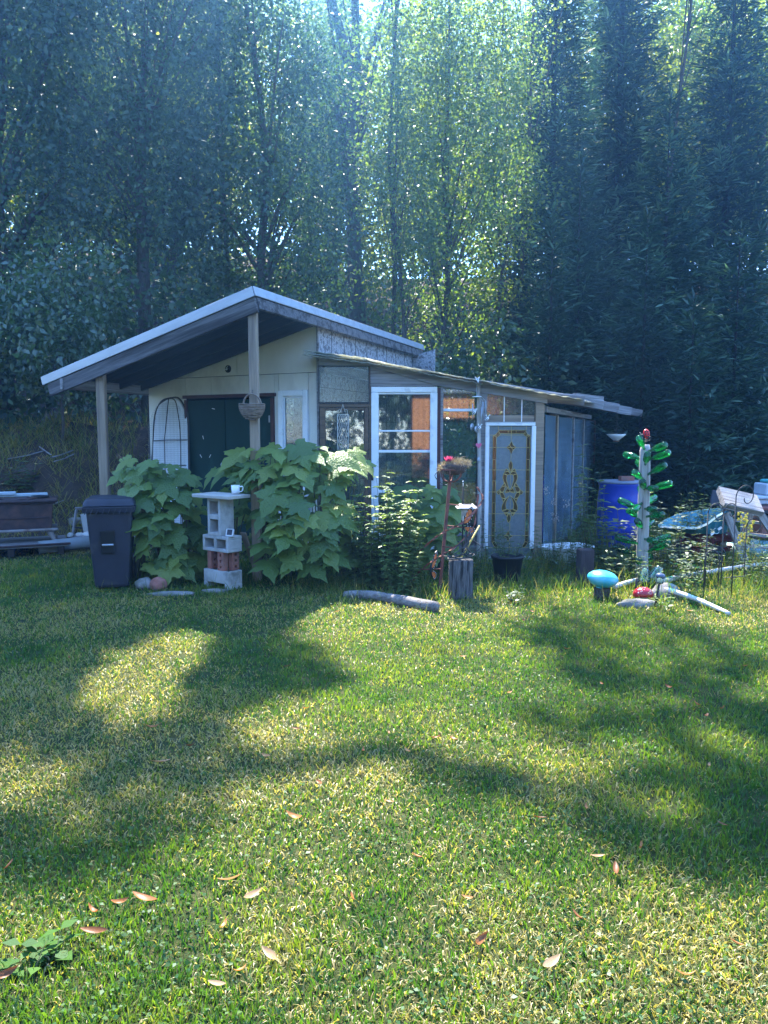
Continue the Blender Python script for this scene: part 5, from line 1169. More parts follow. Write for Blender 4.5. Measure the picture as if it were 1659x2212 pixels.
rc = S(1050, 380); R0 = .115
bowl = MB(); bowl.add(*tube_geo([(rc.x + R0 * math.cos(a), YS + R0 * math.sin(a), rc.z - .0) for a in [k * math.pi / 12 for k in range(25)]], .010, 6, False), sm=True); mobj('basket_ring', bowl.mesh('ring'), rust, ps)
for k in range(6):
    a = k * math.pi / 3 + .3; tube('basket_rib', catmull([(rc.x + R0 * math.cos(a), YS + R0 * math.sin(a), rc.z + .01), (rc.x + R0 * .95 * math.cos(a), YS + R0 * .95 * math.sin(a), rc.z - .06), (rc.x * .4 + tp.x * .6 + R0 * .6 * math.cos(a), YS + R0 * .6 * math.sin(a), rc.z - .115), (tp.x, YS, tp.z + .0)], 4), .007, rust, ps, 6)
for s in (-1, 1): tube('curled_hook', catmull([(rc.x + s * .11, YS, rc.z), (rc.x + s * .17, YS - .02, rc.z - .06), (rc.x + s * .12, YS - .02, rc.z - .13), (rc.x + s * .05, YS, rc.z - .16)], 4), .004, wire, ps, 5)
mo = thing('moss_planter', 'mossy wire basket sitting in the rusty stand', 'planter', S(1075, 350))
moss = leaf_mat('dry_moss', [(.16, .12, .09), (.26, .21, .16), (.36, .30, .22)], .2, .05)
mc = W[mo].translation; n = 2600; u = unit(rng.normal(size=(n, 3))); Pm = u * [.145, .11, .055] * rng.uniform(.75, 1.12, (n, 1)); Pm[:, 2] += Pm[:, 0] * .18
Vm = leaf_quads(Pm + np.array(mc), u * .6 + rng.normal(0, .7, (n, 3)), rng.normal(size=(n, 3)), rng.uniform(.025, .06, n), rng.uniform(.002, .005, n)); fo = mobj('moss', quads_mesh('moss', Vm - np.array(mc), rng.random(n), moss), None, mo, W[mo].copy()); fo['kind'] = 'stuff'
lathe('liner', [(.05, -.09), (.10, -.07), (.13, -.02), (.135, .01), (.1, .02), (.001, .02)], M_('coir_liner', (.06, .035, .03), (.11, .07, .055), 20, rough=.95), mo, W[mo].copy(), 18)
for (cx, cy) in ((1110, 270), (1150, 268), (1190, 262)): 
    q = S(cx, cy + 60) - mc; tube('wire_loop', [q, q + Vector((.01, 0, .03))], .002, wire, mo, 4, W[mo].copy())
tube('wire_rim', [S(1090, 278) - mc, S(1200, 262) - mc], .002, wire, mo, 4, W[mo].copy())
ss = thing('succulent', 'dark pink rosette succulent growing in the mossy basket', 'plant', S(1025, 312, -.03)); pk = leaf_mat('pink_succulent_leaf', [(.28, .03, .09), (.42, .06, .15), (.52, .14, .2)], .3, .15, attr=None, tcol=(1, .5, .6))
pm_ = MB(); pm_.add([(0, 0, 0), (.022, .03, .004), (.016, .055, .012), (0, .08, .024), (-.016, .055, .012), (-.022, .03, .004), (0, .035, -.006)], [(0, 1, 6), (1, 2, 6), (2, 3, 6), (3, 4, 6), (4, 5, 6), (5, 0, 6)]); pmesh = pm_.mesh('petal'); pmesh.materials.append(pk)
for k in range(20):
    a = k * 2.4; el = .25 + 1.0 * k / 20; o = bpy.data.objects.new('petal', pmesh); link(o, ss, W[ss] @ Matrix.Rotation(a, 4, 'Z') @ Matrix.Rotation(el, 4, 'X') @ Matrix.Scale(1.05 - .02 * k, 4))
def butterfly(label, c, rz, tilt, s=1.0):
    t = thing('butterfly_ornament', label, 'ornament', M=Matrix.Translation(c) @ Matrix.Rotation(rz, 4, 'Z') @ Matrix.Rotation(tilt, 4, 'Y') @ Matrix.Scale(s, 4)); Mt = W[t].copy()
    blk = plastic_black; org = M_('orange_wing', (.62, .14, .03), (.75, .22, .06), 6, rough=.5, bump=0) if 'orange_wing' not in MATS else MATS['orange_wing']
    up = [(0, 0), (.03, .05), (.09, .115), (.125, .12), (.13, .09), (.10, .03), (.05, -.01)]; lw = [(0, -.005), (.05, -.02), (.09, -.05), (.085, -.085), (.05, -.095), (.02, -.06)]
    for nm, sh in (('upper_wing', up), ('lower_wing', lw)):
        w = prism(nm, sh, -.002, .002, blk, t, Mt); cx = sum(p[0] for p in sh) / len(sh); cz = sum(p[1] for p in sh) / len(sh)
        a = [(cx + (x - cx) * .74 - .006, cz + (z - cz) * .74) for x, z in sh]
        for k in range(len(a)):
            p, q = a[k], a[(k + 1) % len(a)]; g_ = lambda r: (cx + (r[0] - cx) * .92, cz + (r[1] - cz) * .92)
            m0 = (cx * .94 + .06 * (p[0] + q[0]) / 2, cz * .94 + .06 * (p[1] + q[1]) / 2)
            prism('orange_cell', [m0, (p[0] * .94 + q[0] * .06, p[1] * .94 + q[1] * .06), (q[0] * .94 + p[0] * .06, q[1] * .94 + p[1] * .06)], -.0032, .0032, org, w, Mt)
        for k in range(len(sh)):
            p, q = sh[k], sh[(k + 1) % len(sh)]
            for f in (.25, .75):
                x = p[0] + (q[0] - p[0]) * f; z = p[1] + (q[1] - p[1]) * f; x = cx + (x - cx) * .88; z = cz + (z - cz) * .88
                if x > .03: prism('white_spot', [(x - .004, z), (x, z - .004), (x + .004, z), (x, z + .004)], -.0033, .0033, white_p, w, Mt)
    tube('body', [(0, -.0, -.05), (.0, 0, 0), (.004, 0, .045)], [.004, .008, .005], blk, t, 6, Mt); return t
butterfly('orange monarch butterfly ornament on the upper rungs of the rusty stand', S(1150, 880, -.08), R(10), R(-20), 1.25)
butterfly('orange monarch butterfly ornament low on the rusty stand', S(868, 1275, -.34), R(62), R(-8), 1.3)
sl2 = thing('solar_light', 'solar stake lamp with a silver cap on the rusty stand', 'lamp', S(1185, 720, .05)); Ms = W[sl2].copy()
taper('cap', .22, .22, .14, .14, 0, .035, MATS['silver_plastic'], sl2, Ms, 0, .004); box('solar_cell', .10, .10, .004, MATS['solar_cell'], sl2, Ms @ Matrix.Translation((0, 0, .0375)), 0); lathe('lens', [(.05, -.08), (.055, -.002)], white_p, sl2, Ms, 12); tube('stake', [(0, 0, -.08), (0, 0, -Ms.translation.z)], .008, plastic_black, sl2, 6, Ms)
pd_ = thing('prayer_post', 'slender black and white garden stick behind the stand', 'stake', Vector((S(1150, 800, .25).x, YS + .25, 0))); Mp = W[pd_].copy(); zt2 = S(1145, 480, .25).z
tube('stick', [(0, 0, 0), (0, 0, zt2 - .06)], .009, plastic_black, pd_, 6, Mp); tube('white_band', [(.0, 0, zt2 * .60), (0, 0, zt2 * .72)], .013, white_p, pd_, 8, Mp); tube('beaded_tip', [(0, 0, zt2 - .06), (0, 0, zt2)], .007, white_p, pd_, 6, Mp)
# stump with wire basket and yellow cane
su = gnd(995, 1292); stp = thing('stump', 'upright weathered log stump beside the black pot', 'stump', su); prof = [(.128, 0), (.122, .04), (.116, .2), (.118, .375), (.112, .385), (.001, .387)]
mb = MB(); v, f = lathe_geo(prof, 26); v = [(x * (1 + .05 * math.sin(5 * math.atan2(y, x)) + random.uniform(-.02, .02)), y * (1 + .05 * math.sin(5 * math.atan2(y, x)) + random.uniform(-.02, .02)), z) for x, y, z in v]; mb.add(v, f, sm=True); mobj('log', mb.mesh('log'), M_('stump_wood', (.05, .046, .046), (.22, .21, .21), 9, (7, 7, .6), .95, 1.0, c3=(.025, .022, .022), c3scale=5, c3lo=.48, c3hi=.6, dist=.02), stp, W[stp].copy())
hk = thing('wire_basket', 'bent black wire hanging basket lying on the stump', 'basket', su + Vector((.0, 0, .39))); Mh = W[hk].copy(); mb = MB(); mb.add(*tube_geo([(.13 * math.cos(a), .1 * math.sin(a), .02 + .02 * math.cos(a)) for a in [k * math.pi / 10 for k in range(21)]], .007, 6, False), sm=True); mobj('rim', mb.mesh('rim'), wire, hk, Mh)
for k in range(5):
    a = k * 1.25; tube('bar', catmull([(.13 * math.cos(a), .1 * math.sin(a), .03), (.10 * math.cos(a) - .05 + .05 * k, .08 * math.sin(a), .12), (.04 + .02 * k, .02, .26 - .02 * k)], 4), .0055, wire, hk, 5, Mh)
tube('hook_arm', catmull([(-.13, 0, .02), (-.17, -.02, .03), (-.05, -.05, .03), (.06, -.02, .12), (.085, 0, .3)], 4), .006, wire, hk, 5, Mh)
yc = tube('yellow_cane', [S(1110, 1215, -.02), S(1300, 880, .1)], [.010, .009], M_('yellow_cane', (.52, .38, .08), (.64, .48, .14), 6, (8, 8, .5), .5, .1), None, 8); tag(yc, 'yellow cane handle stuck in the wire basket on the stump', 'cane')
# black nursery pot with plant
bp0 = gnd(1095, 1258); bpot = thing('plant_pot', 'large black plastic nursery pot before the leaded door', 'pot', bp0); lathe('pot', [(.125, 0), (.13, .01), (.165, .27), (.178, .27), (.178, .30), (.165, .30), (.155, .22), (.001, .22)], M_('black_pot_plastic', (.010, .011, .016), (.018, .019, .026), 5, rough=.5, bump=.05), bpot, W[bpot].copy(), 28); lathe('soil', [(.15, .225), (.155, .24), (.08, .25), (.001, .245)], MATS['dark_soffit_wood'], bpot, W[bpot].copy(), 20)
# log on the lawn
lg = tube('fallen_log', catmull([gnd(745, 1291) + Vector((0, 0, .03)), gnd(800, 1297) + Vector((0, 0, .05)), gnd(865, 1308) + Vector((0, 0, .05)), gnd(943, 1325) + Vector((0, 0, .055))], 4), [.035, .042, .045, .043, .047, .048, .045, .049, .05, .052, .05, .053, .05], M_('grey_log', (.14, .125, .12), (.30, .28, .27), 6, (3, 9, 9), .95, .9, c3=(.09, .08, .07), c3scale=3), None, 12); tag(lg, 'grey fallen log edging the lawn below the bright shrub', 'log')

# blue barrel outside with a brick on its lid
bq = at(1337, 1100, 10.75); barrel('large blue barrel with a grey lid standing outside the greenhouse', (bq.x, bq.y, 0), .30, .95, blue_p, M_('grey_lid', (.16, .19, .25), (.22, .25, .32), 5, rough=.5))
brick('red brick lying on the lid of the blue barrel', Matrix.Translation((bq.x + .06, bq.y - .1, .955 + .033)) @ Matrix.Rotation(R(8), 4, 'Z') @ Matrix.Rotation(R(90), 4, 'Y') @ Matrix.Rotation(R(90), 4, 'Z'))
# bottle tree
YB = 8.35
def Bc(cx, cy, dy=0.0): return at((2100 + cx / 2.127) * .576, (1500 + cy / 2.127) * .576, YB + dy)
bt_ = thing('bottle_tree', 'weathered post bristling with pegs for green bottles', 'post', Vector((Bc(660, 1200).x, YB, 0))); b_top = Bc(682, 355); b_bot = Vector((Bc(655, 1300).x, YB, 0))
mb = MB(); n = 22; path = [b_bot.lerp(b_top, k / n) for k in range(n + 1)]; v, f = tube_geo(path, [.068 - .012 * k / n + random.uniform(-.003, .003) for k in range(n)] + [.042], 14); mb.add(v, f, sm=True); mobj('post', mb.mesh('post'), driftwood, bt_)
green = hollow_glass('green_bottle_glass', (.02, .40, .10), .10); 
bprof = [(.001, 0), (.030, .0), (.036, .006), (.0375, .03), (.0375, .125), (.035, .15), (.026, .185), (.0165, .22), (.0135, .25), (.0130, .275), (.0155, .278), (.0155, .29), (.0125, .292), (.001, .292)]
mbb = MB(); mbb.add(*lathe_geo(bprof, 18), sm=True); bot_mesh = mbb.mesh('bottle_body'); bot_mesh.materials.append(green)
BL = [((640, 395), (540, 305), -1), ((690, 415), (762, 355), -1), ((725, 480), (830, 415), -1), ((650, 520), (605, 430), -1), ((720, 600), (800, 510), -1), ((635, 630), (510, 570), -1), ((632, 715), (560, 640), -1), ((725, 710), (860, 655), -1), ((675, 700), (682, 690), -1), ((668, 865), (670, 850), -1), ((635, 815), (505, 870), -1), ((630, 875), (510, 815), 1), ((705, 835), (840, 790), 1), ((625, 1025), (530, 945), -1), ((700, 1025), (825, 995), 1), ((620, 1150), (415, 1085), -1), ((615, 1240), (450, 1190), 1), ((690, 1105), (706, 1095), -1), ((715, 1135), (930, 1095), 1), ((710, 1215), (860, 1115), -1), ((715, 560), (735, 505), 1), ((720, 765), (762, 720), 1), ((640, 950), (600, 905), 1), ((705, 930), (770, 890), -1), ((640, 470), (560, 440), 1), ((650, 1270), (560, 1250), -1), ((700, 1290), (820, 1275), 1)]
names = ['at the top left', 'at the top, leaning to the yard', 'at the upper right', 'second on the left, base showing', 'second on the right, base showing', 'third on the left', 'fourth on the left, sloping down', 'third on the right', 'pointing straight out at the upper middle', 'pointing straight out at the lower middle', 'dipping down at the middle left', 'behind the dipping one at the middle left', 'at the middle right behind the weeds', 'glowing in the sun at the lower left', 'glowing in the sun at the lower right', 'second lowest on the left, longest', 'lowest on the left', 'pointing straight out near the foot', 'lowest on the right, lying level', 'lowest on the right, base to the yard', 'behind the post at the upper right', 'behind the post at the middle right', 'behind the post at the lower left', 'angled out at the lower right', 'behind the post at the upper left', 'nearest the ground on the left', 'nearest the ground on the right']
for i, (a, b, sg) in enumerate(BL):
    A_, B_ = Bc(*a), Bc(*b); pr = (B_ - A_); pr.y = 0; L_ = .29; dy = sg * math.sqrt(max(0.0009, L_ ** 2 - min(pr.length, .285) ** 2)); d = Vector((pr.x, dy, pr.z)).normalized()
    axis = b_bot.lerp(b_top, (A_.z - b_bot.z) / (b_top.z - b_bot.z)); nk = axis + Vector((d.x, d.y, 0)).normalized() * .03
    base = nk + d * .30; M = Matrix.Translation(base) @ (-d).to_track_quat('Z', 'Y').to_matrix().to_4x4()
    t = thing('bottle', 'green glass bottle on the bottle tree, ' + names[i], 'bottle', M=M, group='green bottles on the post'); o = bpy.data.objects.new('bottle_body', bot_mesh); link(o, t, M)
# ladybug
lbq = Bc(690, 270); lbg = thing('ladybug_ornament', 'red metal ladybug on a spring at the top of the bottle tree', 'ornament', lbq); Ml = W[lbg] @ Matrix.Rotation(R(-12), 4, 'Y'); red = M_('red_enamel', (.55, .02, .025), (.65, .04, .04), 8, rough=.35, bump=0)
mb = MB(); v, f = lathe_geo([(.001, -.012), (.04, -.008), (.05, 0), (.04, .010), (.02, .018), (.001, .02)], 18); mb.add(v, f, Matrix.Rotation(R(90), 4, 'X') @ Matrix.Diagonal((.72, 1.05, 1, 1)), sm=True); mobj('shell', mb.mesh('shell'), red, lbg, Ml)
for (x, z) in ((-.012, .028), (.014, .022), (-.014, 0), (.014, -.006), (-.008, -.03), (.012, -.034)): lathe('spot', [(.0095, 0), (.0085, .006), (.001, .007)], plastic_black, lbg, Ml @ Matrix.Translation((x, -.0125, z)) @ Matrix.Rotation(R(90), 4, 'X'), 10)
lathe('head', [(.001, -.02), (.014, -.012), (.018, 0), (.012, .014), (.001, .02)], plastic_black, lbg, Ml @ Matrix.Translation((-.045, 0, -.012)), 10)
for s in (0, 1): tube('antenna', [(-.05, 0, 0), (-.065, -.01, .012 + s * .014), (-.075, -.01, .008 + s * .022)], .002, metal_trim, lbg, 4, Ml)
tube('spring', [(.015 * math.cos(k * .9), .015 * math.sin(k * .9), -.045 - .0024 * k) for k in range(20)], .002, wire, lbg, 4, W[lbg].copy()); tube('loop', catmull([(.02, 0, -.05), (.045, 0, -.03), (.04, 0, -.07), (-.01, 0, -.07)], 4), .0025, wire, lbg, 4, W[lbg].copy())
# hanging glass bowl
hbq = at(1331, 945, 11.0); hbw = thing('hanging_bowl', 'white glass bowl hanging from the greenhouse rafter tail', 'bowl', hbq); lathe('bowl', [(.001, -.045), (.04, -.04), (.10, .01), (.135, .045), (.13, .047), (.09, .012), (.035, -.03), (.001, -.035)], M_('milk_glass', (.62, .66, .68), (.72, .76, .78), 6, rough=.3, bump=0), hbw, W[hbw].copy(), 24); lathe('dry_filling', [(.045, -.042), (.05, -.05), (.03, -.062), (.001, -.066)], wicker, hbw, W[hbw].copy(), 14)
zr = at(1331, 884, 11.0).z - hbq.z; tube('cord', [(0, 0, .045), (.004, 0, .2), (0, 0, zr)], .003, wire, hbw, 4, W[hbw].copy()); 
for k in range(3): tube('cord', [(.13 * math.cos(k * 2.1), .13 * math.sin(k * 2.1), .046), (0, 0, .13)], .0015, wire, hbw, 3, W[hbw].copy())
# turquoise glass dome on a small stump
tq = gnd(1300, 1292); ts = thing('small_stump', 'short dark stump under the turquoise glass dome', 'stump', tq); lathe('log', [(.085, 0), (.08, .03), (.078, .10), (.07, .11), (.001, .112)], bark, ts, W[ts].copy(), 16)
td = thing('glass_dome', 'turquoise glass egg-shaped dome resting on a small stump', 'ornament', M=Matrix.Translation(tq + Vector((0, -.01, .19))) @ Matrix.Rotation(R(7), 4, 'Y')); turq = M_('turquoise_glass', (.03, .36, .50), (.07, .46, .58), 5, (1, 1, 2), .3, .2, c3=(.16, .52, .60), c3scale=6, spec=.5)
lathe('dome', [(.001, -.085), (.05, -.08), (.105, -.055), (.14, -.02), (.15, .008), (.14, .035), (.105, .065), (.055, .082), (.001, .088)], turq, td, W[td].copy(), 32); lathe('foot', [(.05, -.095), (.055, -.085), (.05, -.075)], turq, td, W[td].copy(), 18)
dk = gnd(1268, 1262); dpst = box('cut_post', .16, .13, .40, M_('charred_post', (.03, .024, .03), (.07, .055, .06), 7, (8, 8, .6), .9, .5), None, Matrix.Translation(dk + Vector((0, .1, .17))) @ Matrix.Rotation(.2, 4, 'Z'), .012); tag(dpst, 'dark square cut post behind the turquoise dome', 'post')
# red spotted mushroom
rm = gnd(1389, 1298); mu = thing('mushroom_ornament', 'red white-spotted mushroom ornament at the foot of the bottle tree', 'ornament', M=Matrix.Translation(rm) @ Matrix.Rotation(R(-6), 4, 'X')); lathe('stalk', [(.055, 0), (.05, .03), (.045, .06)], white_p, mu, W[mu].copy(), 16)
lathe('cap', [(.05, .045), (.088, .04), (.098, .055), (.092, .085), (.07, .115), (.035, .132), (.001, .136)], M_('dark_red_glaze', (.30, .008, .02), (.40, .015, .03), 6, rough=.22, bump=0, spec=.6), mu, W[mu].copy(), 28)
for k in range(16):
    a = -math.pi / 2 + random.uniform(-1.3, 1.3); e = random.uniform(.35, 1.2); p = Vector((.095 * math.cos(a) * math.cos(e), .095 * math.sin(a) * math.cos(e), .055 + .083 * math.sin(e))); lathe('white_dot', [(.0045, 0), (.004, .003), (.001, .004)], white_p, mu, W[mu] @ Matrix.Translation(p) @ Vector((math.cos(a) * math.cos(e), math.sin(a) * math.cos(e), math.sin(e))).to_track_quat('Z', 'Y').to_matrix().to_4x4(), 8)
# glass lamp shades over bottles, stake lamp
clear_g = hollow_glass('clear_shade_glass', (.60, .78, .68), .16)
def shade(label, c, tilt, rz):
    t = thing('glass_bell', label, 'ornament', M=Matrix.Translation(c) @ Matrix.Rotation(rz, 4, 'Z') @ Matrix.Rotation(tilt, 4, 'Y')); n = 30; mb = MB(); v, f = [], []
    pr = [(.075, 0), (.068, .02), (.055, .08), (.046, .115), (.034, .125), (.034, .14), (.030, .14), (.030, .124), (.042, .112), (.051, .08), (.064, .02), (.071, 0), (.075, 0)]
    vv, ff = lathe_geo(pr, n, False); vv = [(x * (1 + .03 * math.cos(15 * math.atan2(y, x))), y * (1 + .03 * math.cos(15 * math.atan2(y, x))), z) for x, y, z in vv]; mb.add(vv, ff, sm=True); mobj('shade', mb.mesh('shade'), clear_g, t, W[t].copy())
    b = lathe('bottle_neck', [(.001, -.10), (.036, -.10), (.036, -.03), (.016, .03), (.014, .08), (.001, .08)], green, t, W[t] @ Matrix.Diagonal((1, 1, 1, 1)), 16); return t
q = gnd(1391, 1276); shade('ribbed clear glass lamp shade upright over a bottle', Vector((q.x, q.y, .105)), 0, 0)
q = gnd(1416, 1278); shade('clear glass lamp shade tilted to the right over a bottle', Vector((q.x - .02, q.y, .13)), R(24), 0)
q = gnd(1414, 1316); sk = thing('stake_light', 'small garden stake light with black post before the tilted glass shade', 'lamp', M=Matrix.Translation(q) @ Matrix.Rotation(R(8), 4, 'Y')); tube('post', [(0, 0, 0), (0, 0, .24)], .011, plastic_black, sk, 8, W[sk].copy()); lathe('lens', [(.022, .24), (.036, .25), (.034, .30), (.001, .30)], clear_g, sk, W[sk].copy(), 16); lathe('cap', [(.04, .30), (.042, .32), (.03, .335), (.001, .337)], M_('blue_grey_cap', (.10, .13, .20), (.15, .18, .26), 8, rough=.4, bump=0), sk, W[sk].copy(), 16)
q = gnd(1372, 1290); s3 = tube('black_stake', [(q.x, q.y, 0), (q.x + .01, q.y, .19)], .010, plastic_black, None, 8); tag(s3, 'short black stake left of the red mushroom', 'stake')
q = gnd(1375, 1312); rock('long mossy stone in front of the red mushroom', (q.x, q.y, .02), .19, .07, .06, stone_m, 81); q = gnd(1440, 1290); rock('grey stone heap right of the red mushroom', (q.x, q.y, .04), .15, .12, .09, stone_m, 82); q = gnd(1405, 1275); rock('dark stone under the glass lamp shades', (q.x, q.y + .08, .04), .16, .09, .07, stone_m, 83)
# birch poles on the ground
def pole(label, pts, r, m=birch):
    P = catmull(pts, 5); o = tube('birch_pole', P, [r * (1 - .3 * i / len(P)) * random.uniform(.93, 1.07) for i in range(len(P))], m, None, 8); return tag(o, label, 'pole')
g3 = lambda x, y, z: (lambda q: Vector((q.x, q.y, z)))(gnd(x, y))
pole('white birch pole running left from the bottle tree to the turquoise dome', [g3(1325, 1285, .08), g3(1360, 1275, .09), g3(1395, 1268, .10)], .026); pole('long white birch pole running off to the right edge', [g3(1405, 1274, .06), g3(1470, 1262, .08), g3(1560, 1250, .10), g3(1640, 1240, .11), g3(1680, 1242, .10)], .030); pole('white birch pole slanting down to the lawn at the right', [g3(1428, 1290, .09), g3(1490, 1305, .07), g3(1530, 1317, .05), g3(1575, 1333, .03)], .028)
# scroll stakes
def stake(label, px, py, top, kind, w=.0):
    q = gnd(px, py); z = at(px, top, q.y).z; t = thing('scroll_stake', label, 'garden stake', Vector((q.x, q.y, 0)), group='black metal scroll stakes'); Mq = W[t].copy()
    if kind == 'arch':
        P = [(0, 0, 0), (0, 0, z * .8)] + [(w / 2 - w / 2 * math.cos(a), 0, z * .8 + (z * .2) * math.sin(a)) for a in [k * math.pi / 8 for k in range(1, 8)]] + [(w, 0, z * .8), (w, 0, 0)]; tube('arch', P, .006, wire, t, 6, Mq)
    else:
        tube('upright', [(0, 0, 0), (0, 0, z - w)], .006, wire, t, 6, Mq); sp = [(w * .8 - w * .8 * (1 - k / 30) * math.cos(k * .26) , 0, z - w + w * (1 - k / 36) * math.sin(k * .26)) for k in range(24)]; tube('scroll', sp, .005, wire, t, 6, Mq)
    return t
stake('black wire arch stake nearest the birch poles', 1519, 1295, 1188, 'arch', .14); stake('black scroll stake left of the teal cart', 1522, 1282, 1083, 'scroll', .12); stake('black scroll stake in front of the teal cart', 1556, 1280, 1084, 'scroll', -.0 + .1); stake('tallest black scroll stake over the cart end', 1580, 1290, 1044, 'scroll', .13); stake('black scroll stake right of the goldenrod', 1606, 1275, 1115, 'scroll', .11)
cb = tube('stake_crossbar', [gnd(1560, 1285) + Vector((0, 0, .17)), gnd(1608, 1280) + Vector((0, 0, .17))], .004, wire, None, 4); tag(cb, 'thin black crossbar joining two scroll stakes', 'rod')
# teal cart
teal = M_('teal_poly', (.02, .15, .21), (.03, .19, .25), 4, rough=.5, bump=.1, c3=(.05, .22, .28), c3scale=3)
crt = thing('garden_cart', 'teal plastic garden cart with a raised end, full of weeds', 'cart', Vector((at(1510, 1140, 9.5).x, 9.5, 0)))
rim = [(1429, 1136, 9.35), (1468, 1138, 9.2), (1505, 1139, 9.1), (1528, 1130, 9.05), (1548, 1114, 9.05), (1566, 1104, 9.1), (1585, 1099, 9.2), (1586, 1097, 9.5), (1575, 1096, 9.8), (1520, 1100, 9.9), (1465, 1109, 9.9), (1437, 1122, 9.75), (1427, 1131, 9.55)]
Rm = [at(*p) for p in rim]; cc = sum(Rm, Vector()) / len(Rm); Bt = []
for p in Rm: d = p - cc; Bt.append(Vector((cc.x + d.x * .74 + .03, cc.y + d.y * .72, .40)))
n = len(Rm); out = [p + (p - cc).normalized() * .035 + Vector((0, 0, -.012)) for p in Rm]; inn_ = [cc + (p - cc) * .955 for p in Rm]; ib = [Vector((cc.x + (b.x - cc.x) * .93, cc.y + (b.y - cc.y) * .93, .43)) for b in Bt]
mb = MB(); V = Bt + [cc + (p - cc) * .985 + Vector((0, 0, -.03)) for p in Rm] + out + Rm + inn_ + ib; f = []
for lay in range(5):
    for i in range(n): f.append((lay * n + i, lay * n + (i + 1) % n, (lay + 1) * n + (i + 1) % n, (lay + 1) * n + i))
f += [tuple(range(n - 1, -1, -1)), tuple(5 * n + i for i in range(n))]; mb.add([tuple(v) for v in V], f, sm=False); mobj('tub', mb.mesh('tub'), teal, crt)
# white emblem on the near end: a ring between two slanting bars
en = at(1545, 1147, 9.12); ex = (at(1570, 1130, 9.17) - at(1520, 1165, 9.17)).normalized(); Me = frame_M(en - ex * .1, en + ex * .1, (0, -1, .2))
for s in (-1, 1): box('emblem_bar', .052, .028, .004, white_trim, crt, Me @ Matrix.Translation((s * .052, 0, .035)), 0)
mb = MB(); mb.add(*tube_geo([(.032 * math.cos(a) * 1.0, .034 * math.sin(a), .037) for a in [k * math.pi / 10 for k in range(3, 19)]], .003, 4)); mobj('emblem_ring', mb.mesh('ring'), white_trim, crt, Me)
dkred = M_('dark_red_frame', (.10, .015, .02), (.16, .03, .03), 8, rough=.6); beam('frame_rail', at(1480, 1190, 9.3), at(1580, 1186, 9.3), .05, .05, dkred, crt); beam('frame_rail', at(1480, 1185, 9.75), at(1580, 1182, 9.75), .05, .05, dkred, crt)
box('chassis', .5, .42, .10, dkred, crt, Matrix.Translation((at(1535, 1170, 9.5).x, 9.5, .33)), .02); 
for (px, Y) in ((1545, 9.2), (1545, 9.8), (1475, 9.3), (1475, 9.8)):
    w = lathe('wheel', [(.03, -.04), (.06, -.03), (.11, -.04), (.13, -.02), (.13, .02), (.11, .04), (.06, .03), (.03, .04)], plastic_black, crt, Matrix.Translation((at(px, 1180, Y).x, Y, .13)) @ Matrix.Rotation(R(90), 4, 'X'), 18); beam('axle_strut', (at(px, 1180, Y).x, Y, .13), (at(px, 1180, Y).x, Y + (.1 if Y < 9.5 else -.1), .34), .03, .03, dkred, crt)
# weathered trestle steps
tr = thing('trestle', 'bleached wooden trestle steps leaning at the right picture edge', 'trestle', Vector((at(1620, 1150, 9.4).x, 9.4, 0))); wb_ = M_('bleached_wood', (.22, .19, .17), (.46, .43, .40), 6, (.5, 9, 9), .95, .8, c3=(.10, .08, .07), c3scale=2)
beam('top_plank', at(1556, 1074, 9.2), at(1640, 1092, 9.2), .34, .07, wb_, tr, up=(.12, -.55, .8), jag=.01)
for (a, b) in (((1562, 1088, 9.15), (1603, 1195, 9.05)), ((1632, 1096, 9.15), (1700, 1195, 9.05)), ((1568, 1085, 9.5), (1560, 1190, 9.75)), ((1625, 1090, 9.5), (1600, 1190, 9.75))): 
    A_, B_ = at(*a), at(*b); d = (B_ - A_); B_ = A_ + d * (A_.z / -d.z) if d.z < 0 else B_; beam('leg', A_, B_, .085, .045, wb_, tr, up=(0, -1, .2), jag=.004)
for (a, b) in (((1578, 1123, 9.2), (1650, 1130, 9.2)), ((1588, 1150, 9.15), (1672, 1160, 9.15)), ((1598, 1178, 9.1), (1690, 1186, 9.1))): beam('step', at(*a), at(*b), .14, .03, wb_, tr, jag=.004)
# clutter behind at the far right
q = at(1642, 1080, 10.6); tb = thing('plastic_table', 'small white resin table behind the trestle at the right edge', 'table', Vector((q.x + .12, 10.6, 0))); grey_res = M_('grey_resin', (.42, .46, .50), (.54, .58, .62), 6, rough=.6, bump=.05)
box('table_top', .62, .5, .04, grey_res, tb, W[tb] @ Matrix.Translation((0, 0, .74)), .01); box('apron', .56, .44, .07, grey_res, tb, W[tb] @ Matrix.Translation((0, 0, .685)), .01)
for sx in (-.25, .25):
    for sy in (-.18, .18): taper('leg', .05, .05, .07, .07, 0, .66, grey_res, tb, W[tb] @ Matrix.Translation((sx, sy, 0)), 0, .008)
cr = box('resin_crate', .42, .36, .16, grey_res, None, W[tb] @ Matrix.Translation((.1, .05, .842)), .015); tag(cr, 'pale grey resin crate standing on the white table', 'crate'); 
tq2 = box('teal_tarp', .34, .3, .05, M_('turquoise_tarp', (.05, .35, .35), (.08, .42, .42), 6, rough=.5, bump=.5), None, W[tb] @ Matrix.Translation((.12, .05, .948)), .02); tag(tq2, 'folded turquoise tarp on top of the grey crate', 'tarp')
rs = thing('rust_rack', 'low rusty rack with a reddish box right of the trestle', 'rack', Vector((at(1640, 1130, 10.2).x + .1, 10.2, 0))); box('rack_top', .8, .4, .03, rust, rs, W[rs] @ Matrix.Translation((0, 0, .62)))
for sx in (-.3, .3): tube('rack_leg', [(sx, -.15, 0), (sx, -.15, .61)], .018, rust, rs, 6, W[rs].copy())
box('reddish_box', .6, .35, .26, brick_m, rs, W[rs] @ Matrix.Translation((.15, 0, .36)), .01)
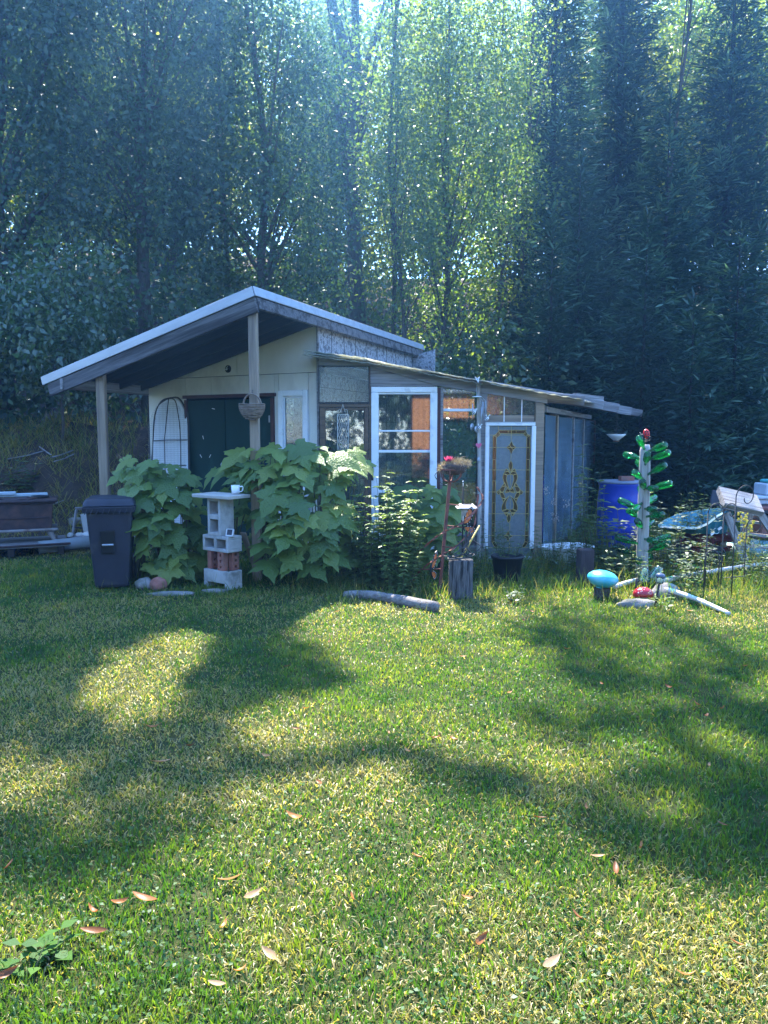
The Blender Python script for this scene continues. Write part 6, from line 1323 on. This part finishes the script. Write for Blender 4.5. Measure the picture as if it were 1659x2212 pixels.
dkb = at(1590, 1085, 11.2); o = box('dark_panel', .95, .04, .22, M_('slate_panel', (.05, .055, .07), (.09, .095, .11), 5, rough=.7), None, Matrix.Translation((dkb.x + .1, 11.2, dkb.z)) @ Matrix.Rotation(R(9), 4, 'Y'), .006); tag(o, 'dark slate board lying slantwise behind the trestle', 'board')
for s in (-.4, .4): box('prop', .05, .05, dkb.z - .05, wood_dark, o, Matrix.Translation((dkb.x + .1 + s, 11.23, (dkb.z - .05) / 2)))
tl = thing('paddling_pool', 'pale turquoise folded pool lying behind the trestle legs', 'pool', Vector((at(1625, 1160, 9.9).x, 9.9, 0))); lathe('pool_ring', [(.30, 0), (.38, .03), (.40, .1), (.38, .17), (.30, .2), (.24, .16), (.24, .04)], M_('pale_turquoise', (.22, .44, .48), (.30, .52, .56), 5, rough=.45), tl, W[tl].copy(), 26)
# white basin
wq = gnd(1222, 1215); wbn = thing('basin', 'white enamel basin overgrown with weeds beside the greenhouse', 'basin', Vector((wq.x + .02, wq.y + .1, 0)), R(22)); Mw = W[wbn].copy()
pr = []; mb = MB(); L_ = []
for (sx, sy, z) in ((.24, .15, 0), (.30, .20, .17), (.34, .235, .18), (.34, .235, .2), (.29, .19, .195), (.24, .15, .05)):
    L_.append([(sx * math.copysign(abs(math.cos(a)) ** .5, math.cos(a)), sy * math.copysign(abs(math.sin(a)) ** .5, math.sin(a)), z) for a in [k * math.pi / 12 for k in range(24)]])
V = [p for l in L_ for p in l]; f = [(i * 24 + k, i * 24 + (k + 1) % 24, i * 24 + 24 + (k + 1) % 24, i * 24 + 24 + k) for i in range(5) for k in range(24)] + [tuple(range(23, -1, -1)), tuple(120 + k for k in range(24))]; mb.add(V, f, sm=False); mobj('basin_body', mb.mesh('basin'), white_p, wbn, Mw)

# ------------------------------------------------------------------ big-leaved bushes (each leaf a part)
def bush_leaf_mat(name, cols, trans=.5):
    m = leaf_mat(name, cols, trans, .07, attr=None); nt = m.node_tree; L = nt.links.new
    tc = nt.nodes.new('ShaderNodeTexCoord').outputs['Object']; bp = nt.nodes.new('ShaderNodeBump'); bp.inputs['Strength'].default_value = .5; bp.inputs['Distance'].default_value = .02
    wv = nt.nodes.new('ShaderNodeTexVoronoi'); wv.feature = 'DISTANCE_TO_EDGE'; wv.inputs['Scale'].default_value = 11; L(tc, wv.inputs['Vector']); L(wv.outputs['Distance'], bp.inputs['Height'])
    for n in nt.nodes:
        if n.type.startswith('BSDF') and 'Normal' in n.inputs: L(bp.outputs[0], n.inputs['Normal'])
    return m
bl_m = bush_leaf_mat('thimbleberry_leaf', [(.085, .155, .035), (.125, .205, .04), (.17, .255, .05), (.25, .31, .06)])
half = [(.0, .04), (.09, -.10), (.24, -.14), (.34, -.06), (.50, -.04), (.42, .06), (.36, .13), (.48, .20), (.68, .38), (.54, .42), (.48, .52), (.34, .50), (.22, .52), (.27, .66), (.20, .80), (.10, .92), (.0, 1.12)]
def maple_leaf(seed):
    rnd = random.Random(seed); out = half + [(-x, y) for x, y in half[-2:0:-1]]; out = [(x * rnd.uniform(.93, 1.07), y + rnd.uniform(-.02, .02)) for x, y in out]
    d = rnd.uniform(.25, .55); c = rnd.uniform(-.15, .25); s = rnd.uniform(-.12, .12)
    def z(x, y): return -d * (y - .15) ** 2 * .6 - d * .7 * x * x + .10 * abs(x) * (1 if abs(x) < .3 else .6) + c * .2 * y + s * x * y + rnd.uniform(-.012, .012)
    rim = [(x, y, z(x, y)) for x, y in out]; mid = [(x * .5, .22 + (y - .22) * .5, 0) for x, y in out]; mid = [(x, y, z(x, y) + .015) for x, y, _ in mid]
    n = len(out); v = rim + mid + [(0, .22, .03)]; f = [(i, (i + 1) % n, n + (i + 1) % n, n + i) for i in range(n)] + [(n + i, n + (i + 1) % n, 2 * n) for i in range(n)]
    mb = MB(); mb.add(v, f, sm=True); m = mb.mesh('leaf'); m.materials.append(bl_m); return m
ML = [maple_leaf(k) for k in range(6)]
stem_m = M_('green_brown_stem', (.07, .075, .03), (.13, .12, .06), 8, rough=.7, bump=.2)
def rotm(nrm, tip):
    z = Vector(nrm).normalized(); y = Vector(tip); y = (y - z * y.dot(z)).normalized(); x = y.cross(z); return Matrix((x, y, z)).transposed().to_4x4()
def in_p(x, y, poly): return bool(in_poly(np.array([float(x)]), np.array([float(y)]), poly)[0])
def big_bush(label, poly, Y0, Y1, n, size, bases, lean_px):
    """poly: outline seen from the yard; Y0..Y1 front and back of the bush"""
    xs_ = [p[0] for p in poly]; ys_ = [p[1] for p in poly]; cx = sum(xs_) / len(xs_); top = min(ys_); bot = max(ys_)
    b = gnd(cx, 1240); t = thing('thimbleberry_bush', label, 'bush', (at(cx, 1200, (Y0 + Y1) / 2).x, (Y0 + Y1) / 2, 0)); got = []; tries = 0
    while len(got) < n and tries < 20000:
        tries += 1; x = random.uniform(min(xs_), max(xs_)); y = random.uniform(top, bot)
        if not in_p(x, y, poly): continue
        f = len(got) / n; dmin = 21 if f < .5 else 15
        if any(abs(x - a) < dmin and abs(y - c) < dmin * .8 and abs(l - (f > .55)) < .5 for a, c, l in got): 
            if tries % 3: continue
        got.append((x, y, float(f > .55)))
    mb = MB(); inv = W[t].inverted()
    for i, (x, y, lay) in enumerate(got):
        u = (x - cx) / max(1, (max(xs_) - min(xs_)) / 2); v = (bot - y) / (bot - top)
        bulge = max(0, 1 - u * u) ** .5 * (1 - .55 * max(0, v - .45) ** 1.0)
        Yd = Y1 - (Y1 - Y0) * bulge * (1 if lay < .5 else random.uniform(.15, .75)) + random.uniform(-.08, .08)
        if 395 < x < 555 and y > 1050: Yd = max(Yd, 8.42)          # leaves stay behind the block pedestal
        p = at(x, y, Yd); p.z = max(p.z, .05); s = size * random.uniform(.5, 1.2) * (.85 if lay > .5 else 1)
        yaw = random.uniform(-1, 1) * 1.3 + u * .9
        tip = Vector((math.sin(yaw), -.75 + random.uniform(-.4, .3), -.5 + random.uniform(-.5, .6))); nrm = Vector((u * .35 + random.uniform(-.25, .25), -.42 + random.uniform(-.4, .35), .8 + random.uniform(-.3, .3)))
        M = Matrix.Translation(p) @ rotm(nrm, tip) @ Matrix.Scale(s, 4) @ Matrix.Translation((0, -.25, 0))
        o = bpy.data.objects.new('leaf', ML[i % 6]); link(o, t, M)
        if i % 2 == 0:
            bs = min(bases, key=lambda q: abs(q - x)); b0 = at(bs, 1215, (Y0 + Y1) / 2 + .1); b0.z = 0
            m_ = b0.lerp(p, .55) + Vector((0, .08, .1)); mb.add(*tube_geo(catmull([b0 + Vector((random.uniform(-.05, .05), 0, 0)), m_, p + Vector((0, .02, -.01))], 4), [.009 - .0007 * j for j in range(9)], 5), sm=True)
    mobj('stems', mb.mesh('stems'), stem_m, t); return t
bush1 = big_bush('broad-leaved green bush between the bin and the block pedestal', [(255, 1010), (275, 985), (340, 990), (400, 1020), (425, 1050), (440, 1090), (435, 1140), (455, 1190), (440, 1240), (400, 1262), (330, 1235), (295, 1225), (280, 1180), (300, 1130), (275, 1090), (262, 1060), (290, 1045), (252, 1020)], 8.0, 8.7, 105, .27, [300, 345, 395], 0)
bush2 = big_bush('largest broad-leaved bush, right of the block pedestal before the shed window', [(465, 1050), (455, 1020), (500, 990), (545, 965), (600, 960), (640, 948), (690, 955), (720, 985), (760, 968), (800, 985), (785, 1020), (750, 1040), (720, 1045), (740, 1090), (770, 1110), (775, 1150), (765, 1190), (700, 1215), (640, 1240), (580, 1225), (545, 1180), (530, 1120), (470, 1075), (420, 1080)], 7.72, 9.15, 190, .28, [500, 560, 620, 690, 740], 0)
big_bush('broad-leaved bush behind the rusty plant stand, before the storm door', [(845, 1060), (870, 1030), (905, 1045), (940, 1050), (985, 1035), (1000, 1060), (990, 1110), (1005, 1150), (980, 1190), (900, 1210), (850, 1190), (835, 1130)], 8.4, 9.2, 78, .26, [860, 900, 950], 0)
# spent blossoms
fl_d = M_('spent_flower', (.10, .06, .04), (.19, .13, .09), 20, rough=.9)
pink = M_('pink_petal', (.62, .10, .42), (.75, .18, .52), 20, rough=.6, bump=0)
for (bs, px, py, Y) in ((bush1, 258, 1108, 8.0), (bush1, 272, 1118, 8.0), (bush1, 280, 1200, 8.0), (bush1, 258, 985, 8.2), (bush2, 600, 985, 8.25), (bush2, 672, 985, 8.2), (bush2, 775, 1012, 8.9), (bush2, 695, 1120, 8.1), (bush2, 660, 1175, 8.05)):
    c = at(px, py, Y); mb = MB()
    for j in range(16):
        d = Vector((random.gauss(0, 1), random.gauss(0, 1), random.gauss(0, .8))).normalized(); mb.add(*tube_geo([c, c + d * .028], [.002, .002], 3, False)); mb.add(*lathe_geo([(.001, -.005), (.006, -.002), (.005, .004), (.001, .006)], 5, False), M=Matrix.Translation(c + d * .03))
    mb.add(*tube_geo([c, c + Vector((0, .12, -.05))], [.003, .004], 4, False)); o = mobj('flower_cluster', mb.mesh('flower_cluster'), fl_d, bs); o['kind'] = 'stuff'
c = at(266, 1104, 7.97)
for j in range(5):
    a = j * 2 * math.pi / 5; prism('petal', [(0, 0), (.012, .012), (.009, .026), (-.009, .026), (-.012, .012)], -.001, .001, pink, bush1, Matrix.Translation(c) @ Matrix.Rotation(a, 4, 'Y') @ Matrix.Rotation(.2, 4, 'X'))

# ------------------------------------------------------------------ weeds and small shrubs
def weed(name, label, cat, base, height, stems, lsize, mat, spread=.25, asp=.5, gap=.07, lean=(0, 0), group=None, tips=None, leafn=2, droopy=.25, zb=None):
    bz = hz(base[0], base[1]) if zb is None else zb; t = thing(name, label, cat, (base[0], base[1], bz), group=group); mb = MB(); PP, AA, NN, LL = [], [], [], []; ends = []
    for k in range(stems):
        a = random.uniform(0, 6.28); r = spread * math.sqrt(random.random()); h = height * random.uniform(.6, 1.05)
        p0 = Vector((math.cos(a) * r * .35, math.sin(a) * r * .35, -.02)); p1 = Vector((math.cos(a) * r + lean[0], math.sin(a) * r + lean[1], h)); pm = p0.lerp(p1, .5) + Vector((random.uniform(-.04, .04), random.uniform(-.04, .04), .04 * h))
        path = catmull([p0, pm, p1], 5); mb.add(*tube_geo(path, [.0045 * (1 - .7 * j / 10) * max(.6, height) for j in range(11)], 4, False), sm=True); ends.append(p1)
        ln = (p1 - p0).length; m = max(3, int(ln / gap))
        for j in range(m):
            f = .12 + .88 * j / (m - 1); q = path[min(10, int(f * 10))]; sz = lsize * (1.05 - .45 * f) * random.uniform(.75, 1.2); a0 = j * 1.57 + random.uniform(-.4, .4) + a
            for w in range(leafn):
                aa = a0 + w * 2 * math.pi / leafn; PP.append(q[:]); AA.append((math.cos(aa), math.sin(aa), .35 - droopy + random.uniform(-.25, .25))); NN.append((random.uniform(-.3, .3), random.uniform(-.3, .3), 1)); LL.append(sz)
    mobj('stems', mb.mesh('stems'), stem_m, t, W[t].copy())
    P = np.array(PP); V = leaf_quads(P, np.array(AA, float), np.array(NN, float), np.array(LL), np.array(LL) * asp, .08)
    fo = mobj('foliage', quads_mesh('foliage', V, rng.random(len(P)), mat), None, t, W[t].copy()); fo['kind'] = 'stuff'
    if tips:
        mt, rad_, per = tips; mbt = MB()
        for e in ends:
            for j in range(per):
                c = e + Vector((random.uniform(-1, 1) * rad_, random.uniform(-1, 1) * rad_, random.uniform(-2.2, .6) * rad_)); mbt.add(*box_geo(rad_ * .3, rad_ * .3, rad_ * .4, c))
        hd_ = mobj('flower_heads', mbt.mesh('flower_heads'), mt, t, W[t].copy()); hd_['kind'] = 'stuff'
    return t
lf_lit = leaf_mat('raspberry_leaf', [(.09, .15, .05), (.15, .22, .075), (.22, .28, .11)], .5, .06)
lf_low = leaf_mat('low_weed_leaf', [(.03, .08, .02), (.05, .11, .025), (.07, .14, .03)], .3, .01)
lf_weed = leaf_mat('weed_leaf', [(.045, .085, .035), (.075, .125, .045), (.12, .165, .06)], .45, .08)
lf_blue = leaf_mat('greyish_weed_leaf', [(.05, .085, .05), (.085, .125, .07), (.13, .17, .09)], .4, .09)
def gw(px, py): q = gnd(px, py); return (q.x, q.y)
for (px, py, h, st, sp, lab) in [(830, 1270, 1.15, 26, .42, 'raspberry shrub with small bright leaves beside the rusty plant stand'), (805, 1268, .95, 16, .34, 'leafy raspberry canes at the left of the bright shrub'), (865, 1272, .85, 14, .3, 'leafy raspberry canes at the right of the bright shrub'), (800, 1262, .55, 12, .3, 'low raspberry shoots at the left foot of the bright shrub'), (870, 1285, .5, 12, .24, 'low raspberry shoots at the foot of the rusty plant stand'), (768, 1262, .62, 6, .15, 'pale leafy raspberry shoot left of the bright shrub')]:
    weed('raspberry_shrub', lab, 'shrub', gw(px, py), h, st, .092, lf_lit, sp, .62, .034, leafn=3, droopy=.4)
weed('broadleaf_weed', 'tall weed with oval leaves at the back corner of the greenhouse', 'weed', gw(1278, 1232), 1.45, 5, .17, lf_weed, .2, .5, .10, (-.02, .1))
weed('broadleaf_weed', 'leafy weed before the blue barrel with large round leaves', 'weed', gw(1325, 1245), .85, 5, .17, lf_blue, .24, .6, .09, (-.05, 0))
weed('broadleaf_weed', 'bushy weed beside the white basin', 'weed', gw(1215, 1240), .42, 9, .075, lf_blue, .28, .5, .045)
weed('broadleaf_weed', 'arching blackberry cane with oval leaves right of the bottle tree', 'weed', gw(1455, 1245), .75, 8, .125, lf_blue, .38, .6, .075, (.1, 0))
weed('broadleaf_weed', 'pale leaved weed thicket between bottle tree and metal stakes', 'weed', gw(1490, 1262), .55, 12, .10, lf_blue, .36, .5, .055)
weed('broadleaf_weed', 'low weeds under the bottle tree', 'weed', gw(1400, 1262), .35, 10, .085, lf_lit, .36, .5, .05)
weed('broadleaf_weed', 'low weed at the front edge of the mossy stone', 'weed', gw(1440, 1318), .16, 7, .06, lf_lit, .13, .6, .035)
weed('broadleaf_weed', 'low weeds between the black pot and the stump', 'weed', gw(1035, 1252), .38, 9, .075, lf_weed, .24, .5, .05)
weed('broadleaf_weed', 'leafy weeds along the greenhouse side wall', 'weed', gw(1180, 1225), .5, 9, .08, lf_weed, .3, .5, .05)
weed('broadleaf_weed', 'low weeds at the right of the bench stump', 'weed', gw(1110, 1300), .14, 8, .06, lf_weed, .16, .7, .035)
weed('broadleaf_weed', 'low broad leaf growing in the lawn at the bottom left', 'weed', gw(80, 2085), .07, 6, .085, lf_low, .09, .7, .05)
weed('seed_stalk_weed', 'tall dry seed stalk weed in front of the greenhouse side film', 'weed', gw(1198, 1228), .95, 5, .04, lf_blue, .16, .3, .09, tips=(M_('seed_head', (.30, .26, .24), (.45, .4, .38), 20), .035, 14))
weed('goldenrod', 'yellow flowering goldenrod right of the teal cart', 'flower', gw(1598, 1258), .72, 3, .09, lf_weed, .12, .22, .04, tips=(M_('goldenrod_yellow', (.62, .50, .05), (.75, .62, .1), 20, bump=0), .045, 26))
weed('broadleaf_weed', 'green weed stalks right of the goldenrod', 'weed', gw(1625, 1262), .5, 6, .09, lf_weed, .2, .25, .05)
for (px, py, h, lab) in [(20, 960, .5, 'pale green leafy shoot on the bank at the left edge'), (60, 985, .45, 'second pale green shoot lower on the bank')]:
    q = at(px, py + 40, 12.2); weed('bank_weed', lab, 'weed', (q.x, q.y), h, 5, .17, lf_mid, .25, .7, .08)

# plants that grow in the pot, the basin and the cart
weed('potted_plant', 'leafy plant growing in the black nursery pot', 'plant', (bp0.x, bp0.y), .42, 9, .075, lf_weed, .2, .5, .05, zb=.24)
q = gnd(1222, 1215); weed('basin_weeds', 'weeds growing in the white basin', 'weed', (q.x + .05, q.y + .1), .3, 9, .07, lf_weed, .22, .45, .045, zb=.05)
for (px, h, lab) in ((1488, .42, 'leafy weed at the left end of the teal cart'), (1530, .34, 'leafy weed in the middle of the teal cart')):
    q = at(px, 1130, 9.45); weed('cart_weeds', lab, 'weed', (q.x, q.y), h, 9, .09, lf_weed, .2, .4, .045, zb=.44)

for i, (px, py, h, n, ls, m_, lab) in enumerate([(1300, 1240, 1.0, 7, .13, lf_weed, 'leafy weed hiding the left edge of the blue barrel'), (1355, 1240, .8, 7, .11, lf_blue, 'leafy weed between the blue barrel and the bottle tree'), (1430, 1240, .9, 7, .12, lf_blue, 'tall leafy cane just right of the bottle tree post'), (1245, 1228, .7, 8, .09, lf_weed, 'leafy weed growing by the greenhouse side posts'), (1335, 1268, .4, 9, .08, lf_weed, 'low leafy weed behind the turquoise dome'), (1470, 1285, .35, 9, .08, lf_lit, 'low pale weed along the slanting birch pole'), (1640, 1255, .55, 7, .09, lf_weed, 'green weed at the right edge before the trestle'), (1060, 1225, .55, 7, .08, lf_weed, 'leafy weed between the stump and the leaded door'), (1150, 1240, .4, 8, .08, lf_weed, 'low weed at the foot of the greenhouse corner post'), (1545, 1240, .6, 8, .08, lf_blue, 'weed thicket under the near end of the teal cart')]):
    weed('broadleaf_weed', lab, 'weed', gw(px, py), h, n, ls, m_, .26, .5, .06)

# ------------------------------------------------------------------ blue haze added to give the lens veil and bluish darks
hm = bpy.data.materials.new('haze'); hm.use_nodes = True; nt = hm.node_tree; nt.nodes.clear()
pv = nt.nodes.new('ShaderNodeVolumePrincipled'); pv.inputs['Color'].default_value = (.17, .46, 1.0, 1); pv.inputs['Density'].default_value = .0035; pv.inputs['Anisotropy'].default_value = .78
ho = nt.nodes.new('ShaderNodeOutputMaterial'); nt.links.new(pv.outputs[0], ho.inputs['Volume'])
mb = MB(); mb.add(*box_geo(250, 220, 30, (0, 45.5, 13.8)))
haze = mobj('haze', mb.mesh('haze'), hm); tag(haze, 'thin blue haze added over yard and wood as a lens veil', 'haze', kind='stuff')
